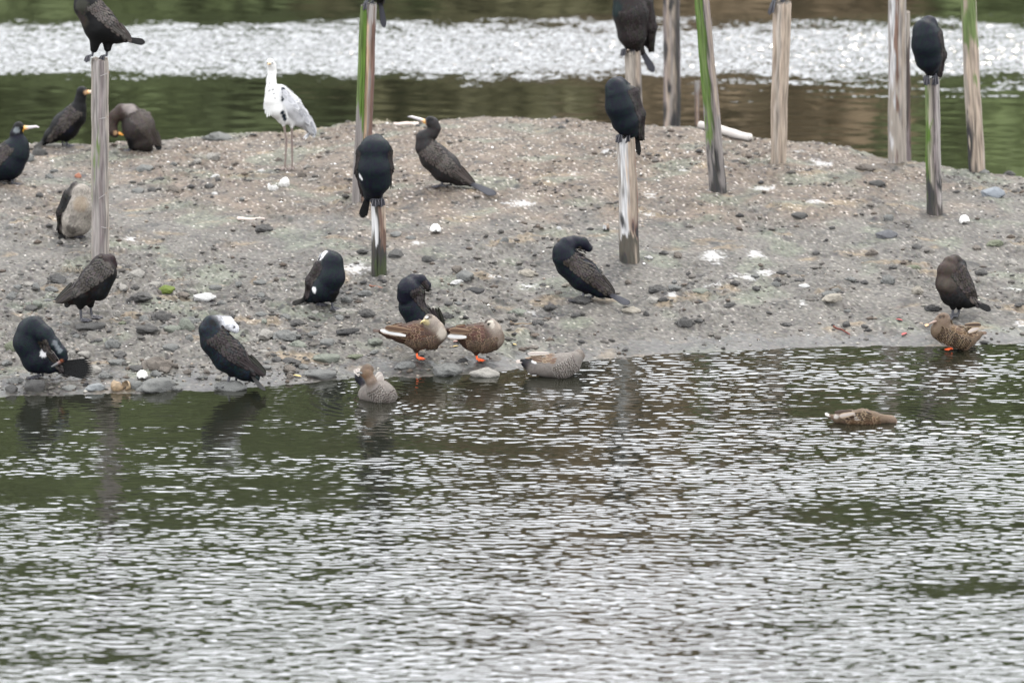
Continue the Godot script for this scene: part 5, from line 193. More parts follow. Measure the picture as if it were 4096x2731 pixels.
	[0.1971, -26.511, 0.0551, 0.0267, 0.0394, 0.28, "stone_dark", 8, 0.2226, "stone", "small dark grey lumpy stone lying left of the cormorant asleep on a clod", "stone", "stones lying on the bank"],
	[1.0895, -27.2438, 0.0826, 0.0333, 0.0571, 0.28, "stone_dark", 8, -0.1784, "stone", "medium dark grey flat stone lying in front of the bleached post", "stone", "stones lying on the bank"],
	[1.2172, -27.2813, 0.0566, 0.0228, 0.0354, 0.28, "stone_grey", 10, -0.1272, "stone", "small grey flat stone lying right of the bleached post", "stone", "stones lying on the bank"],
	[1.0339, -27.0243, 0.0475, 0.0364, 0.0299, 0.28, "stone_pale", 4, 0.1634, "stone", "small pale angular stone lying right of the cormorant asleep on a clod", "stone", "stones lying on the bank"],
	[1.1162, -27.0297, 0.0389, 0.0189, 0.0242, 0.28, "stone_dark", 6, -0.1283, "stone", "small dark grey rounded stone lying right of the cormorant asleep on a clod", "stone", "stones lying on the bank"],
	[1.4058, -27.218, 0.0739, 0.0297, 0.0539, 0.28, "stone_greygreen", 1, -0.1272, "stone", "medium greenish grey flat stone lying right of the bleached post", "stone", "stones lying on the bank"],
	[1.2629, -26.533, 0.0594, 0.042, 0.0405, 0.28, "stone_dark", 5, 0.1107, "stone", "small dark grey lumpy stone lying right of the cormorant asleep on a clod", "stone", "stones lying on the bank"],
	[1.359, -26.5894, 0.0383, 0.0179, 0.0263, 0.28, "stone_dark", 11, 0.054, "stone", "small dark grey lumpy stone lying right of the bleached post", "stone", "stones lying on the bank"],
	[1.4894, -26.8111, 0.03, 0.0328, 0.0219, 0.28, "stone_pale", 1, -0.2419, "stone", "small pale angular stone lying right of the bleached post", "stone", "stones lying on the bank"],
	[1.6071, -26.9243, 0.0516, 0.0208, 0.0335, 0.28, "stone_dark", 6, 0.0167, "stone", "small dark grey flat stone lying right of the bleached post", "stone", "stones lying on the bank"],
	[0.2849, -26.8101, 0.0514, 0.0207, 0.0359, 0.28, "stone_dark", 8, 0.1156, "stone", "small dark grey flat stone lying left of the cormorant asleep on a clod", "stone", "stones lying on the bank"],
	[0.4112, -27.266, 0.0392, 0.0159, 0.0245, 0.28, "stone_buff", 6, -0.0695, "stone", "small buff rounded stone lying behind the cormorant asleep on a clod", "stone", "stones lying on the bank"],
	[0.1209, -27.5853, 0.0748, 0.0301, 0.0592, 0.28, "stone_buff", 5, -0.2318, "stone", "medium buff flat stone lying left of the cormorant asleep on a clod", "stone", "stones lying on the bank"],
	[0.3718, -28.688, 0.0251, 0.0258, 0.017, 0.28, "stone_white", 10, 0.0929, "stone", "small white angular stone lying left of the bleached post", "stone", "stones lying on the bank"],
	[1.0396, -27.9421, 0.0356, 0.0169, 0.023, 0.28, "stone_white", 3, -0.2427, "stone", "small white rounded stone lying right of the bleached post", "stone", "stones lying on the bank"],
	[1.6667, -27.3738, 0.0393, 0.0206, 0.0314, 0.28, "stone_dark", 11, 0.0474, "stone", "small dark grey lumpy stone lying in front of the leaning green post", "stone", "stones lying on the bank"],
	[1.8356, -27.5608, 0.0352, 0.0142, 0.0274, 0.28, "stone_dark", 9, 0.1793, "stone", "small dark grey flat stone lying right of the cormorant asleep on a clod", "stone", "stones lying on the bank"],
	[0.609, -27.1479, 0.0217, 0.0208, 0.0176, 0.28, "stone_grey", 9, -0.0541, "stone", "small grey rounded stone lying right of the cormorant asleep on a clod", "stone", "stones lying on the bank"],
	[0.1519, -25.9891, 0.0375, 0.0151, 0.0306, 0.28, "stone_brown", 4, 0.1994, "stone", "small brown flat stone lying right of the smaller brown duck", "stone", "stones lying on the bank"],
	[0.9817, -26.756, 0.0257, 0.028, 0.0187, 0.28, "stone_dark", 2, -0.0982, "stone", "small dark grey lumpy stone lying in front of the bleached post", "stone", "stones lying on the bank"],
	[0.2328, -27.2707, 0.0305, 0.0142, 0.0189, 0.28, "stone_dark", 9, 0.0411, "stone", "small dark grey rounded stone lying left of the bleached post", "stone", "stones lying on the bank"],
	[1.16, -28.0651, 0.0402, 0.0216, 0.0309, 0.28, "stone_dark", 11, 0.2053, "stone", "small dark grey lumpy stone lying in front of the striped post", "stone", "stones lying on the bank"],
	[0.0405, -26.7195, 0.0769, 0.0309, 0.0502, 0.28, "stone_greygreen", 11, 0.0976, "stone", "medium greenish grey flat stone lying left of the cormorant asleep on a clod", "stone", "stones lying on the bank"],
	[2.3748, -27.077, 0.0754, 0.0342, 0.0622, 0.28, "stone_buff", 6, 0.019, "stone", "medium buff rounded stone lying left of the brown necked cormorant", "stone", "stones lying on the bank"],
	[2.1862, -27.4077, 0.0436, 0.0175, 0.0313, 0.28, "stone_white", 0, -0.2158, "stone", "small white flat stone lying left of the brown necked cormorant", "stone", "stones lying on the bank"],
	[2.1626, -27.5031, 0.0459, 0.0208, 0.0309, 0.28, "stone_dark", 1, 0.1459, "stone", "small dark grey angular stone lying left of the brown necked cormorant", "stone", "stones lying on the bank"],
	[2.0333, -27.6603, 0.044, 0.0202, 0.034, 0.28, "stone_dark", 2, -0.0835, "stone", "small dark grey lumpy stone lying left of the brown necked cormorant", "stone", "stones lying on the bank"],
	[2.9192, -28.6093, 0.0816, 0.0417, 0.0587, 0.28, "stone_slate", 0, 0.2492, "stone", "medium slate grey rounded stone lying left of the mossy post", "stone", "stones lying on the bank"],
	[2.2806, -29.1243, 0.0738, 0.0331, 0.0576, 0.28, "stone_dark", 1, -0.1883, "stone", "small dark grey angular stone lying right of the leaning green post", "stone", "stones lying on the bank"],
	[2.9909, -29.1661, 0.0462, 0.0399, 0.0299, 0.28, "stone_grey", 1, 0.1062, "stone", "small grey angular stone lying left of the mossy post", "stone", "stones lying on the bank"],
	[3.0265, -27.2673, 0.0521, 0.0356, 0.0339, 0.28, "stone_buff", 8, 0.1029, "stone", "small buff lumpy stone lying left of the brown necked cormorant", "stone", "stones lying on the bank"],
	[3.1095, -26.9855, 0.0602, 0.0242, 0.0434, 0.28, "stone_black", 5, 0.0553, "stone", "small black flat stone lying left of the brown necked cormorant", "stone", "stones lying on the bank"],
	[2.4725, -26.9267, 0.03, 0.0163, 0.0215, 0.28, "stone_grey", 3, -0.2164, "stone", "small grey rounded stone lying left of the brown necked cormorant", "stone", "stones lying on the bank"],
	[2.4159, -27.2853, 0.0347, 0.0194, 0.0232, 0.28, "stone_grey", 0, 0.0801, "stone", "small grey rounded stone lying left of the speckled female duck", "stone", "stones lying on the bank"],
	[3.0467, -27.8523, 0.0619, 0.0249, 0.049, 0.28, "stone_moss_grey", 6, -0.2212, "stone", "small moss tinged grey flat stone lying behind the brown necked cormorant", "stone", "stones lying on the bank"],
	[3.1374, -28.3902, 0.045, 0.0244, 0.0339, 0.28, "stone_dark", 9, 0.1892, "stone", "small dark grey rounded stone lying in front of the mossy post", "stone", "stones lying on the bank"],
	[3.8341, -28.1586, 0.0536, 0.0369, 0.0349, 0.28, "stone_pale", 11, -0.2043, "stone", "small pale lumpy stone lying right of the mossy post", "stone", "stones lying on the bank"],
	[1.9956, -26.6032, 0.0466, 0.0188, 0.0363, 0.28, "stone_dark", 11, -0.0052, "stone", "small dark grey flat stone lying left of the brown necked cormorant", "stone", "stones lying on the bank"],
	[3.7626, -27.0818, 0.0388, 0.0168, 0.0324, 0.28, "stone_dark", 6, 0.2074, "stone", "small dark grey rounded stone lying right of the brown necked cormorant", "stone", "stones lying on the bank"],
	[3.5623, -27.793, 0.0574, 0.0231, 0.0374, 0.28, "stone_dark", 8, -0.1744, "stone", "small dark grey flat stone lying behind the brown necked cormorant", "stone", "stones lying on the bank"],
	[3.7638, -28.5687, 0.068, 0.0274, 0.052, 0.28, "stone_moss_grey", 6, 0.2052, "stone", "small moss tinged grey flat stone lying right of the mossy post", "stone", "stones lying on the bank"],
	[1.8289, -27.5537, 0.035, 0.0189, 0.0262, 0.28, "stone_grey", 3, -0.1184, "stone", "small grey rounded stone lying right of the bleached post", "stone", "stones lying on the bank"],
	[2.656, -27.5433, 0.035, 0.0189, 0.0262, 0.28, "stone_dark", 8, 0.1663, "stone", "small dark grey lumpy stone lying in front of the mossy post", "stone", "stones lying on the bank"],
	[2.8961, -27.8526, 0.0354, 0.0165, 0.0243, 0.28, "stone_dark", 3, 0.154, "stone", "small dark grey rounded stone lying left of the brown necked cormorant", "stone", "stones lying on the bank"],
	[2.5449, -27.5767, 0.0482, 0.0194, 0.0395, 0.28, "stone_grey", 11, 0.1184, "stone", "small grey lumpy stone lying left of the brown necked cormorant", "stone", "stones lying on the bank"],
	[3.9263, -30.0535, 0.0933, 0.0572, 0.0617, 0.28, "stone_blue", 0, 0.0775, "stone", "medium bluish grey rounded stone lying in front of the rightmost post", "stone", "stones lying on the bank"],
	[2.9937, -30.2433, 0.0678, 0.0316, 0.0434, 0.28, "stone_dark", 0, -0.2044, "stone", "small dark grey rounded stone lying in front of the thick tall post at the right", "stone", "stones lying on the bank"],
	[2.9431, -30.7789, 0.0848, 0.0375, 0.055, 0.28, "stone_brown", 11, -0.1307, "stone", "medium brown lumpy stone lying left of the thick tall post at the right", "stone", "stones lying on the bank"],
	[2.8823, -31.6617, 0.049, 0.0227, 0.0403, 0.28, "stone_brown", 9, 0.2317, "stone", "small brown rounded stone lying left of the thick tall post at the right", "stone", "stones lying on the bank"],
	[4.1946, -31.0834, 0.0589, 0.0303, 0.038, 0.28, "stone_dark", 2, 0.0211, "stone", "small dark grey lumpy stone lying right of the rightmost post", "stone", "stones lying on the bank"],
	[3.9826, -31.1061, 0.0482, 0.0273, 0.0342, 0.28, "stone_grey", 3, 0.2223, "stone", "small grey rounded stone lying right of the rightmost post", "stone", "stones lying on the bank"],
	[-3.0808, -30.8854, 0.0783, 0.0441, 0.0563, 0.28, "stone_grey", 4, 0.1248, "stone", "small grey angular stone lying in front of the preening brown cormorant", "stone", "stones lying on the bank"],
	[-2.57, -32.2161, 0.1427, 0.0574, 0.0912, 0.28, "stone_grey", 11, 0.1603, "stone", "large grey flat stone lying right of the preening brown cormorant", "stone", "stones lying on the bank"],
	[-2.4755, -30.1602, 0.0431, 0.0213, 0.0281, 0.28, "stone_dark", 9, -0.0729, "stone", "small dark grey rounded stone lying left of the heron", "stone", "stones lying on the bank"],
	[-2.9164, -30.4799, 0.0532, 0.0214, 0.0358, 0.28, "stone_dark", 6, 0.2153, "stone", "small dark grey flat stone lying in front of the preening brown cormorant", "stone", "stones lying on the bank"],
	[-3.0526, -30.0861, 0.0573, 0.0242, 0.0448, 0.28, "stone_grey", 9, -0.0609, "stone", "small grey rounded stone lying in front of the preening brown cormorant", "stone", "stones lying on the bank"],
	[-2.4526, -30.4872, 0.0387, 0.0176, 0.0304, 0.28, "stone_white", 6, 0.0739, "stone", "small white rounded stone lying left of the heron", "stone", "stones lying on the bank"],
	[-2.414, -29.9194, 0.0285, 0.0153, 0.0229, 0.28, "stone_white", 9, 0.2306, "stone", "small white rounded stone lying right of the preening brown cormorant", "stone", "stones lying on the bank"],
	[-2.0894, -30.6998, 0.0292, 0.0165, 0.0205, 0.28, "stone_white", 0, 0.0463, "stone", "small white rounded stone lying left of the cormorant on the short stump", "stone", "stones lying on the bank"],
	[-1.7381, -30.5035, 0.0387, 0.0355, 0.0291, 0.28, "stone_brown", 5, -0.0522, "stone", "small brown lumpy stone lying right of the heron", "stone", "stones lying on the bank"],
	[-3.6154, -30.6757, 0.0292, 0.0311, 0.0187, 0.28, "stone_brick", 0, -0.1568, "brick_fragment", "small orange brick coloured rounded stone in front of the cormorant behind the nail studded post", "stone", "stones lying on the bank"],
	[-2.941, -30.1187, 0.043, 0.0246, 0.0286, 0.28, "stone_dark", 9, 0.1946, "stone", "small dark grey rounded stone lying in front of the preening brown cormorant", "stone", "stones lying on the bank"],
	[-2.7888, -30.2382, 0.0288, 0.0195, 0.021, 0.28, "stone_dark", 6, -0.2498, "stone", "small dark grey rounded stone lying right of the cormorant behind the nail studded post", "stone", "stones lying on the bank"],
	[-2.4166, -25.2852, 0.0486, 0.0251, 0.0387, 0.2, "stone_brown", 2, -1.2864, "stone", "small brown lumpy stone lying left of the white headed cormorant at the waterline", "stone", "mud caked rubble at the lower left"],
	[-1.4585, -25.3932, 0.0432, 0.0236, 0.028, 0.2, "stone_grey", 2, -0.6388, "stone", "small grey lumpy stone lying right of the white headed cormorant at the waterline", "stone", "mud caked rubble at the lower left"],
	[-3.0858, -26.2121, 0.0283, 0.0159, 0.0175, 0.2, "stone_pale", 8, -1.4348, "stone", "small pale lumpy stone lying in front of the scaly cormorant on the flat rock", "stone", "mud caked rubble at the lower left"],
	[-2.4566, -25.3675, 0.0234, 0.0129, 0.0187, 0.2, "stone_dark", 8, 0.6879, "stone", "small dark grey lumpy stone lying left of the white headed cormorant at the waterline", "stone", "mud caked rubble at the lower left"],
	[-3.3477, -26.9208, 0.0335, 0.0223, 0.0292, 0.2, "stone_dark", 2, 0.6201, "stone", "small dark grey lumpy stone lying left of the scaly cormorant on the flat rock", "stone", "mud caked rubble at the lower left"],
	[-2.0243, -26.9477, 0.0362, 0.0184, 0.0244, 0.2, "stone_dark", 11, 0.5166, "stone", "small dark grey lumpy stone lying left of the white crowned cormorant", "stone", "mud caked rubble at the lower left"],
	[-1.3082, -25.8856, 0.0631, 0.0386, 0.0465, 0.2, "stone_grey", 1, 0.544, "stone", "small grey angular stone lying in front of the white crowned cormorant", "stone", "mud caked rubble at the lower left"],
	[-3.3827, -27.3684, 0.0534, 0.0285, 0.0449, 0.2, "stone_dark", 2, -1.2242, "stone", "small dark grey lumpy stone lying left of the nail studded post", "stone", "mud caked rubble at the lower left"],
	[-2.4536, -25.7347, 0.0307, 0.0143, 0.0261, 0.2, "stone_pale", 1, -0.1624, "stone", "small pale angular stone lying right of the scaly cormorant on the flat rock", "stone", "mud caked rubble at the lower left"],
	[-2.0091, -25.3396, 0.0245, 0.0126, 0.0164, 0.2, "stone_greygreen", 10, 1.2808, "stone", "small greenish grey angular stone lying behind the white headed cormorant at the waterline", "stone", "mud caked rubble at the lower left"],
	[-1.7568, -27.2017, 0.0342, 0.0229, 0.0251, 0.2, "stone_pale", 5, -0.4272, "stone", "small pale lumpy stone lying left of the white crowned cormorant", "stone", "mud caked rubble at the lower left"],
	[-2.5536, -25.5396, 0.0346, 0.0239, 0.03, 0.2, "stone_pale", 7, 1.499, "stone", "small pale angular stone lying left of the white headed cormorant at the waterline", "stone", "mud caked rubble at the lower left"],
	[-2.3557, -27.0495, 0.0436, 0.0321, 0.0302, 0.2, "stone_pale", 7, -1.1106, "stone", "small pale angular stone half sunk right of the nail studded post", "stone", "mud caked rubble at the lower left"],
	[-3.5413, -26.8029, 0.0376, 0.0206, 0.0281, 0.2, "stone_greygreen", 5, -0.7537, "stone", "small greenish grey lumpy stone lying left of the scaly cormorant on the flat rock", "stone", "mud caked rubble at the lower left"],
	[-1.8683, -25.5179, 0.0488, 0.0351, 0.0348, 0.2, "stone_dark", 10, 0.8078, "stone", "small dark grey angular stone lying behind the white headed cormorant at the waterline", "stone", "mud caked rubble at the lower left"],
	[-3.736, -26.6938, 0.0332, 0.0244, 0.0264, 0.2, "stone_brown", 4, 1.3643, "stone", "small brown angular stone lying left of the scaly cormorant on the flat rock", "stone", "mud caked rubble at the lower left"],
	[-1.8228, -25.7318, 0.0305, 0.0197, 0.0212, 0.2, "stone_pale", 10, -0.5807, "stone", "small pale angular stone half sunk behind the white headed cormorant at the waterline", "stone", "mud caked rubble at the lower left"],
	[-3.3259, -26.1751, 0.0353, 0.0253, 0.0271, 0.2, "stone_dark", 0, -1.4176, "stone", "small dark grey rounded stone lying left of the scaly cormorant on the flat rock", "stone", "mud caked rubble at the lower left"],
	[-3.6588, -27.1013, 0.0403, 0.0214, 0.0294, 0.2, "stone_grey", 1, -0.4128, "stone", "small grey angular stone lying left of the scaly cormorant on the flat rock", "stone", "mud caked rubble at the lower left"],
	[-2.9689, -27.4097, 0.037, 0.0235, 0.0241, 0.2, "stone_dark", 7, 0.6283, "stone", "small dark grey angular stone lying in front of the nail studded post", "stone", "mud caked rubble at the lower left"],
	[-2.4648, -25.1776, 0.0418, 0.0322, 0.0308, 0.2, "stone_grey", 11, -0.1975, "stone", "small grey lumpy stone lying left of the white headed cormorant at the waterline", "stone", "mud caked rubble at the lower left"],
	[-2.5096, -25.545, 0.0311, 0.0151, 0.0263, 0.2, "stone_brown", 1, -0.2416, "stone", "small brown angular stone lying left of the white headed cormorant at the waterline", "stone", "mud caked rubble at the lower left"],
	[-3.3999, -25.0735, 0.0373, 0.026, 0.0264, 0.2, "stone_grey", 11, -0.1074, "stone", "small grey lumpy stone half sunk left of the preening black cormorant", "stone", "mud caked rubble at the lower left"],
	[-3.0815, -25.4211, 0.0409, 0.0237, 0.0345, 0.2, "stone_grey", 5, 0.9427, "stone", "small grey lumpy stone half sunk right of the preening black cormorant", "stone", "mud caked rubble at the lower left"],
	[-1.9494, -25.272, 0.0323, 0.0162, 0.0275, 0.2, "stone_brown", 8, -0.0297, "stone", "small brown lumpy stone lying behind the white headed cormorant at the waterline", "stone", "mud caked rubble at the lower left"],
	[-3.6789, -26.9974, 0.037, 0.027, 0.0306, 0.2, "stone_grey", 5, -0.0685, "stone", "small grey lumpy stone lying left of the scaly cormorant on the flat rock", "stone", "mud caked rubble at the lower left"],
	[-2.4866, -26.0777, 0.0367, 0.0178, 0.0287, 0.2, "stone_brown", 1, 0.3628, "stone", "small brown angular stone lying right of the scaly cormorant on the flat rock", "stone", "mud caked rubble at the lower left"],
	[-1.7082, -27.3655, 0.0347, 0.0217, 0.0265, 0.2, "stone_greygreen", 10, 0.5718, "stone", "small greenish grey angular stone lying left of the white crowned cormorant", "stone", "mud caked rubble at the lower left"],
	[-2.4853, -25.4999, 0.0311, 0.018, 0.0242, 0.2, "stone_pale", 10, 0.5384, "stone", "small pale angular stone half sunk left of the white headed cormorant at the waterline", "stone", "mud caked rubble at the lower left"],
	[-2.4076, -26.679, 0.0227, 0.0151, 0.0195, 0.2, "stone_pale", 8, 1.3229, "stone", "small pale lumpy stone lying right of the scaly cormorant on the flat rock", "stone", "mud caked rubble at the lower left"],
	[-2.5379, -25.1071, 0.026, 0.0123, 0.0214, 0.2, "stone_dark", 5, 0.5098, "stone", "small dark grey lumpy stone half sunk left of the white headed cormorant at the waterline", "stone", "mud caked rubble at the lower left"],
	[-1.2441, -25.3648, 0.03, 0.016, 0.0268, 0.2, "stone_dark", 2, 0.1319, "stone", "small dark grey lumpy stone lying left of the preening gadwall", "stone", "mud caked rubble at the lower left"],
	[-2.8057, -27.4219, 0.0543, 0.0416, 0.0474, 0.2, "stone_pale", 0, 0.3406, "stone", "small pale rounded stone lying right of the nail studded post", "stone", "mud caked rubble at the lower left"],
	[-2.796, -27.1383, 0.0356, 0.0197, 0.0299, 0.2, "stone_dark", 5, 0.8915, "stone", "small dark grey lumpy stone lying right of the nail studded post", "stone", "mud caked rubble at the lower left"],
	[-3.3459, -25.134, 0.0324, 0.0171, 0.0201, 0.2, "stone_pale", 4, 0.1977, "stone", "small pale angular stone lying left of the preening black cormorant", "stone", "mud caked rubble at the lower left"],
	[-1.5511, -25.3662, 0.0518, 0.0329, 0.0452, 0.2, "stone_brown", 11, -0.593, "stone", "small brown lumpy stone lying right of the white headed cormorant at the waterline", "stone", "mud caked rubble at the lower left"],
	[-2.9405, -25.9139, 0.0326, 0.016, 0.0251, 0.2, "stone_dark", 4, 0.3103, "stone", "small dark grey angular stone lying right of the preening black cormorant", "stone", "mud caked rubble at the lower left"],
	[-3.2978, -26.947, 0.0349, 0.0246, 0.0216, 0.2, "stone_dark", 8, -0.0459, "stone", "small dark grey lumpy stone lying behind the scaly cormorant on the flat rock", "stone", "mud caked rubble at the lower left"],
	[-1.5314, -25.2037, 0.0319, 0.0247, 0.0213, 0.2, "stone_brown", 10, 0.5904, "stone", "small brown angular stone lying right of the white headed cormorant at the waterline", "stone", "mud caked rubble at the lower left"],
	[-1.5745, -26.2455, 0.0219, 0.0107, 0.0154, 0.2, "stone_dark", 4, -0.3969, "stone", "small dark grey angular stone half sunk left of the white crowned cormorant", "stone", "mud caked rubble at the lower left"],
	[-1.7612, -26.0186, 0.0638, 0.0446, 0.0559, 0.2, "stone_pale", 4, 1.3707, "stone", "small pale angular stone half sunk left of the white crowned cormorant", "stone", "mud caked rubble at the lower left"],
	[-2.032, -25.1464, 0.0276, 0.0143, 0.0193, 0.2, "stone_pale", 2, -0.9814, "stone", "small pale lumpy stone lying left of the white headed cormorant at the waterline", "stone", "mud caked rubble at the lower left"],
	[-1.7975, -26.8001, 0.0531, 0.0264, 0.0319, 0.2, "stone_dark", 8, -0.3568, "stone", "small dark grey lumpy stone half sunk left of the white crowned cormorant", "stone", "mud caked rubble at the lower left"],
	[-2.7557, -25.5949, 0.0636, 0.029, 0.0536, 0.2, "stone_dark", 7, 1.4972, "stone", "small dark grey angular stone half sunk right of the preening black cormorant", "stone", "mud caked rubble at the lower left"],
	[-1.8423, -26.9248, 0.0387, 0.0261, 0.0321, 0.2, "stone_grey", 11, -1.2342, "stone", "small grey lumpy stone lying left of the white crowned cormorant", "stone", "mud caked rubble at the lower left"],
	[-3.4204, -26.3913, 0.0318, 0.019, 0.0213, 0.2, "stone_dark", 5, 0.4986, "stone", "small dark grey lumpy stone half sunk left of the scaly cormorant on the flat rock", "stone", "mud caked rubble at the lower left"],
	[-3.5548, -26.7346, 0.0328, 0.021, 0.0235, 0.2, "stone_brown", 4, 1.3017, "stone", "small brown angular stone half sunk left of the scaly cormorant on the flat rock", "stone", "mud caked rubble at the lower left"],
	[-3.4821, -26.5236, 0.0222, 0.0128, 0.0134, 0.2, "stone_pale", 4, -0.7474, "stone", "small pale angular stone lying left of the scaly cormorant on the flat rock", "stone", "mud caked rubble at the lower left"],
	[-2.5479, -26.4315, 0.023, 0.0182, 0.0169, 0.2, "stone_grey", 5, -0.0843, "stone", "small grey lumpy stone lying right of the scaly cormorant on the flat rock", "stone", "mud caked rubble at the lower left"],
	[-3.5221, -26.7162, 0.0575, 0.0338, 0.0479, 0.2, "stone_dark", 4, -0.1959, "stone", "small dark grey angular stone lying left of the scaly cormorant on the flat rock", "stone", "mud caked rubble at the lower left"],
	[-2.1177, -25.2747, 0.025, 0.0184, 0.0212, 0.2, "stone_brown", 10, -0.203, "stone", "small brown angular stone half sunk left of the white headed cormorant at the waterline", "stone", "mud caked rubble at the lower left"],
	[-1.487, -27.3595, 0.0401, 0.029, 0.0292, 0.2, "stone_grey", 7, 1.4163, "stone", "small grey angular stone lying behind the white crowned cormorant", "stone", "mud caked rubble at the lower left"],
	[-1.2168, -26.8693, 0.0469, 0.027, 0.0281, 0.2, "stone_grey", 11, 0.4001, "stone", "small grey lumpy stone lying right of the white crowned cormorant", "stone", "mud caked rubble at the lower left"],
	[-1.714, -25.611, 0.0228, 0.0174, 0.0197, 0.2, "stone_brown", 1, -0.9104, "stone", "small brown angular stone half sunk right of the white headed cormorant at the waterline", "stone", "mud caked rubble at the lower left"],
	[-3.5231, -25.4013, 0.0418, 0.0223, 0.0366, 0.2, "stone_grey", 11, 1.3127, "stone", "small grey lumpy stone half sunk left of the scaly cormorant on the flat rock", "stone", "mud caked rubble at the lower left"],
	[-3.6904, -26.9546, 0.0434, 0.0246, 0.0288, 0.2, "stone_grey", 8, -0.6186, "stone", "small grey lumpy stone half sunk left of the nail studded post", "stone", "mud caked rubble at the lower left"],
	[-1.3904, -25.3528, 0.0264, 0.0153, 0.0187, 0.2, "stone_dark", 10, -0.067, "stone", "small dark grey angular stone lying left of the preening gadwall", "stone", "mud caked rubble at the lower left"],
	[-2.1359, -25.1407, 0.0384, 0.0175, 0.0232, 0.2, "stone_grey", 7, -0.3442, "stone", "small grey angular stone half sunk left of the white headed cormorant at the waterline", "stone", "mud caked rubble at the lower left"],
	[-3.0322, -25.7752, 0.0217, 0.0129, 0.0163, 0.2, "stone_pale", 5, 0.3315, "stone", "small pale lumpy stone half sunk in front of the scaly cormorant on the flat rock", "stone", "mud caked rubble at the lower left"],
	[-1.7563, -27.2826, 0.0234, 0.0169, 0.018, 0.2, "stone_brown", 8, -0.1813, "stone", "small brown lumpy stone lying left of the white crowned cormorant", "stone", "mud caked rubble at the lower left"],
	[-3.5279, -27.1242, 0.0437, 0.0347, 0.0301, 0.2, "stone_grey", 10, -1.0001, "stone", "small grey angular stone half sunk left of the scaly cormorant on the flat rock", "stone", "mud caked rubble at the lower left"],
	[-1.3916, -27.1976, 0.0427, 0.0284, 0.0269, 0.2, "stone_grey", 0, 0.0402, "stone", "small grey rounded stone lying behind the white crowned cormorant", "stone", "mud caked rubble at the lower left"],
	[-1.6468, -26.4887, 0.0444, 0.0277, 0.0342, 0.2, "stone_grey", 2, -0.8779, "stone", "small grey lumpy stone half sunk left of the white crowned cormorant", "stone", "mud caked rubble at the lower left"],
	[-2.6326, -27.2522, 0.0249, 0.0197, 0.0169, 0.2, "stone_grey", 8, -0.6728, "stone", "small grey lumpy stone lying right of the nail studded post", "stone", "mud caked rubble at the lower left"],
	[-1.681, -25.6486, 0.0339, 0.0198, 0.0267, 0.2, "stone_dark", 7, -0.7629, "stone", "small dark grey angular stone lying right of the white headed cormorant at the waterline", "stone", "mud caked rubble at the lower left"],
	[-2.9176, -25.2973, 0.068, 0.0447, 0.0523, 0.2, "stone_pale", 4, 1.2051, "stone", "small pale angular stone half sunk right of the preening black cormorant", "stone", "mud caked rubble at the lower left"],
	[-2.8743, -27.1046, 0.0421, 0.0289, 0.0335, 0.2, "stone_pale", 11, -1.422, "stone", "small pale lumpy stone lying in front of the nail studded post", "stone", "mud caked rubble at the lower left"],
	[-2.6595, -26.3638, 0.0603, 0.0472, 0.0382, 0.2, "stone_grey", 0, -1.3079, "stone", "small grey rounded stone half sunk right of the scaly cormorant on the flat rock", "stone", "mud caked rubble at the lower left"],
	[-2.0317, -27.1845, 0.0365, 0.0278, 0.0298, 0.2, "stone_grey", 0, -1.2919, "stone", "small grey rounded stone half sunk left of the white crowned cormorant", "stone", "mud caked rubble at the lower left"],
	[-2.0076, -25.4072, 0.0286, 0.0174, 0.0197, 0.2, "stone_grey", 7, 1.1364, "stone", "small grey angular stone lying behind the white headed cormorant at the waterline", "stone", "mud caked rubble at the lower left"],
	[-2.8239, -25.7899, 0.0542, 0.0423, 0.0377, 0.2, "stone_grey", 5, 0.3351, "stone", "small grey lumpy stone lying in front of the scaly cormorant on the flat rock", "stone", "mud caked rubble at the lower left"],
	[-2.6016, -27.013, 0.0348, 0.0236, 0.0227, 0.2, "stone_brown", 0, -1.0836, "stone", "small brown rounded stone lying right of the scaly cormorant on the flat rock", "stone", "mud caked rubble at the lower left"],
	[-2.404, -25.7277, 0.0697, 0.0349, 0.0474, 0.2, "stone_grey", 1, -0.0187, "stone", "medium grey angular stone lying left of the white headed cormorant at the waterline", "stone", "mud caked rubble at the lower left"],
	[-2.2562, -25.2721, 0.0331, 0.024, 0.0282, 0.2, "stone_brown", 0, -0.6192, "stone", "small brown rounded stone lying left of the white headed cormorant at the waterline", "stone", "mud caked rubble at the lower left"],
	[-3.471, -26.7671, 0.05, 0.031, 0.0406, 0.2, "stone_greygreen", 7, -1.2412, "stone", "small greenish grey angular stone lying left of the scaly cormorant on the flat rock", "stone", "mud caked rubble at the lower left"],
	[-1.615, -25.7643, 0.0277, 0.0207, 0.0215, 0.2, "stone_dark", 7, -1.3505, "stone", "small dark grey angular stone half sunk right of the white headed cormorant at the waterline", "stone", "mud caked rubble at the lower left"],
	[-1.2558, -26.4748, 0.0465, 0.0276, 0.0325, 0.2, "stone_grey", 2, -1.2122, "stone", "small grey lumpy stone half sunk right of the white crowned cormorant", "stone", "mud caked rubble at the lower left"],
	[-3.443, -25.654, 0.0716, 0.0339, 0.0444, 0.2, "stone_brown", 2, -1.3819, "stone", "medium brown lumpy stone lying behind the preening black cormorant", "stone", "mud caked rubble at the lower left"],
	[-3.3642, -25.6115, 0.042, 0.0222, 0.0255, 0.2, "stone_brown", 2, 0.1949, "stone", "small brown lumpy stone lying behind the preening black cormorant", "stone", "mud caked rubble at the lower left"],
	[-3.0477, -27.157, 0.0529, 0.0308, 0.0344, 0.2, "stone_dark", 11, -0.7619, "stone", "small dark grey lumpy stone lying in front of the nail studded post", "stone", "mud caked rubble at the lower left"],
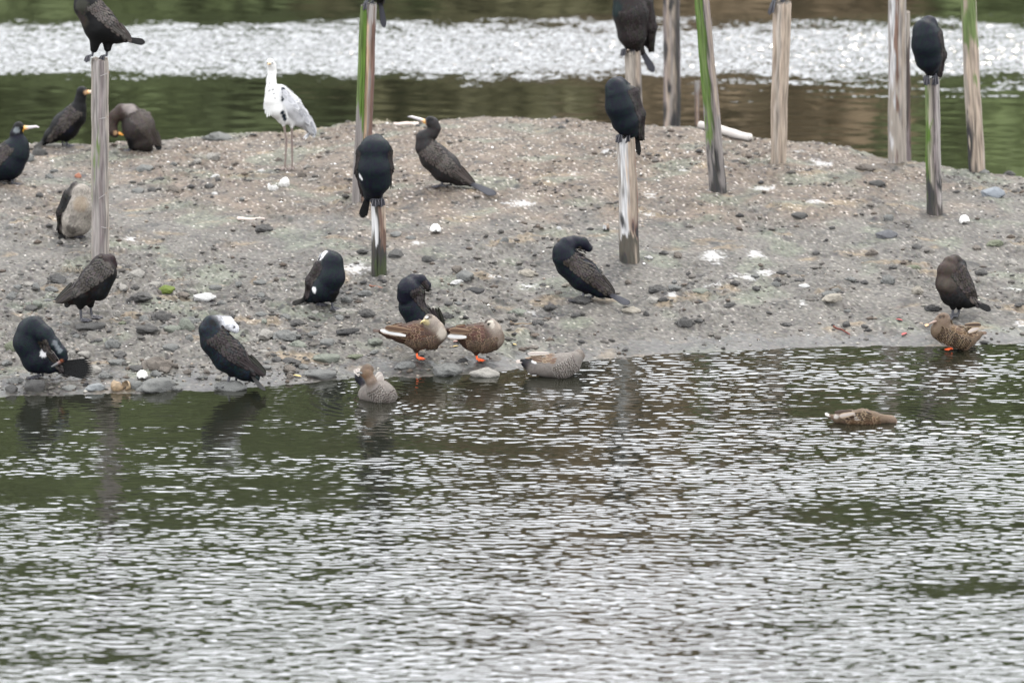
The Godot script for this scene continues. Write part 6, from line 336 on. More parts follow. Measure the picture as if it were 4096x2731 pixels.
	[-2.209, -27.1702, 0.056, 0.036, 0.0499, 0.2, "stone_grey", 7, -0.2164, "stone", "small grey angular stone lying left of the white crowned cormorant", "stone", "mud caked rubble at the lower left"],
	[-3.1415, -26.1311, 0.0289, 0.0223, 0.0202, 0.2, "stone_dark", 4, 0.9327, "stone", "small dark grey angular stone half sunk left of the scaly cormorant on the flat rock", "stone", "mud caked rubble at the lower left"],
	[-2.4206, -27.0434, 0.039, 0.0217, 0.0299, 0.2, "stone_dark", 11, 0.8938, "stone", "small dark grey lumpy stone half sunk right of the nail studded post", "stone", "mud caked rubble at the lower left"],
	[-2.1261, -26.7648, 0.0365, 0.0224, 0.0302, 0.2, "stone_grey", 11, 0.3146, "stone", "small grey lumpy stone half sunk right of the scaly cormorant on the flat rock", "stone", "mud caked rubble at the lower left"],
	[-3.4215, -26.9161, 0.031, 0.0166, 0.0245, 0.2, "stone_grey", 4, 0.658, "stone", "small grey angular stone lying left of the nail studded post", "stone", "mud caked rubble at the lower left"],
	[-3.0354, -26.2516, 0.0369, 0.0205, 0.032, 0.2, "stone_brown", 2, 0.3832, "stone", "small brown lumpy stone lying in front of the scaly cormorant on the flat rock", "stone", "mud caked rubble at the lower left"],
	[-1.9214, -26.0863, 0.0256, 0.0167, 0.0191, 0.2, "stone_dark", 8, 1.0272, "stone", "small dark grey lumpy stone lying behind the white headed cormorant at the waterline", "stone", "mud caked rubble at the lower left"],
	[-1.4836, -26.145, 0.0431, 0.0214, 0.0313, 0.2, "stone_dark", 7, -0.2561, "stone", "small dark grey angular stone half sunk in front of the white crowned cormorant", "stone", "mud caked rubble at the lower left"],
	[-1.2714, -27.0793, 0.0372, 0.0167, 0.0328, 0.2, "stone_dark", 1, -0.5627, "stone", "small dark grey angular stone lying right of the white crowned cormorant", "stone", "mud caked rubble at the lower left"],
	[-1.5211, -25.8312, 0.0662, 0.0377, 0.0542, 0.2, "stone_greygreen", 11, 0.0155, "stone", "small greenish grey lumpy stone lying in front of the white crowned cormorant", "stone", "mud caked rubble at the lower left"],
	[-1.876, -25.9222, 0.0246, 0.0157, 0.0183, 0.2, "stone_brown", 1, -0.1029, "stone", "small brown angular stone lying behind the white headed cormorant at the waterline", "stone", "mud caked rubble at the lower left"],
	[-2.801, -26.8318, 0.0315, 0.016, 0.0205, 0.2, "stone_dark", 5, 0.0219, "stone", "small dark grey lumpy stone lying right of the scaly cormorant on the flat rock", "stone", "mud caked rubble at the lower left"],
	[-2.0241, -26.4184, 0.0293, 0.0198, 0.0257, 0.2, "stone_dark", 5, -0.8849, "stone", "small dark grey lumpy stone half sunk right of the scaly cormorant on the flat rock", "stone", "mud caked rubble at the lower left"],
	[-3.2003, -27.2746, 0.0405, 0.0286, 0.0288, 0.2, "stone_grey", 5, 0.2903, "stone", "small grey lumpy stone lying in front of the nail studded post", "stone", "mud caked rubble at the lower left"],
	[-1.7872, -26.3222, 0.0387, 0.0194, 0.0239, 0.2, "stone_greygreen", 1, -1.4566, "stone", "small greenish grey angular stone half sunk left of the white crowned cormorant", "stone", "mud caked rubble at the lower left"],
	[2.7685, -28.2176, 0.069, 0.038, 0.0429, 0.2, "stone_brown", 11, 0.8078, "stone", "small brown lumpy stone lying left of the mossy post", "stone", "small stones on the open mud"],
	[2.3592, -27.1427, 0.0649, 0.044, 0.0476, 0.2, "stone_grey", 1, 0.0072, "stone", "small grey angular stone lying left of the brown necked cormorant", "stone", "small stones on the open mud"],
	[3.6028, -27.0681, 0.0242, 0.0123, 0.0174, 0.2, "stone_dark", 2, -1.3994, "stone", "small dark grey lumpy stone lying right of the brown necked cormorant", "stone", "small stones on the open mud"],
	[-0.6362, -27.8488, 0.0533, 0.0368, 0.0354, 0.2, "stone_dark", 10, -0.2921, "stone", "small dark grey angular stone lying right of the short stump post", "stone", "small stones on the open mud"],
	[1.2191, -27.4767, 0.0273, 0.0196, 0.0235, 0.2, "stone_grey", 7, 1.2514, "stone", "small grey angular stone lying right of the bleached post", "stone", "small stones on the open mud"],
	[2.8361, -27.5634, 0.0629, 0.0411, 0.0512, 0.2, "stone_grey", 8, 1.1008, "stone", "small grey lumpy stone half sunk left of the brown necked cormorant", "stone", "small stones on the open mud"],
	[-0.6612, -26.4992, 0.0279, 0.0161, 0.0179, 0.2, "stone_dark", 10, -0.6359, "stone", "small dark grey angular stone half sunk behind the cormorant behind the two brown ducks", "stone", "small stones on the open mud"],
	[-0.8819, -27.9373, 0.07, 0.043, 0.0594, 0.2, "stone_dark", 0, 1.195, "stone", "small dark grey rounded stone lying behind the short stump post", "stone", "small stones on the open mud"],
	[2.4438, -26.6382, 0.0443, 0.0311, 0.0315, 0.2, "stone_dark", 1, 1.1566, "stone", "small dark grey angular stone half sunk left of the brown necked cormorant", "stone", "small stones on the open mud"],
	[0.3388, -27.0912, 0.0421, 0.0247, 0.0323, 0.2, "stone_brown", 4, 1.4342, "stone", "small brown angular stone lying left of the cormorant asleep on a clod", "stone", "small stones on the open mud"],
	[-0.8154, -27.1973, 0.0358, 0.0222, 0.0224, 0.2, "stone_dark", 0, 0.4648, "stone", "small dark grey rounded stone lying right of the short stump post", "stone", "small stones on the open mud"],
	[0.5876, -28.1577, 0.0392, 0.0294, 0.0327, 0.2, "stone_dark", 8, -0.5714, "stone", "small dark grey lumpy stone lying left of the bleached post", "stone", "small stones on the open mud"],
	[2.3363, -28.1393, 0.0361, 0.0224, 0.0312, 0.2, "stone_dark", 1, -0.8506, "stone", "small dark grey angular stone lying left of the mossy post", "stone", "small stones on the open mud"],
	[0.526, -27.4098, 0.0578, 0.0428, 0.0449, 0.2, "stone_grey", 7, -1.2816, "stone", "small grey angular stone lying behind the cormorant asleep on a clod", "stone", "small stones on the open mud"],
	[0.8683, -27.4523, 0.0285, 0.0227, 0.0245, 0.2, "stone_brown", 2, -0.4314, "stone", "small brown lumpy stone lying in front of the bleached post", "stone", "small stones on the open mud"],
	[-0.4132, -27.5401, 0.0509, 0.0335, 0.0441, 0.2, "stone_brown", 1, -0.5715, "stone", "small brown angular stone lying right of the short stump post", "stone", "small stones on the open mud"],
	[1.2223, -26.5587, 0.0394, 0.0256, 0.0289, 0.2, "stone_dark", 0, 0.4705, "stone", "small dark grey rounded stone half sunk right of the cormorant asleep on a clod", "stone", "small stones on the open mud"],
	[1.9959, -27.5514, 0.0449, 0.0253, 0.0275, 0.2, "stone_dark", 11, 0.8587, "stone", "small dark grey lumpy stone half sunk right of the bleached post", "stone", "small stones on the open mud"],
	[1.0412, -26.4513, 0.0248, 0.0176, 0.0152, 0.2, "stone_brown", 4, -1.1737, "stone", "small brown angular stone lying right of the cormorant asleep on a clod", "stone", "small stones on the open mud"],
	[2.5733, -26.6044, 0.0368, 0.0202, 0.0293, 0.2, "stone_dark", 7, -1.3973, "stone", "small dark grey angular stone lying left of the speckled female duck", "stone", "small stones on the open mud"],
	[1.2669, -27.9928, 0.0416, 0.0278, 0.0356, 0.2, "stone_brown", 11, -0.9678, "stone", "small brown lumpy stone lying right of the bleached post", "stone", "small stones on the open mud"],
	[1.3378, -27.6599, 0.0248, 0.0192, 0.0174, 0.2, "stone_dark", 8, 0.3829, "stone", "small dark grey lumpy stone half sunk right of the cormorant asleep on a clod", "stone", "small stones on the open mud"],
	[-0.3576, -27.3767, 0.0702, 0.0499, 0.0574, 0.2, "stone_grey", 4, -0.1268, "stone", "small grey angular stone lying right of the short stump post", "stone", "small stones on the open mud"],
	[0.4117, -27.9416, 0.0421, 0.0227, 0.033, 0.2, "stone_brown", 8, -0.1879, "stone", "small brown lumpy stone lying left of the bleached post", "stone", "small stones on the open mud"],
	[1.9819, -27.4501, 0.0377, 0.0257, 0.0254, 0.2, "stone_grey", 5, -0.002, "stone", "small grey lumpy stone lying right of the bleached post", "stone", "small stones on the open mud"],
	[1.8211, -27.3305, 0.0354, 0.0201, 0.0277, 0.2, "stone_dark", 2, -1.013, "stone", "small dark grey lumpy stone half sunk left of the brown necked cormorant", "stone", "small stones on the open mud"],
	[3.6123, -28.4949, 0.0436, 0.0227, 0.0382, 0.2, "stone_brown", 0, 1.4776, "stone", "small brown rounded stone lying right of the mossy post", "stone", "small stones on the open mud"],
	[0.6546, -27.6498, 0.0396, 0.0283, 0.0251, 0.2, "stone_dark", 2, 0.5806, "stone", "small dark grey lumpy stone half sunk left of the bleached post", "stone", "small stones on the open mud"],
	[-3.8289, -29.8495, 0.0383, 0.0207, 0.0249, 0.2, "stone_dark", 8, -0.6901, "stone", "small dark grey lumpy stone lying right of the cormorant at the left edge", "stone", "small stones on the upper left bank"],
	[-4.1613, -31.3292, 0.0744, 0.0556, 0.0637, 0.2, "stone_dark", 11, 0.6885, "stone", "small dark grey lumpy stone lying behind the cormorant at the left edge", "stone", "small stones on the upper left bank"],
	[-2.1775, -29.7047, 0.0313, 0.0194, 0.0252, 0.2, "stone_grey", 7, -1.4893, "stone", "small grey angular stone lying left of the heron", "stone", "small stones on the upper left bank"],
	[-3.7904, -30.1516, 0.0306, 0.0139, 0.0248, 0.2, "stone_pale", 11, -1.4942, "stone", "small pale lumpy stone lying right of the cormorant at the left edge", "stone", "small stones on the upper left bank"],
	[-1.6369, -30.3529, 0.04, 0.0243, 0.0322, 0.2, "stone_pale", 7, 0.2756, "stone", "small pale angular stone lying right of the heron", "stone", "small stones on the upper left bank"],
	[-3.6159, -29.8414, 0.0341, 0.0199, 0.0271, 0.2, "stone_pale", 5, -0.8469, "stone", "small pale lumpy stone half sunk right of the cormorant at the left edge", "stone", "small stones on the upper left bank"],
	[-1.9743, -31.2137, 0.028, 0.0211, 0.022, 0.2, "stone_brown", 5, 0.5725, "stone", "small brown lumpy stone lying behind the heron", "stone", "small stones on the upper left bank"],
	[-4.1192, -31.2989, 0.0731, 0.0474, 0.0646, 0.2, "stone_grey", 8, 1.4748, "stone", "small grey lumpy stone lying left of the cormorant behind the nail studded post", "stone", "small stones on the upper left bank"],
	[-4.357, -31.7264, 0.0375, 0.0205, 0.0278, 0.2, "stone_dark", 10, 0.3031, "stone", "small dark grey angular stone lying left of the cormorant behind the nail studded post", "stone", "small stones on the upper left bank"],
	[-2.5272, -31.2393, 0.0646, 0.0429, 0.0551, 0.2, "stone_pale", 2, 1.2402, "stone", "small pale lumpy stone lying left of the heron", "stone", "small stones on the upper left bank"],
	[-3.7459, -30.5426, 0.0301, 0.0178, 0.0263, 0.2, "stone_pale", 7, -1.2618, "stone", "small pale angular stone lying right of the cormorant at the left edge", "stone", "small stones on the upper left bank"],
	[-3.2468, -30.245, 0.0254, 0.0186, 0.0181, 0.2, "stone_pale", 7, 0.9242, "stone", "small pale angular stone lying in front of the preening brown cormorant", "stone", "small stones on the upper left bank"],
	[-4.0941, -30.8395, 0.0329, 0.0155, 0.0295, 0.2, "stone_brown", 0, -0.3063, "stone", "small brown rounded stone lying behind the cormorant at the left edge", "stone", "small stones on the upper left bank"],
	[-2.648, -31.1243, 0.0413, 0.0248, 0.0348, 0.2, "stone_pale", 8, 0.5303, "stone", "small pale lumpy stone lying right of the preening brown cormorant", "stone", "small stones on the upper left bank"],
	[-3.8344, -30.8738, 0.0358, 0.0256, 0.0239, 0.2, "stone_grey", 7, -0.0237, "stone", "small grey angular stone lying right of the cormorant at the left edge", "stone", "small stones on the upper left bank"],
	[-2.7668, -30.1043, 0.0602, 0.0404, 0.0404, 0.2, "stone_brown", 11, -0.7909, "stone", "small brown lumpy stone lying in front of the preening brown cormorant", "stone", "small stones on the upper left bank"],
	[-2.3278, -31.0312, 0.0272, 0.0174, 0.0227, 0.2, "stone_brown", 11, 1.0799, "stone", "small brown lumpy stone lying left of the heron", "stone", "small stones on the upper left bank"],
	[-3.8527, -30.6559, 0.0427, 0.0318, 0.0313, 0.2, "stone_grey", 2, -0.949, "stone", "small grey lumpy stone lying right of the cormorant at the left edge", "stone", "small stones on the upper left bank"],
	[-4.0543, -31.6929, 0.0649, 0.0513, 0.0486, 0.2, "stone_dark", 5, -0.0195, "stone", "small dark grey lumpy stone lying left of the cormorant behind the nail studded post", "stone", "small stones on the upper left bank"],
	[-2.4234, -30.3442, 0.0389, 0.0243, 0.0238, 0.2, "stone_dark", 1, -0.9289, "stone", "small dark grey angular stone lying left of the heron", "stone", "small stones on the upper left bank"],
	[-1.7123, -30.8716, 0.0386, 0.0264, 0.0297, 0.2, "stone_pale", 11, 1.1892, "stone", "small pale lumpy stone lying right of the heron", "stone", "small stones on the upper left bank"],
	[-2.9711, -30.9484, 0.0384, 0.0215, 0.0321, 0.2, "stone_brown", 1, -0.7879, "stone", "small brown angular stone lying right of the preening brown cormorant", "stone", "small stones on the upper left bank"],
	[-3.5273, -31.2151, 0.0518, 0.0347, 0.0385, 0.2, "stone_dark", 2, -1.1475, "stone", "small dark grey lumpy stone lying right of the cormorant behind the nail studded post", "stone", "small stones on the upper left bank"],
	[-2.8488, -31.0417, 0.0379, 0.0229, 0.0314, 0.2, "stone_grey", 2, 0.1285, "stone", "small grey lumpy stone lying right of the preening brown cormorant", "stone", "small stones on the upper left bank"]
]
var LEAVES := [
	[2.8293, -26.6857, 0.03, 2.6208, "red", "single red leaf on wet mud left of the speckled female duck"],
	[2.8439, -26.4469, 0.035, 0.9517, "red", "curled red leaf at the waterline left of the speckled female duck"],
	[-1.4895, -25.2245, 0.035, 2.8389, "yellow_leaf", "small yellow leaf at the waterline right of the white headed cormorant"],
	[-0.4024, -25.9456, 0.025, 0.1309, "yellow_leaf", "pale yellow leaf on mud between the two brown ducks"],
	[0.0124, -25.9764, 0.025, 2.6856, "yellow_leaf", "tiny yellow leaf on mud right of the two brown ducks"],
	[3.0276, -26.6359, 0.035, 1.2728, "tan_leaf", "tan leaf on mud just left of the speckled female duck"],
	[-0.3972, -26.0182, 0.035, 0.0093, "red_pale", "pinkish leaf on mud behind the two brown ducks"]
]
var SHELLS := [
	[-1.9459, -29.9981, 0.0461, Vector3(0.3, 1, -0.1), 3, "eggshell_half", "broken white eggshell half lying open below the heron", "", "shell_white"],
	[-1.8732, -30.148, 0.0499, Vector3(-0.7, 0.5, -0.4), 4, "eggshell_half", "upright white eggshell half leaning on the other half below the heron", "", "shell_white"],
	[-2.5508, -25.1019, 0.039, Vector3(0.1, -1, 0.2), 5, "clam_shell", "round white clam shell on the grey stones near the waterline", "", "shell_white"],
	[-2.7008, -24.9207, 0.0477, Vector3(0.5, 0.6, -0.7), 9, "oyster_shell", "larger brown oyster shell standing open at the waterline on the left", "", "oyster"],
	[-2.6466, -24.9151, 0.0358, Vector3(-0.6, 0.5, 0.6), 10, "oyster_shell", "smaller brown oyster shell beside the larger one at the waterline", "", "oyster"],
	[-0.597, -28.6405, 0.0441, Vector3(0, -1, 0.3), 7, "clam_shell", "cream clam shell on bare mud right of the short stump post", "", "shell_white"],
	[3.5947, -29.1972, 0.0415, Vector3(0.2, -1, 0.2), 8, "clam_shell", "white clam shell on mud right of the mossy post", "", "shell_white"]
]
var STICKS := [
	[1.6346, -32.1466, 0.4181, 0.0, 0.347, 0.0378, 0.0359, "log_white", "driftwood_log", "smooth white driftwood log lying at the back edge by the leaning post", "log"],
	[-2.166, -28.9978, 0.204, 0.0, -0.0849, 0.0154, 0.0086, "shell_pink", "bleached_stick", "flat pinkish white stick on bare mud in front of the heron", "stick"],
	[-1.0609, -27.212, 0.1372, 0.0, 0.0442, 0.0081, 0.0065, "bark", "twig", "thin reddish twig on mud in front of the short stump post", "twig"],
	[2.3405, -26.5797, 0.1093, 0.0, 0.1307, 0.0079, 0.004, "bark_red", "twig", "dark red twig near the waterline right of the middle", "twig"],
	[-0.0126, -26.4485, 0.1833, 0.0, -0.0826, 0.0063, 0.0032, "tan", "twig", "pale straw coloured twig on mud right of the two brown ducks", "twig"],
	[-0.8235, -32.3995, -0.2069, 0.0, 0.0942, 0.021, 0.0133, "shell_pink", "bleached_stick", "pale bleached stick on the crest left of the standing cormorant", "stick"]
]
var GRASS := [
	[-1.5933, -35.5445, 0.1255, 0.0669, 70, 31, "tuft of pale dry grass left of the brown post on the crest", "straw"],
	[-1.164, -32.5416, 0.1072, 0.0383, 60, 32, "mat of pale dry grass right of the brown post on the crest", "straw"],
	[-3.32, -27.6563, 0.0854, 0.0394, 60, 33, "tuft of dry bleached roots on the mud behind the scaly cormorant", "straw_dark"],
	[4.0209, -33.2861, 0.055, 0.0628, 10, 35, "few bare twigs sticking up left of the rightmost post", "straw_dark"]
]
var RINGS := [
	[-0.9187, -24.6797, 0.0016, 0.075],
	[2.5074, -23.9263, 0.001, 0.07],
	[0.2691, -25.3003, 0.0006, 0.06],
	[3.2047, -26.0984, 0.0008, 0.06]
]

class Buf:
	var v := PackedVector3Array()
	var n := PackedVector3Array()
	var c := PackedColorArray()
	var i := PackedInt32Array()
	func vert(p: Vector3, nn: Vector3, col: Color) -> int:
		v.append(p); n.append(nn); c.append(col)
		return v.size() - 1
	func tri(a: int, b: int, d: int) -> void:
		var g := (v[b] - v[a]).cross(v[d] - v[a])
		if g.dot(n[a] + n[b] + n[d]) > 0.0:
			i.append(a); i.append(d); i.append(b)
		else:
			i.append(a); i.append(b); i.append(d)
	func quad(a: int, b: int, d: int, e: int) -> void:
		tri(a, b, d); tri(a, d, e)
	func add_to(m: ArrayMesh, mat: Material) -> void:
		var arr := []
		arr.resize(Mesh.ARRAY_MAX)
		arr[Mesh.ARRAY_VERTEX] = v; arr[Mesh.ARRAY_NORMAL] = n; arr[Mesh.ARRAY_COLOR] = c; arr[Mesh.ARRAY_INDEX] = i
		m.add_surface_from_arrays(Mesh.PRIMITIVE_TRIANGLES, arr)
		m.surface_set_material(m.get_surface_count() - 1, mat)
	func mesh(mat: Material) -> ArrayMesh:
		var m := ArrayMesh.new()
		add_to(m, mat)
		return m

var rng := RandomNumberGenerator.new()
var M := {}
var nz := {}
var names_used := {}

func noise(seed_: int, wavelength: float, octaves := 1, kind := FastNoiseLite.TYPE_SIMPLEX_SMOOTH) -> FastNoiseLite:
	var f := FastNoiseLite.new()
	f.seed = seed_; f.noise_type = kind; f.frequency = 1.0 / wavelength
	f.fractal_type = FastNoiseLite.FRACTAL_FBM if octaves > 1 else FastNoiseLite.FRACTAL_NONE
	f.fractal_octaves = octaves
	return f

func numbered(called: String) -> String:
	var k: int = names_used.get(called, 0)
	names_used[called] = k + 1
	return called if k == 0 else "%s_%03d" % [called, k]

func tag(o: Node, label: String, category: String, group := "") -> void:
	o.set_meta("label", label); o.set_meta("category", category)
	if group != "":
		o.set_meta("group", group)

func thing(called: String, at: Vector3, label: String, category: String, group := "") -> Node3D:
	var o := Node3D.new()
	o.name = numbered(called)
	add_child(o)
	o.position = at
	tag(o, label, category, group)
	return o

func part(called: String, m: Mesh, parent: Node) -> MeshInstance3D:
	var o := MeshInstance3D.new()
	o.name = called; o.mesh = m
	parent.add_child(o, true)
	return o

func structure(called: String, m: Mesh) -> MeshInstance3D:
	var o := MeshInstance3D.new()
	o.name = called; o.mesh = m
	add_child(o)
	o.set_meta("kind", "structure")
	return o

func mat(called: String, rough: float, spec := 0.5) -> StandardMaterial3D:
	var m := StandardMaterial3D.new()
	m.resource_name = called
	m.vertex_color_use_as_albedo = true
	m.roughness = rough; m.metallic_specular = spec
	m.cull_mode = BaseMaterial3D.CULL_DISABLED
	M[called] = m
	return m

# ---------------------------------------------------------------- terrain
func tab(t: PackedFloat32Array, x: float) -> float:
	var u := clampf((x - fx0) * 10.0, 0.0, t.size() - 1.001)
	var k := int(u)
	return lerpf(t[k], t[k + 1], u - k)

func macro(x: float, z: float) -> float:
	var d := -z
	var ds := tab(SHORE, x)
	var dc := tab(CREST, x)
	var h := tab(RIDGE, x)
	var t := (d - ds) / (dc - ds)
	if t <= 0.0:
		return maxf(-0.5, (d - ds) * 0.12)
	if t < 1.0:
		return h * pow(sin(t * PI * 0.5), 0.95)
	return maxf(-0.6, h - 0.25 * (d - dc) * (d - dc))

func ground(x: float, z: float) -> float:
	var h := macro(x, z)
	var keep := smoothstep(-0.01, 0.10, h) * 0.8 + 0.2
	var rough := clampf(0.55 + 0.9 * nz.zone.get_noise_2d(x, z * 0.6), 0.12, 1.0)
	# the stony foot of the bank at the left is lumpier
	rough = maxf(rough, 0.95 * smoothstep(0.6, -0.8, x) * smoothstep(28.0, 27.2, -z))
	var big: float = nz.swell.get_noise_2d(x, z) * 0.022
	var lump: float = nz.lump.get_noise_2d(x, z)
	lump = smoothstep(0.02, 0.50, lump) * 0.022 + minf(lump, 0.0) * 0.006
	var clod: float = nz.clod.get_noise_2d(x, z)
	clod = smoothstep(0.08, 0.34, clod) * 0.0060
	var fine: float = nz.fine.get_noise_2d(x, z) * 0.0030
	return h + keep * (big + rough * (lump + clod) + fine * (0.4 + rough))

# ---------------------------------------------------------------- water
var rings := []
func wave(x: float, z: float) -> float:
	var d := -z
	var a := 0.0
	var h := 0.0
	var patch: float = nz.patch.get_noise_2d(x * 0.35, z)
	if d < 30.0:
		a = lerpf(1.25, 1.2, smoothstep(18.5, 21.5, d))
		a = lerpf(a, 0.80, smoothstep(21.5, 24.2, d))
		a += 0.45 * smoothstep(-0.8, 2.0, x) - 0.08 * smoothstep(-0.8, -2.6, x)
		a += 1.1 * exp(-pow((d - 22.6 - 0.1 * patch) / 0.35, 2.0)) * smoothstep(0.2, 2.0, x)
		a = clampf(a * (1.0 + 0.65 * patch + 0.6 * nz.streak.get_noise_2d(x * 0.2, z)), 0.46, 2.2)
		h = a * (0.00080 * nz.wave_a.get_noise_2d(x * 0.24, z) + 0.00080 * nz.wave_b.get_noise_2d(x * 0.27, z)) + 0.0012 * nz.wave_c.get_noise_2d(x * 0.7, z)
		h += 0.0018 * nz.wave_e.get_noise_2d(x * 0.34, z) * smoothstep(-1.2, 1.8, x) * smoothstep(22.6, 23.6, d) * clampf(0.8 + patch, 0.2, 1.5)
		for r in rings:
			var q := Vector2(x - r[0], z - r[1]).length()
			if q < 1.6:
				h += r[2] * sin(q * TAU / r[3]) * exp(-q * 2.6) * smoothstep(0.0, 0.1, q)
	else:
		var e: float = d + 0.35 * patch + 0.5 * nz.edge.get_noise_2d(x, z)
		a = smoothstep(37.5, 39.6, e) * smoothstep(43.2, 40.7, e) * (2.5 + 1.4 * nz.streak.get_noise_2d(x * 0.3, z))
		var side := smoothstep(0.5, 3.0, x) * smoothstep(36.0, 37.0, e) * smoothstep(39.5, 38.0, e) * smoothstep(-0.05, 0.3, nz.streak.get_noise_2d(x * 0.25, z))
		a = maxf(a, 1.2 * side)
		h = a * (0.0050 * nz.wave_d.get_noise_2d(x * 0.40, z) + 0.0012 * nz.wave_a.get_noise_2d(x * 0.5, z)) + (0.0010 + 0.0012 * a) * nz.wave_c.get_noise_2d(x * 0.7, z)
	return h

func water_patch(l0: float, r0: float, l1: float, r1: float, d0: float, d1: float, nx: int, nd: int) -> Buf:
	# a trapezium from l0 to r0 at distance d0 and from l1 to r1 at d1
	var b := Buf.new()
	b.v.resize(nx * nd); b.n.resize(nx * nd); b.c.resize(nx * nd)
	b.i.resize((nx - 1) * (nd - 1) * 6)
	for j in nd:
		var t := float(j) / (nd - 1)
		var d := lerpf(d0, d1, t)
		for i in nx:
			var f := minf(j, nd - 1 - j) / 6.0
			var x := lerpf(lerpf(l0, l1, t), lerpf(r0, r1, t), float(i) / (nx - 1))
			b.v[j * nx + i] = Vector3(x, WATER_Y + wave(x, -d) * minf(f, 1.0), -d)
	var k := 0
	for j in nd:
		for i in nx:
			var at := j * nx + i
			var ex := b.v[j * nx + mini(i + 1, nx - 1)] - b.v[j * nx + maxi(i - 1, 0)]
			var ed := b.v[mini(j + 1, nd - 1) * nx + i] - b.v[maxi(j - 1, 0) * nx + i]
			b.n[at] = ex.cross(ed).normalized()
			b.c[at] = Color.WHITE
			if i < nx - 1 and j < nd - 1:
				b.i[k] = at; b.i[k + 1] = at + nx; b.i[k + 2] = at + 1
				b.i[k + 3] = at + 1; b.i[k + 4] = at + nx; b.i[k + 5] = at + nx + 1
				k += 6
	return b

func flat(b: Buf, x0: float, x1: float, d0: float, d1: float) -> void:
	var k := b.v.size()
	for q in [[x0, d0], [x1, d0], [x1, d1], [x0, d1]]:
		b.vert(Vector3(q[0], WATER_Y, -q[1]), Vector3.UP, Color.WHITE)
	b.quad(k, k + 1, k + 2, k + 3)

func build_water() -> void:
	var m := ArrayMesh.new()
	water_patch(-2.95, 2.95, -4.15, 4.15, 18.2, 27.2, 450, 1060).add_to(m, M.water)
	water_patch(2.95, 7.5, 4.15, 8.5, 18.2, 27.2, 95, 420).add_to(m, M.water)
	water_patch(-7.5, -2.95, -8.5, -4.15, 18.2, 27.2, 95, 420).add_to(m, M.water)
	water_patch(-8.0, 8.0, -8.594, 8.594, 33.2, 37.0, 280, 150).add_to(m, M.water)
	water_patch(-8.594, 8.594, -9.609, 9.609, 37.0, 43.5, 520, 460).add_to(m, M.water)
	water_patch(-9.609, 9.609, -10.0, 10.0, 43.5, 46.0, 280, 80).add_to(m, M.water)
	var b := Buf.new()
	flat(b, -300, 300, -60, 18.2)
	for q in [[7.5, 8.5, 18.2, 27.2], [8.0, 10.0, 33.2, 46.0]]:
		for s in [-1.0, 1.0]:
			var k := b.v.size()
			for p in [[q[0] * s, q[2]], [300.0 * s, q[2]], [300.0 * s, q[3]], [q[1] * s, q[3]]]:
				b.vert(Vector3(p[0], WATER_Y, -p[1]), Vector3.UP, Color.WHITE)
			b.quad(k, k + 1, k + 2, k + 3)
	flat(b, -300, 300, 27.2, 33.2)
	flat(b, -300, 300, 46.0, 90.0)
	b.add_to(m, M.water)
	structure("pond_water", m)

func lin(r: float, g: float, b: float) -> Color:
	return Color(r, g, b)

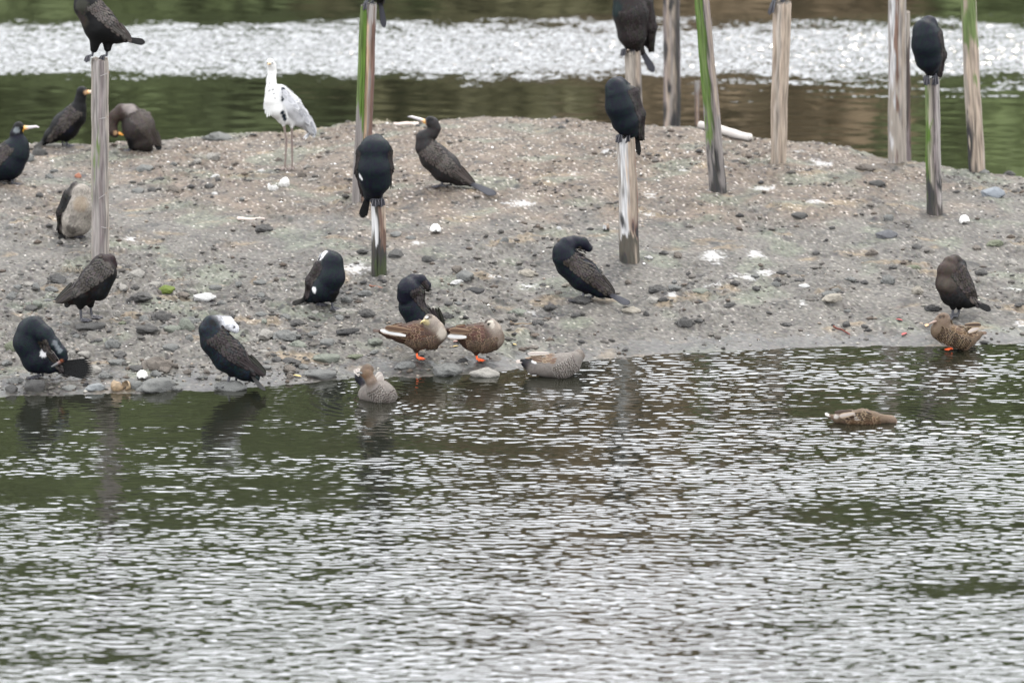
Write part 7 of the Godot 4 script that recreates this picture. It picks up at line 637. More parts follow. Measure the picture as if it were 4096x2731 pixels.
func build_mud() -> void:
	var xs := PackedFloat32Array()
	var x := -10.0
	while x < 10.0:
		xs.append(x)
		x += 0.0135 if absf(x) < 4.95 else 0.12
	var ds := PackedFloat32Array()
	var d := 24.0
	while d < 36.2:
		ds.append(d)
		d += 0.014 if d < 28.0 else (0.021 if d < 33.6 else 0.10)
	var nx := xs.size()
	var nd := ds.size()
	var hs := PackedFloat32Array()
	hs.resize(nx * nd)
	for j in nd:
		for i in nx:
			hs[j * nx + i] = ground(xs[i], -ds[j])
	var b := Buf.new()
	b.v.resize(nx * nd); b.n.resize(nx * nd); b.c.resize(nx * nd)
	var wet := PackedByteArray()
	wet.resize(nx * nd)
	var grey := lin(0.0560, 0.0520, 0.0462)
	var brown := lin(0.066, 0.0525, 0.0410)
	var dark := lin(0.022, 0.021, 0.020)
	var green := lin(0.066, 0.070, 0.054)
	var ochre := lin(0.095, 0.074, 0.050)
	var white := lin(0.22, 0.216, 0.21)
	for j in nd:
		for i in nx:
			var at := j * nx + i
			var px := xs[i]
			var pz := -ds[j]
			b.v[at] = Vector3(px, hs[at], pz)
			var il := maxi(i - 1, 0); var ir := mini(i + 1, nx - 1)
			var jl := maxi(j - 1, 0); var jr := mini(j + 1, nd - 1)
			var gx := (hs[j * nx + ir] - hs[j * nx + il]) / (xs[ir] - xs[il])
			var gd := (hs[jr * nx + i] - hs[jl * nx + i]) / (ds[jr] - ds[jl])
			b.n[at] = Vector3(-gx, 1.0, gd).normalized()
			var h := macro(px, pz)
			# dry brown soil lies on the top of the bank, grey silt below it
			var t: float = smoothstep(0.30, 0.46, h + 0.10 * nz.zone.get_noise_2d(px * 1.7, pz * 1.7))
			var c := grey.lerp(brown, t)
			c = c.lerp(green, 0.7 * smoothstep(0.15, 0.5, nz.algae.get_noise_2d(px, pz)))
			c = c.lerp(ochre, 0.75 * smoothstep(0.34, 0.55, nz.rust.get_noise_2d(px * 0.6, pz)))
			var sp: float = nz.speck.get_noise_2d(px, pz)
			var fi: float = nz.fine.get_noise_2d(px, pz)
			c = c.lerp(dark, 0.80 * smoothstep(0.16, 0.50, nz.lump.get_noise_2d(px + 31.0, pz) * 0.6 + 0.30 * sp + 0.30 * nz.zone.get_noise_2d(px * 2.3 + 9.0, pz * 2.3)))
			var pale: float = smoothstep(0.42, 0.62, sp * 0.75 + fi * 0.35) * (0.35 + 0.5 * t)
			c = c.lerp(lin(0.22, 0.20, 0.18), pale)
			c *= 1.0 + 0.45 * sp + 0.35 * fi + 0.30 * nz.clod.get_noise_2d(px + 11.0, pz) + 0.22 * nz.swell.get_noise_2d(px * 1.8 + 5.0, pz * 1.8)
			for g in GUANO:
				var q := Vector2((px - g[0]) / g[2], (pz - g[1]) / g[3])
				if q.length_squared() < 2.5:
					var w: float = q.length() + 0.55 * nz.splash.get_noise_2d(px * 0.5, pz) + 0.5 * nz.lump.get_noise_2d(px * 0.6, pz)
					c = c.lerp(white, 0.85 * smoothstep(0.90, 0.40, w + 0.55 * fi + 0.35 * sp))
			b.c[at] = Color(clampf(c.r, 0.02, 0.85), clampf(c.g, 0.02, 0.85), clampf(c.b, 0.02, 0.85))
			var ht: float = hs[at] + 0.012 * nz.clod.get_noise_2d(px * 0.7, pz * 0.7)
			wet[at] = 1 if ht < 0.040 + 0.016 * nz.zone.get_noise_2d(px * 3.0, pz * 3.0) else 0
	var wb := Buf.new()
	var map := PackedInt32Array()
	map.resize(nx * nd); map.fill(-1)
	for j in nd - 1:
		for i in nx - 1:
			var at := j * nx + i
			var q := [at, at + nx, at + 1, at + 1, at + nx, at + nx + 1]
			if hs[at] < -0.08 and hs[at + nx + 1] < -0.08:
				continue
			if wet[at] == 1 and wet[at + 1] == 1 and wet[at + nx] == 1:
				for k in q:
					if map[k] < 0:
						map[k] = wb.vert(b.v[k], b.n[k], b.c[k] * 0.55)
					wb.i.append(map[k])
			else:
				b.i.append_array(PackedInt32Array(q))
	var m := ArrayMesh.new()
	b.add_to(m, M.mud)
	wb.add_to(m, M.wet_mud)
	structure("mud_bank_ground", m)

# ---------------------------------------------------------------- stones and small litter
var stone_meshes := []
func stone_shape(seed_: int, kind: int) -> ArrayMesh:
	var f := noise(seed_, 1.1, 3)
	var b := Buf.new()
	var nu := 22
	var nv := 12
	var r2 := RandomNumberGenerator.new()
	r2.seed = seed_ * 7 + 3
	var cuts := []
	for k in (9 if kind == 1 else 4):
		cuts.append([Vector3(r2.randf_range(-1, 1), r2.randf_range(-0.5, 1), r2.randf_range(-1, 1)).normalized(), r2.randf_range(0.62, 0.85)])
	for j in nv + 1:
		for i in nu:
			var th := PI * j / nv
			var ph := TAU * i / nu
			var p := Vector3(sin(th) * cos(ph), cos(th), sin(th) * sin(ph))
			var q := p * (1.0 + (0.55 if kind == 2 else 0.36) * f.get_noise_3dv(p * (2.0 if kind == 2 else 1.0)) + 0.20 * f.get_noise_3dv(p * 4.5 + Vector3(5, 5, 5)))
			if true:
				for c in cuts:
					var over: float = q.dot(c[0]) - c[1]
					if over > 0.0:
						q -= c[0] * over * 0.92
			b.vert(q, p, Color.WHITE)
	for j in nv:
		for i in nu:
			var a := j * nu + i
			var e := j * nu + (i + 1) % nu
			b.i.append_array(PackedInt32Array([a, e, a + nu, e, e + nu, a + nu]))
	# normals of the shaped stone
	var acc := PackedVector3Array()
	acc.resize(b.v.size())
	for k in range(0, b.i.size(), 3):
		var g := (b.v[b.i[k + 2]] - b.v[b.i[k]]).cross(b.v[b.i[k + 1]] - b.v[b.i[k]])
		for w in 3:
			acc[b.i[k + w]] += g
	var flip := 1.0
	if acc[nu * 4].dot(b.v[nu * 4]) < 0.0:
		flip = -1.0
	for k in acc.size():
		b.n[k] = (acc[k] * flip).normalized() if acc[k].length() > 1e-9 else b.v[k].normalized()
	if flip < 0.0:
		b.i.reverse()
	for k in b.c.size():
		var s := 1.0 + 0.6 * f.get_noise_3dv(b.v[k] * 2.5 + Vector3(9, 2, 4))
		b.c[k] = Color(s, s, s)
	return b.mesh(null)

func build_stones() -> void:
	for k in 12:
		stone_meshes.append(stone_shape(100 + k, k % 3))
	for s in STONES:
		# s: x, z, half width, half height, half depth, sink, colour, shape, turn, name, label, category, group
		var o := MeshInstance3D.new()
		o.name = numbered(s[9])
		o.mesh = stone_meshes[s[7]]
		var col: String = s[6]
		o.material_override = M[col]
		add_child(o)
		var y := ground(s[0], s[1])
		o.position = Vector3(s[0], y + s[3] * s[5], s[1])
		o.basis = Basis(Vector3.UP, s[8]) * Basis.from_scale(Vector3(s[2], s[3], s[4]))
		tag(o, s[10], s[11], s[12])

func small_stuff(called: String, label: String, category: String, count: int, seed_: int, size0: float, size1: float, cols: Array, where: Callable, material: Material) -> void:
	var mm := MultiMesh.new()
	mm.transform_format = MultiMesh.TRANSFORM_3D
	mm.use_colors = true
	var b := Buf.new()
	var pts := [Vector3(1, 0, 0), Vector3(0.3, 0.1, 0.9), Vector3(-0.8, 0.05, 0.5), Vector3(-0.7, -0.05, -0.6), Vector3(0.4, 0, -0.85), Vector3(0.1, 0.75, 0.1), Vector3(0, -0.6, 0)]
	for p in pts:
		b.vert(p, p.normalized(), Color.WHITE)
	for k in 5:
		b.tri(k, (k + 1) % 5, 5); b.tri(k, (k + 1) % 5, 6)
	mm.mesh = b.mesh(material)
	var r := RandomNumberGenerator.new()
	r.seed = seed_
	var tr := []
	var cc := []
	while tr.size() < count:
		var x := r.randf_range(-4.9, 4.9)
		var z := -r.randf_range(24.6, 33.2)
		if r.randf() > where.call(x, z):
			continue
		var y := ground(x, z)
		if y < 0.004:
			continue
		var s := size0 * pow(size1 / size0, pow(r.randf(), 2.2))
		var bs := Basis(Vector3.UP, r.randf() * TAU) * Basis(Vector3.RIGHT, r.randf_range(-0.3, 0.3)) * Basis.from_scale(Vector3(s, s * r.randf_range(0.35, 0.8), s * r.randf_range(0.6, 1.0)))
		tr.append(Transform3D(bs, Vector3(x, y + s * 0.1, z)))
		var c: Color = cols[r.randi() % cols.size()]
		cc.append(c * r.randf_range(0.75, 1.2))
	mm.instance_count = tr.size()
	for k in tr.size():
		mm.set_instance_transform(k, tr[k])
		mm.set_instance_color(k, cc[k])
	var o := MultiMeshInstance3D.new()
	o.name = called; o.multimesh = mm
	add_child(o)
	o.set_meta("kind", "stuff")
	tag(o, label, category)

# ---------------------------------------------------------------- shapes for posts, legs, feathers
func tube(b: Buf, pts: Array, radii: Array, cols: Array, sides := 10, flatten := 1.0) -> void:
	var base := b.v.size()
	var n := pts.size()
	var up := Vector3.UP
	for k in n:
		var t: Vector3 = (pts[mini(k + 1, n - 1)] - pts[maxi(k - 1, 0)]).normalized()
		var ref := up if absf(t.y) < 0.92 else Vector3(0, 0, 1)
		var a := t.cross(ref).normalized()
		var e := a.cross(t).normalized()
		for s in sides:
			var ph := TAU * s / sides
			var dir := a * cos(ph) + e * sin(ph) * flatten
			b.vert(pts[k] + dir * radii[k], (a * cos(ph) + e * sin(ph) / maxf(flatten, 0.2)).normalized(), cols[k])
	for k in n - 1:
		for s in sides:
			var p := base + k * sides + s
			var q := base + k * sides + (s + 1) % sides
			b.quad(p, q, q + sides, p + sides)
	for e in [0, n - 1]:
		var t: Vector3 = (pts[1] - pts[0]).normalized() * -1.0 if e == 0 else (pts[n - 1] - pts[n - 2]).normalized()
		var c := b.vert(pts[e] + t * radii[e] * 0.3, t, cols[e])
		var ring := base + int(e) * sides
		for s in sides:
			b.tri(c, ring + s, ring + (s + 1) % sides)

func blade(base: Vector3, tip: Vector3, width: float, up: Vector3, c_mid: Color, c_edge: Color, thick := 0.0025) -> Buf:
	# one long feather: a shaft ridge with two sloping vanes, rounded at the end, closed below
	var b := Buf.new()
	var ax := tip - base
	var t := ax.normalized()
	var side := t.cross(up).normalized()
	var nn := side.cross(t).normalized()
	var prof := [[0.0, 0.45], [0.25, 0.8], [0.6, 1.0], [0.85, 0.95], [0.96, 0.6], [1.0, 0.12]]
	for half in 2:
		var s := 1.0 if half == 0 else -1.0
		var k0 := b.v.size()
		for p in prof:
			var o: Vector3 = base + ax * p[0] - nn * (0.02 * ax.length() * p[0] * p[0])
			var w: float = width * p[1] * 0.5
			b.vert(o + side * w, (nn * s + side * 0.35).normalized(), c_edge)
			b.vert(o + nn * thick * s + side * w * 0.35, (nn * s + side * 0.15).normalized(), c_mid)
			b.vert(o + nn * thick * s - side * w * 0.35, (nn * s - side * 0.15).normalized(), c_mid)
			b.vert(o - side * w, (nn * s - side * 0.35).normalized(), c_edge)
		for k in prof.size() - 1:
			for q in 3:
				b.quad(k0 + k * 4 + q, k0 + k * 4 + q + 1, k0 + k * 4 + q + 5, k0 + k * 4 + q + 4)
	return b

# ---------------------------------------------------------------- posts
func lookup(stops: Array, ang: float) -> Color:
	for k in stops.size() - 1:
		if ang <= stops[k + 1][0]:
			return stops[k][1].lerp(stops[k + 1][1], clampf((ang - stops[k][0]) / (stops[k + 1][0] - stops[k][0]), 0.0, 1.0))
	return stops[-1][1]

func post_mesh(top: Vector3, r0: float, r1: float, kind: String, seed_: int) -> ArrayMesh:
	var sides := 96
	var rows := 52
	var f := noise(seed_, 0.5, 2)
	var grain := noise(seed_ + 50, 0.05, 2)
	var blot := noise(seed_ + 90, 0.12, 2)
	var pal: Array = WOOD[kind]
	var base_y := -0.25
	var b := Buf.new()
	var square: float = 2.0 if kind.begins_with("round") else 2.9
	for j in rows + 1:
		var v := float(j) / rows
		var y := lerpf(base_y, top.y, v)
		var w := y / top.y
		var cen := Vector3(top.x * w, y, top.z * w)
		cen.x += 0.006 * f.get_noise_1d(y * 0.6)
		var r := lerpf(r0, r1, clampf(w, 0.0, 1.0))
		for i in sides:
			var ph := TAU * i / sides
			var cx := cos(ph)
			var cz := sin(ph)
			var se := pow(pow(absf(cx), square) + pow(absf(cz), square), -1.0 / square)
			var gv := grain.get_noise_3d(cx * 0.17, cz * 0.17, y * 0.16)
			var deep := grain.get_noise_3d(cx * 0.09 + 7.0, cz * 0.09, y * 0.10)
			var rr := r * se * (1.0 + 0.06 * f.get_noise_3d(cx, cz, y * 0.5)) + 0.0040 * gv - 0.020 * maxf(0.0, deep - 0.25)
			if v > 0.985:
				rr *= 0.95
			var p := cen + Vector3(cx * rr, 0, cz * rr)
			if j == rows:
				p.y += 0.02 * f.get_noise_2d(cx * 2.0, cz * 2.0) - 0.008
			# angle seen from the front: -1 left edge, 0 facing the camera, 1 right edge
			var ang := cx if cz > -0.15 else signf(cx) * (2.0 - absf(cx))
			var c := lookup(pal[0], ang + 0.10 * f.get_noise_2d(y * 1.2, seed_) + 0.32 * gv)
			c *= 1.0 + 0.6 * gv + 0.25 * blot.get_noise_3d(cx * 0.5, y * 0.9, cz * 0.5)
			var bl := blot.get_noise_3d(cx * 0.09, y * 0.32, cz * 0.09)
			# stain: [low end, high end, colour, share]
			for s in pal[1]:
				var inside := smoothstep(s[0] - 0.02, s[0] + 0.02, w + 0.22 * bl + 0.10 * gv) * smoothstep(s[1] + 0.02, s[1] - 0.02, w + 0.22 * bl + 0.10 * gv)
				if s[4] != 0.0:
					inside *= smoothstep(0.0, 0.35, ang * s[4] + 0.5 * bl)
				var hit := smoothstep(1.0 - s[3] - 0.15, 1.0 - s[3] + 0.15, 0.5 + 0.9 * bl + 0.25 * gv) if s[3] < 1.0 else 1.0
				var sc: Color = s[2]
				c = c.lerp(sc * (1.0 + 0.35 * gv), inside * hit)
			b.vert(p, Vector3(cx, 0, cz), Color(clampf(c.r, 0.01, 0.85), clampf(c.g, 0.01, 0.85), clampf(c.b, 0.01, 0.85)))
	for j in rows:
		for i in sides:
			var a := j * sides + i
			var e := j * sides + (i + 1) % sides
			b.quad(a, e, e + sides, a + sides)
	# relief normals
	var acc := PackedVector3Array()
	acc.resize(b.v.size())
	for k in range(0, b.i.size(), 3):
		var g := (b.v[b.i[k + 2]] - b.v[b.i[k]]).cross(b.v[b.i[k + 1]] - b.v[b.i[k]])
		for w in 3:
			acc[b.i[k + w]] += g
	for k in acc.size():
		b.n[k] = acc[k].normalized()
	# the sawn or rotted top
	var ring := rows * sides
	var cap := b.v.size()
	var cc: Color = pal[2]
	for i in sides:
		var p := b.v[ring + i]
		b.vert(p, Vector3.UP, cc * (1.0 + 0.5 * grain.get_noise_2d(p.x, p.z)))
	var mid := b.vert(Vector3(top.x, top.y - 0.006, top.z), Vector3.UP, cc * 0.7)
	for i in sides:
		b.tri(mid, cap + i, cap + (i + 1) % sides)
	return b.mesh(M.wood)

func build_posts() -> void:
	for p in POSTS:
		# p: x, z, top offset, r base, r top, palette, seed, name, label
		var y := macro(p[0], p[1])
		var o := thing(p[7], Vector3(p[0], y, p[1]), p[8], "post", "wooden posts driven into the mud bank" if p[7] == "wooden_post" else "")
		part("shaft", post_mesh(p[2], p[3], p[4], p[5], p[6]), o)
		for nl in p[9]:
			var b := Buf.new()
			var rust := lin(0.11, 0.07, 0.045)
			var pale := lin(0.22, 0.21, 0.20)
			tube(b, [Vector3(nl[0], nl[1], nl[2]), Vector3(nl[0] + nl[3], nl[1] + nl[4], nl[2] + 0.02), Vector3(nl[0] + nl[3] * 1.5, nl[1] + nl[4] * 1.5, nl[2] + 0.005)], [0.0022, 0.0022, 0.0028], [pale, pale, rust], 6)
			part("nail", b.mesh(M.wood), o)

# ---------------------------------------------------------------- birds
var ba := PackedVector3Array()
var bd := PackedVector3Array()
var br := PackedFloat32Array()
var bdr := PackedFloat32Array()
var bi := PackedFloat32Array()
var bc := PackedColorArray()
var bk := 0.025

func sdf(p: Vector3) -> float:
	var d := 10.0
	for k in ba.size():
		var q := p - ba[k]
		var h := clampf(q.dot(bd[k]) * bi[k], 0.0, 1.0)
		var e := (q - bd[k] * h).length() - br[k] - bdr[k] * h
		var t := bk - absf(d - e)
		if t > 0.0:
			d = minf(d, e) - t * t / (4.0 * bk)
		elif e < d:
			d = e
	return d

func grad(p: Vector3) -> Vector3:
	var e := 0.004
	return Vector3(sdf(p + Vector3(e, 0, 0)) - sdf(p - Vector3(e, 0, 0)), sdf(p + Vector3(0, e, 0)) - sdf(p - Vector3(0, e, 0)), sdf(p + Vector3(0, 0, e)) - sdf(p - Vector3(0, 0, e))).normalized()

func skin_color(p: Vector3, spots: Array, mottle: float) -> Color:
	var s := 0.0
	var c := Vector3.ZERO
	for k in ba.size():
		var q := p - ba[k]
		var h := clampf(q.dot(bd[k]) * bi[k], 0.0, 1.0)
		var e := (q - bd[k] * h).length() - br[k] - bdr[k] * h
		var w := exp(-maxf(e, -0.02) / 0.008)
		s += w
		c += Vector3(bc[k].r, bc[k].g, bc[k].b) * w
	c /= s
	var m: float = nz.plume.get_noise_3dv(p) * 0.5 + nz.plume2.get_noise_3dv(p) * 0.5
	var o := Color(c.x, c.y, c.z) * (1.0 + mottle * m)
	for sp in spots:
		var rr: float = (p - sp[0]).length() / sp[1] + 0.35 * m
		o = o.lerp(sp[2], smoothstep(1.15, 0.68, rr) * sp[3])
	return Color(clampf(o.r, 0.004, 0.85), clampf(o.g, 0.004, 0.85), clampf(o.b, 0.004, 0.85))

func set_bones(bones: Array) -> void:
	ba.clear(); bd.clear(); br.clear(); bdr.clear(); bi.clear(); bc.clear()
	for q in bones:
		var a := Vector3(q[0], q[1], q[2])
		var e := Vector3(q[4], q[5], q[6])
		ba.append(a); bd.append(e - a); br.append(q[3]); bdr.append(q[7] - q[3])
		bi.append(1.0 / maxf((e - a).length_squared(), 1e-8)); bc.append(COL[q[8]])

func skin(cell: float, spots: Array, mottle: float) -> ArrayMesh:
	var lo := Vector3.ONE * 1e3
	var hi := -lo
	for k in ba.size():
		var r := maxf(br[k], br[k] + bdr[k]) + 0.03
		for p in [ba[k], ba[k] + bd[k]]:
			lo = lo.min(p - Vector3.ONE * r); hi = hi.max(p + Vector3.ONE * r)
	const S := 5
	var n := Vector3i(((hi - lo) / cell / S).ceil()) * S
	var nx := n.x + 1
	var ny := n.y + 1
	var nzz := n.z + 1
	var val := PackedFloat32Array()
	val.resize(nx * ny * nzz); val.fill(1.0)
	var active := []
	var reach := cell * (S * 0.87 + 2.2)
	for bz in n.z / S:
		for by in n.y / S:
			for bx in n.x / S:
				var o := Vector3i(bx, by, bz) * S
				var dm := sdf(lo + (Vector3(o) + Vector3.ONE * (S * 0.5)) * cell)
				if absf(dm) < reach:
					active.append(o)
				elif dm < 0.0:
					for z in S + 1:
						for y in S + 1:
							for x in S + 1:
								var at := ((o.z + z) * ny + o.y + y) * nx + o.x + x
								if val[at] == 1.0:
									val[at] = -1.0
	var done := PackedByteArray()
	done.resize(nx * ny * nzz)
	for o in active:
		for z in S + 1:
			for y in S + 1:
				var row: int = ((o.z + z) * ny + o.y + y) * nx + o.x
				for x in S + 1:
					if done[row + x] == 0:
						done[row + x] = 1
						val[row + x] = sdf(lo + Vector3(o.x + x, o.y + y, o.z + z) * cell)
	var id := PackedInt32Array()
	id.resize(nx * ny * nzz); id.fill(-1)
	var b := Buf.new()
	var step := [0, 1, nx, nx + 1, nx * ny, nx * ny + 1, nx * ny + nx, nx * ny + nx + 1]
	var off := [Vector3(0, 0, 0), Vector3(1, 0, 0), Vector3(0, 1, 0), Vector3(1, 1, 0), Vector3(0, 0, 1), Vector3(1, 0, 1), Vector3(0, 1, 1), Vector3(1, 1, 1)]
	var edges := [[0, 1], [2, 3], [4, 5], [6, 7], [0, 2], [1, 3], [4, 6], [5, 7], [0, 4], [1, 5], [2, 6], [3, 7]]
	for o in active:
		for z in S:
			for y in S:
				for x in S:
					var at: int = ((o.z + z) * ny + o.y + y) * nx + o.x + x
					var neg := 0
					for k in 8:
						if val[at + step[k]] < 0.0:
							neg += 1
					if neg == 0 or neg == 8:
						continue
					var sum := Vector3.ZERO
					var cnt := 0
					for e in edges:
						var v0 := val[at + step[e[0]]]
						var v1 := val[at + step[e[1]]]
						if (v0 < 0.0) != (v1 < 0.0):
							sum += off[e[0]].lerp(off[e[1]], v0 / (v0 - v1))
							cnt += 1
					var p := lo + (Vector3(o.x + x, o.y + y, o.z + z) + sum / cnt) * cell
					var g := grad(p)
					p -= g * sdf(p)
					id[at] = b.vert(p, g, skin_color(p, spots, mottle))
	for o in active:
		for z in S:
			for y in S:
				for x in S:
					var at: int = ((o.z + z) * ny + o.y + y) * nx + o.x + x
					var s0 := val[at] < 0.0
					for axis in 3:
						var st: int = [1, nx, nx * ny][axis]
						if (val[at + st] < 0.0) == s0:
							continue
						var u: int = [nx, nx * ny, 1][axis]
						var w: int = [nx * ny, 1, nx][axis]
						if at - u - w < 0:
							continue
						var q := [id[at], id[at - u], id[at - u - w], id[at - w]]
						if q[0] < 0 or q[1] < 0 or q[2] < 0 or q[3] < 0:
							continue
						b.quad(q[0], q[1], q[2], q[3])
	return b.mesh(M.plumage)

func to_skin(p: Vector3, dir: Vector3) -> Array:
	# march to the body from outside; [found, point]
	var t := 0.0
	var best := 1e3
	var bp := p
	for k in 40:
		var q := p + dir * t
		var d := sdf(q)
		if d < best:
			best = d; bp = q
		if d < 0.0015:
			return [true, q]
		t += maxf(d * 0.9, 0.002)
		if t > 0.8:
			break
	return [best < 0.012, bp]

func scales(f: Dictionary, side: float) -> Buf:
	# rows of overlapping contour feathers laid on the body along S -> T
	var b := Buf.new()
	var S: Vector3 = f.s
	var T: Vector3 = f.t
	var ax := T - S
	var lat: Vector3 = Vector3(ax.z, 0, -ax.x)
	if f.has("lat"):
		lat = f.lat
	lat = lat.normalized() * side
	var perp := lat.cross(ax).normalized()
	if perp.y < 0.0:
		perp = -perp
	var r := RandomNumberGenerator.new()
	r.seed = 77 + int(f.w0 * 9000.0)
	var ci: Color = COL[f.c_in]
	var ce: Color = COL[f.c_edge]
	var u := 0.02
	var row := 0
	while u < 0.97:
		var wd: float = lerpf(f.w0, f.w1, pow(u, 1.2))
		var ln: float = lerpf(f.l0, f.l1, u)
		var fw: float = f.fw * lerpf(0.85, 1.15, u)
		var low: float = -1.0
		var high: float = f.get("up", 0.5)
		var cols := maxi(2, int(round((high - low) * wd / (fw * 0.80))))
		row += 1
		for k in cols:
			var v: float = lerpf(low, high, (k + 0.5 + (0.25 if row % 2 else -0.25)) / cols)
			var uu := u - 0.05 * v * v + r.randf_range(-0.2, 0.2) * ln / ax.length()
			var o := S + ax * uu + perp * v * wd + Vector3(r.randf_range(-1, 1), r.randf_range(-1, 1), r.randf_range(-1, 1)) * fw * 0.12
			var hit := to_skin(o + lat * 0.4, -lat)
			if not hit[0]:
				continue
			var p: Vector3 = hit[1]
			var g := grad(p)
			var t := (ax - g * ax.dot(g)).normalized()
			var sd := t.cross(g).normalized()
			var lift: float = f.get("lift", 0.004)
			var sh := r.randf_range(0.75, 1.2)
			var c1 := ci * sh
			var c2 := ce * r.randf_range(0.85, 1.1)
			var w := fw * 0.62
			var rim := [[-0.45, 0.0], [-0.1, 0.85], [0.35, 1.0], [0.72, 0.78], [1.0, 0.0], [0.72, -0.78], [0.35, -1.0], [-0.1, -0.85]]
			var k0 := b.v.size()
			for q in rim:
				var y: float = lift * (0.35 + 0.65 * clampf(q[0], 0.0, 1.0)) - 0.004 * q[1] * q[1]
				var pos: Vector3 = p + t * q[0] * ln + sd * q[1] * w + g * y
				b.vert(pos, (g + sd * q[1] * 0.35 + t * q[0] * 0.12).normalized(), c2)
			for q in rim:
				var y: float = lift * (0.5 + 0.65 * clampf(q[0], 0.0, 1.0)) + 0.0012 - 0.003 * q[1] * q[1]
				var pos: Vector3 = p + t * (q[0] * 0.74 - 0.06) * ln + sd * q[1] * w * 0.58 + g * y
				b.vert(pos, (g + sd * q[1] * 0.2 + t * q[0] * 0.12).normalized(), c1)
			for e in 8:
				b.quad(k0 + e, k0 + (e + 1) % 8, k0 + 8 + (e + 1) % 8, k0 + 8 + e)
			for e in range(1, 7):
				b.tri(k0 + 8, k0 + 8 + e, k0 + 8 + e + 1)
		u += 0.60 * ln / ax.length()
	return b

func foot(b: Buf, at: Vector3, head: Vector3, size: float, col: Color, drape: float, webbed := true) -> void:
	var fwd := Vector3(head.x, 0, head.z).normalized()
	var sd := fwd.cross(Vector3.UP)
	var toes := []
	var spread := [-0.62, -0.12, 0.34, 0.95] if webbed else [-0.55, 0.0, 0.55, PI]
	var lens_ := [0.85, 1.0, 0.92, 0.6]
	for k in 4:
		var dir: Vector3 = fwd * cos(spread[k]) + sd * sin(spread[k])
		var pts := []
		for s in 5:
			var t: float = s / 4.0 * lens_[k] * size
			var y := 0.006 + 0.012 * (1.0 - s / 4.0)
			if drape > 0.0:
				y -= 1.15 * maxf(0.0, t - drape)
				t = minf(t, drape + (t - drape) * 0.45) if t > drape else t
			pts.append(at + dir * t + Vector3(0, y, 0))
		toes.append(pts)
		tube(b, pts, [size * 0.07, size * 0.06, size * 0.06, size * 0.05, size * 0.03], [col, col, col, col * 0.8, col * 0.5], 7)
	if webbed:
		for k in 3:
			for face in 2:
				var off := Vector3(0, 0.002 if face == 0 else -0.003, 0)
				var nn := Vector3.UP if face == 0 else Vector3.DOWN
				var k0 := b.v.size()
				for s in 5:
					b.vert(toes[k][s] + off, nn, col * 0.9)
					b.vert(toes[k][s].lerp(toes[k + 1][s], 0.5) * (1.0) - (toes[k][s].lerp(toes[k + 1][s], 0.5) - at) * (0.10 * s / 4.0) + off * 0.5, nn, col * 0.75)
					b.vert(toes[k + 1][s] + off, nn, col * 0.9)
				for s in 4:
					for q in 2:
						b.quad(k0 + s * 3 + q, k0 + s * 3 + q + 1, k0 + s * 3 + q + 4, k0 + s * 3 + q + 3)

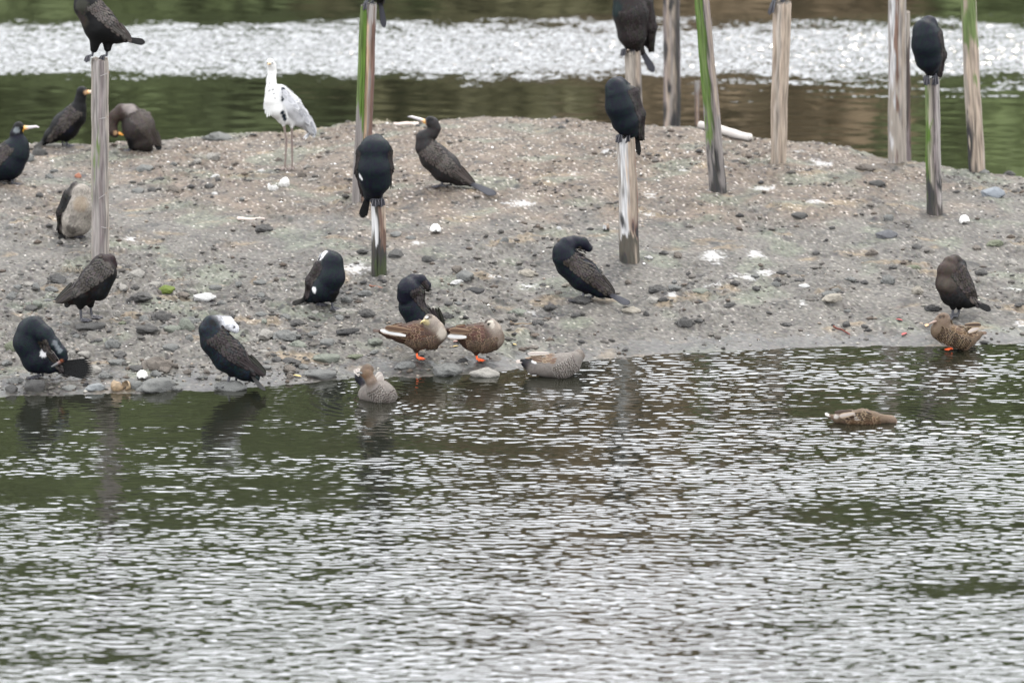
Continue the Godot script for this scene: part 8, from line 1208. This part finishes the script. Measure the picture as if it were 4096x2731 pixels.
func build_bird(q: Dictionary) -> void:
	var at: Vector3 = q.pos
	if q.on == "ground":
		at.y = maxf(ground(at.x, at.z), q.get("low", -1.0))
	var o := thing(q.name, at, q.label, q.category, q.group)
	bk = q.get("k", 0.025)
	set_bones(q.bones)
	var spots := []
	for s in q.get("spots", []):
		var toward := Vector3(0, 0.2, 0.98)
		var hit := to_skin(Vector3(s[0], s[1], s[2]) + toward * 0.45, -toward)
		spots.append([hit[1], s[3], COL[s[4]], s[5] if s.size() > 5 else 1.0])
	part("body", skin(q.get("cell", 0.011), spots, q.get("mottle", 0.3)), o)
	for f in q.get("fields", []):
		for side in ([1.0, -1.0] if f.get("both", true) else [1.0]):
			var b := scales(f, side)
			if f.has("prim"):
				# long flight feathers at the end of the folded wing
				var ax: Vector3 = f.t - f.s
				var lat: Vector3 = Vector3(ax.z, 0, -ax.x).normalized() * side
				if f.has("lat"):
					lat = f.lat.normalized() * side
				var perp: Vector3 = lat.cross(ax).normalized()
				if perp.y < 0.0:
					perp = -perp
				var cnt: int = f.prim
				for k in cnt:
					var v := float(k) / (cnt - 1)
					var p0: Vector3 = f.s + ax * lerpf(0.42, 0.62, v) + perp * f.w0 * lerpf(-0.75, 0.35, v)
					var hit := to_skin(p0 + lat * 0.4, -lat)
					var p1: Vector3 = hit[1] + lat * 0.004
					var tip: Vector3 = f.t + perp * f.w1 * lerpf(-0.9, 0.5, v) - ax * 0.09 * absf(v - 0.7) + lat * lerpf(0.030, 0.018, v)
					var bl := blade(p1, tip, f.fw * 1.15, (lat + Vector3(0, 0.35, 0)).normalized(), COL[f.get("c_prim", f.c_in)] * lerpf(0.8, 1.1, fmod(k * 0.37, 1.0)), COL[f.c_edge])
					var k0 := b.v.size()
					b.v.append_array(bl.v); b.n.append_array(bl.n); b.c.append_array(bl.c)
					for e in bl.i:
						b.i.append(e + k0)
			if b.v.size() > 0:
				part(f.part, b.mesh(M.plumage), o)
	if q.has("tail"):
		var t: Dictionary = q.tail
		var ax: Vector3 = t.tip - t.base
		var side: Vector3 = ax.cross(t.up).normalized()
		for k in t.n:
			var v: float = (k / (t.n - 1.0)) * 2.0 - 1.0
			var tip: Vector3 = t.tip + side * v * t.spread - ax * 0.12 * v * v
			var base: Vector3 = t.base - ax * 0.25 + side * v * t.spread * 0.22 + t.up * 0.004 * (1.0 - absf(v))
			var c: Color = COL[t.get("c", "tail")]
			part("tail_feather", blade(base, tip, t.w, t.up, c, c * 0.45).mesh(M.plumage), o)
	for l in q.get("legs", []):
		var b := Buf.new()
		var p0 := Vector3(l[0], l[1], l[2])
		var p1 := Vector3(l[3], l[4], l[5])
		if q.on == "ground":
			p1.y = maxf(ground(at.x + p1.x, at.z + p1.z) - at.y, -0.02)
		var col: Color = COL[q.leg_col]
		var knee := p0.lerp(p1, 0.5)
		if q.has("knee"):
			knee = Vector3(l[6], l[7], l[8])
		var lr: float = q.leg_r
		tube(b, [p0, p0.lerp(knee, 0.6), knee, p1.lerp(knee, 0.4), p1 + Vector3(0, 0.008, 0)], [lr * 1.5, lr * 1.05, lr * 1.15, lr * 0.9, lr * 1.1], [col, col, col * 0.9, col, col], 9)
		var leg := part("leg", b.mesh(M.leg), o)
		var fb := Buf.new()
		foot(fb, p1, q.head, q.foot, col, q.get("drape", 0.0), q.get("webbed", true))
		part("foot", fb.mesh(M.leg), leg)
	if q.has("bill"):
		var pts := []
		var rad := []
		var cols := []
		for p in q.bill:
			pts.append(Vector3(p[0], p[1], p[2])); rad.append(p[3]); cols.append(COL[p[4]])
		var b := Buf.new()
		tube(b, pts, rad, cols, 10, q.get("bill_flat", 1.0))
		part("bill", b.mesh(M.bill), o)
	for e in q.get("eyes", []):
		var s := SphereMesh.new()
		s.radius = e[3]; s.height = e[3] * 2.0; s.radial_segments = 12; s.rings = 6
		s.material = M.eye
		var i := part("eye", s, o)
		i.position = Vector3(e[0], e[1], e[2])
	for p in q.get("plumes", []):
		var b := blade(Vector3(p[0], p[1], p[2]), Vector3(p[3], p[4], p[5]), p[6], Vector3(p[7], p[8], p[9]), COL[p[10]], COL[p[11]], 0.004)
		part(p[12], b.mesh(M.plumage), o)

# ---------------------------------------------------------------- litter with a shape of its own
func leaf(at: Vector3, size: float, turn: float, col: Color, called: String, label: String) -> void:
	var b := Buf.new()
	var rim := [[-1.0, 0.0], [-0.5, 0.42], [0.1, 0.5], [0.6, 0.3], [1.0, 0.0], [0.6, -0.3], [0.1, -0.5], [-0.5, -0.42]]
	var mid := b.vert(Vector3(0, 0.02 * size, 0), Vector3.UP, col)
	for p in rim:
		b.vert(Vector3(p[0] * size, (0.10 + 0.28 * absf(p[1]) + 0.12 * p[0]) * size, p[1] * size), (Vector3(-0.2 * p[0], 1, -0.5 * p[1])).normalized(), col * 0.85)
	for k in 8:
		b.tri(mid, 1 + k, 1 + (k + 1) % 8)
	for k in 9:
		b.vert(b.v[k] - Vector3(0, 0.0012, 0), -b.n[k], col * 0.7)
	for k in 8:
		b.tri(9, 10 + k, 10 + (k + 1) % 8)
		b.quad(1 + k, 1 + (k + 1) % 8, 10 + (k + 1) % 8, 10 + k)
	var o := MeshInstance3D.new()
	o.name = numbered(called); o.mesh = b.mesh(M.litter)
	add_child(o)
	o.position = Vector3(at.x, ground(at.x, at.z) + 0.004, at.z)
	o.rotation.y = turn
	tag(o, label, "leaf" if called == "fallen_leaf" else "shell")

func shell_cup(r: float, open: Vector3, seed_: int, col: Color) -> ArrayMesh:
	# half an eggshell or a bivalve: a thick bowl with a broken rim
	var b := Buf.new()
	var f := noise(seed_, 0.8)
	var up := open.normalized()
	var a := up.cross(Vector3(0.3, 0.1, 0.9)).normalized()
	var e := up.cross(a)
	var nu := 18
	var nv := 7
	for shell in 2:
		var s := 1.0 if shell == 0 else 0.93
		for j in nv + 1:
			for i in nu:
				var ph := TAU * i / nu
				var lim := 0.56 + 0.10 * f.get_noise_2d(cos(ph), sin(ph))
				var th := PI * lim * j / nv
				var d := -up * cos(th) * 1.15 + (a * cos(ph) + e * sin(ph)) * sin(th)
				b.vert(d * r * s, d.normalized() * (1.0 if shell == 0 else -1.0), col * (1.0 + 0.5 * f.get_noise_3dv(d * 2.0)))
	for shell in 2:
		var k0 := shell * (nv + 1) * nu
		for j in nv:
			for i in nu:
				var p := k0 + j * nu + i
				var q := k0 + j * nu + (i + 1) % nu
				b.quad(p, q, q + nu, p + nu)
	var r0 := nv * nu
	var r1 := (nv + 1) * nu + nv * nu
	for i in nu:
		b.quad(r0 + i, r0 + (i + 1) % nu, r1 + (i + 1) % nu, r1 + i)
	return b.mesh(M.litter)

func build_litter() -> void:
	for l in LEAVES:
		leaf(Vector3(l[0], 0, l[1]), l[2], l[3], COL[l[4]], "fallen_leaf", l[5])
	for s in SHELLS:
		var o := MeshInstance3D.new()
		o.name = numbered(s[5]); o.mesh = shell_cup(s[2], s[3], s[4], COL[s[8]])
		add_child(o)
		o.position = Vector3(s[0], ground(s[0], s[1]) + s[2] * 0.55, s[1])
		tag(o, s[6], "shell", s[7])
	for s in STICKS:
		# x, z, dx, rise, dz, r0, r1, colour, name, label, category
		var b := Buf.new()
		var pts := []
		var rad := []
		var col := []
		var f := noise(int(s[0] * 100) + 900, 0.3)
		for k in 7:
			var t := k / 6.0
			var px: float = s[0] + s[2] * t
			var pz: float = s[1] + s[4] * t
			var gy := ground(px, pz)
			if s[5] > 0.02:
				gy = lerpf(ground(s[0], s[1]), ground(s[0] + s[2], s[1] + s[4]), t) + 0.01
			pts.append(Vector3(px, gy + s[5] * 0.55 + s[3] * t + 0.3 * s[5] * f.get_noise_1d(k), pz))
			rad.append(lerpf(s[5], s[6], t) * (1.0 + 0.15 * f.get_noise_1d(k * 2.0 + 30.0)))
			col.append(COL[s[7]] * (1.0 + 0.25 * f.get_noise_1d(k * 1.7)))
		tube(b, pts, rad, col, 12)
		var o := MeshInstance3D.new()
		o.name = numbered(s[8]); o.mesh = b.mesh(M.wood)
		add_child(o)
		tag(o, s[9], s[10])
	for g in GRASS:
		# x, z, spread, height, count, seed, label
		var b := Buf.new()
		var r := RandomNumberGenerator.new()
		r.seed = g[5]
		for k in g[4]:
			var px: float = g[0] + r.randfn(0, g[2] * 0.45)
			var pz: float = g[1] + r.randfn(0, g[2] * 0.25)
			var p := Vector3(px, ground(px, pz) - 0.004, pz)
			var dir := Vector3(r.randfn(0, 1), 0, r.randfn(0, 0.7)).normalized()
			var ln: float = r.randf_range(0.5, 1.6) * g[2] * 0.5
			var hh: float = g[3] * r.randf_range(0.1, 1.0)
			var c: Color = COL[g[7]] * r.randf_range(0.7, 1.15)
			tube(b, [p + Vector3(0, hh * 0.3, 0), p + dir * ln * 0.4 + Vector3(0, hh, 0), p + dir * ln + Vector3(0, hh * 0.45, 0)], [0.0022, 0.0022, 0.0010], [c, c, c * 0.9], 3)
		var o := MeshInstance3D.new()
		o.name = numbered("dry_grass_clump"); o.mesh = b.mesh(M.litter)
		add_child(o)
		tag(o, g[6], "grass clump")

# ---------------------------------------------------------------- far bank, mirrored in the pond
func build_far_bank() -> void:
	var b := Buf.new()
	var hn := noise(5, 60.0, 2)
	var cols := 60
	var rows := 10
	for j in rows + 1:
		for i in cols + 1:
			var x := lerpf(-300, 300, float(i) / cols)
			var d := lerpf(88.0, 170.0, pow(float(j) / rows, 1.3))
			var y := -0.4 + 34.0 * smoothstep(86.0, 150.0, d) + 2.0 * hn.get_noise_2d(x, d) * smoothstep(90.0, 110.0, d)
			b.vert(Vector3(x, y, -d), Vector3(0, 0.9, 0.4).normalized(), lin(0.07, 0.06, 0.035))
	for j in rows:
		for i in cols:
			var a := j * (cols + 1) + i
			b.quad(a, a + 1, a + cols + 2, a + cols + 1)
	structure("far_hillside", b.mesh(M.soil))
	var cb := Buf.new()
	var r := RandomNumberGenerator.new()
	r.seed = 42
	for k in 90:
		var p := Vector3(r.randfn(0, 1), r.randfn(0, 1), r.randfn(0, 1)).normalized() * pow(r.randf(), 0.4)
		var nn := (p + Vector3(r.randfn(0, 0.5), r.randfn(0, 0.5) + 0.3, r.randfn(0, 0.5))).normalized()
		var a := nn.cross(Vector3(0.31, 0.7, 0.2)).normalized()
		var e := nn.cross(a)
		var s := r.randf_range(0.16, 0.34)
		var k0 := cb.v.size()
		for w in [a * s, e * s * 0.8, -a * s, -e * s * 0.8]:
			cb.vert(p + w, nn, Color.WHITE * r.randf_range(0.75, 1.2))
		cb.quad(k0, k0 + 1, k0 + 2, k0 + 3)
	var mm := MultiMesh.new()
	mm.transform_format = MultiMesh.TRANSFORM_3D
	mm.use_colors = true
	mm.mesh = cb.mesh(M.leaves)
	var tr := []
	var cc := []
	for row in 7:
		var d0 := 90.0 + row * 8.5
		var x := -95.0
		while x < 95.0:
			var d := d0 + r.randf_range(-3, 3)
			var gy := 34.0 * smoothstep(86.0, 150.0, d) - 0.4
			var hgt := r.randf_range(8.0, 13.0)
			var base := lin(0.108, 0.136, 0.052)
			var warm: float = clampf(0.20 + 0.75 * exp(-pow((x - 3.5) / 8.0, 2.0)) + 0.5 * nz.wood.get_noise_2d(x, row * 30.0), 0.0, 1.0)
			base = base.lerp(lin(0.175, 0.125, 0.075), smoothstep(0.45, 0.8, warm))
			base *= r.randf_range(0.7, 1.3)
			for k in 26:
				var v := r.randf()
				var rad := 3.0 * sin(PI * (0.12 + 0.83 * v))
				var an := r.randf() * TAU
				var q := rad * sqrt(r.randf())
				var s := r.randf_range(1.0, 1.9)
				tr.append(Transform3D(Basis(Vector3.UP, r.randf() * TAU) * Basis.from_scale(Vector3.ONE * s), Vector3(x + cos(an) * q, gy + 0.8 + v * hgt, -d + sin(an) * q)))
				cc.append(base * r.randf_range(0.75, 1.25))
			x += r.randf_range(3.2, 5.2)
	mm.instance_count = tr.size()
	for k in tr.size():
		mm.set_instance_transform(k, tr[k])
		mm.set_instance_color(k, cc[k])
	var o := MultiMeshInstance3D.new()
	o.name = "far_woodland"; o.multimesh = mm
	add_child(o)
	o.set_meta("kind", "stuff")
	tag(o, "green and russet woodland covering the far bank beyond the pond", "woodland")

func _ready() -> void:
	# camera
	var cam := Camera3D.new()
	cam.name = "camera"
	add_child(cam)
	cam.projection = Camera3D.PROJECTION_FRUSTUM
	cam.near = 0.5
	cam.far = 1000.0
	cam.size = 2.0 * cam.near * 0.091033
	cam.position = Vector3(0, 6.2, 0)
	cam.rotation = Vector3(-0.230812, 0, 0)
	var at := CameraAttributesPhysical.new()
	at.frustum_focal_length = 300.0
	at.frustum_focus_distance = 26.6
	at.exposure_aperture = 4.0
	at.frustum_far = 1000.0
	at.frustum_near = 0.5
	cam.attributes = at
	cam.current = true
	# overcast sky
	var sky := ProceduralSkyMaterial.new()
	sky.sky_top_color = Color(0.97, 0.98, 1.0)
	sky.sky_horizon_color = Color(0.96, 0.97, 0.99)
	sky.ground_bottom_color = Color(0.25, 0.25, 0.22)
	sky.ground_horizon_color = Color(0.55, 0.56, 0.55)
	sky.sun_angle_max = 0.0
	sky.sky_energy_multiplier = 1.6
	sky.ground_energy_multiplier = 1.0
	var env := Environment.new()
	env.background_mode = Environment.BG_SKY
	env.sky = Sky.new()
	env.sky.sky_material = sky
	env.tonemap_mode = Environment.TONE_MAPPER_LINEAR
	env.tonemap_exposure = 1.9
	env.sdfgi_enabled = true
	env.ssao_enabled = true
	env.ssil_enabled = true
	var we := WorldEnvironment.new()
	we.name = "world"
	we.environment = env
	add_child(we)
	# the sun behind thin cloud, high and a little behind the bank
	var sun := DirectionalLight3D.new()
	sun.name = "sun"
	add_child(sun)
	sun.light_energy = 0.5
	sun.light_color = Color(1.0, 0.96, 0.90)
	sun.light_angular_distance = 10.0
	sun.shadow_enabled = true
	sun.look_at_from_position(Vector3(3.0, 10.0, -6.0), Vector3.ZERO, Vector3.UP)

	# noises
	nz.zone = noise(1, 1.1, 2); nz.swell = noise(2, 0.75); nz.lump = noise(3, 0.16, 2); nz.clod = noise(4, 0.06)
	nz.fine = noise(5, 0.036); nz.speck = noise(6, 0.022, 2); nz.algae = noise(7, 0.8, 2); nz.rust = noise(8, 0.5, 3)
	nz.splash = noise(9, 0.06, 2); nz.patch = noise(10, 1.3, 2); nz.edge = noise(11, 0.7, 2); nz.streak = noise(12, 0.35, 2)
	nz.wave_a = noise(13, 0.030); nz.wave_b = noise(14, 0.060); nz.wave_c = noise(15, 0.38); nz.wave_d = noise(16, 0.044); nz.wave_e = noise(20, 0.085, 2)
	nz.plume = noise(17, 0.03, 2); nz.plume2 = noise(18, 0.010); nz.wood = noise(19, 14.0, 2)
	# materials
	mat("mud", 0.7, 0.27)
	mat("wet_mud", 0.42, 0.30)
	mat("plumage", 0.48, 0.18)
	mat("wood", 0.85, 0.3)
	mat("leg", 0.5, 0.4)
	mat("bill", 0.35, 0.5)
	mat("litter", 0.6, 0.4)
	mat("soil", 0.95, 0.2)
	mat("leaves", 0.7, 0.3)
	mat("gravel", 0.75, 0.27)
	var eye := mat("eye", 0.1, 0.5)
	eye.vertex_color_use_as_albedo = false
	eye.albedo_color = Color(0.03, 0.06, 0.05)
	var water := mat("water", 0.05, 0.70)
	water.vertex_color_use_as_albedo = false
	water.albedo_color = Color(0.075, 0.078, 0.055)
	for k in STONE_COL:
		var m := mat(k, 0.8, 0.27)
		m.albedo_color = STONE_COL[k].linear_to_srgb()
	# fine relief on mud and stone
	var nt := NoiseTexture2D.new()
	nt.width = 512; nt.height = 512; nt.seamless = true
	nt.noise = noise(30, 40.0, 5)
	nt.noise.frequency = 0.03
	for k in ["mud", "wet_mud"]:
		M[k].heightmap_enabled = true
		M[k].heightmap_texture = nt
		M[k].heightmap_scale = 0.22 if k == "mud" else 0.05
		M[k].uv1_triplanar = true
		M[k].uv1_world_triplanar = true
		M[k].uv1_scale = Vector3.ONE * 3.0
	var ft := NoiseTexture2D.new()
	ft.width = 512; ft.height = 512; ft.seamless = true
	var fnz := noise(31, 30.0, 1, FastNoiseLite.TYPE_CELLULAR)
	fnz.cellular_return_type = FastNoiseLite.RETURN_DISTANCE2_SUB
	ft.noise = fnz
	M.plumage.heightmap_enabled = true
	M.plumage.heightmap_texture = ft
	M.plumage.heightmap_scale = 0.25
	M.plumage.uv1_triplanar = true
	M.plumage.uv1_scale = Vector3.ONE * 5.0
	for k in STONE_COL:
		M[k].heightmap_enabled = true
		M[k].heightmap_texture = nt
		M[k].heightmap_scale = 0.8
		M[k].uv1_triplanar = true
		M[k].uv1_world_triplanar = true
		M[k].uv1_scale = Vector3.ONE * 5.0
	rings = RINGS
	build_water()
	build_mud()
	build_far_bank()
	build_posts()
	for q in BIRDS:
		build_bird(q)
	build_stones()
	build_litter()
	small_stuff("gravel", "small grey and brown gravel strewn over the mud bank", "gravel", 9000, 21, 0.006, 0.024,
		[lin(0.10, 0.095, 0.085), lin(0.06, 0.055, 0.05), lin(0.16, 0.15, 0.13), lin(0.035, 0.033, 0.03), lin(0.12, 0.10, 0.08)],
		func(x, z): return clampf(0.25 + 0.9 * smoothstep(0.6, -1.2, x) * smoothstep(28.2, 27.0, -z) + 0.6 * smoothstep(30.2, 31.2, -z), 0.0, 1.0), M.gravel)
	small_stuff("mud_crumbs", "dark crumbs and clods of mud littering the whole bank", "mud crumbs", 3600, 23, 0.010, 0.045,
		[lin(0.030, 0.028, 0.025), lin(0.045, 0.041, 0.036), lin(0.040, 0.031, 0.024), lin(0.060, 0.054, 0.047), lin(0.022, 0.021, 0.020)],
		func(x, z): return clampf(0.35 + 1.2 * nz.zone.get_noise_2d(x, z * 0.6) + 0.7 * smoothstep(0.6, -1.2, x) * smoothstep(28.2, 27.0, -z), 0.03, 1.0), M.gravel)
	small_stuff("shell_grit", "white bits of broken shell scattered on the mud bank", "shell grit", 1900, 22, 0.005, 0.019,
		[lin(0.36, 0.345, 0.32), lin(0.28, 0.26, 0.22), lin(0.45, 0.44, 0.42), lin(0.22, 0.19, 0.15)],
		func(x, z): return clampf(0.15 + 0.9 * smoothstep(29.3, 31.0, -z) + 0.2 * smoothstep(0.5, -1.5, x) * smoothstep(28.2, 26.5, -z), 0.0, 1.0), M.gravel)
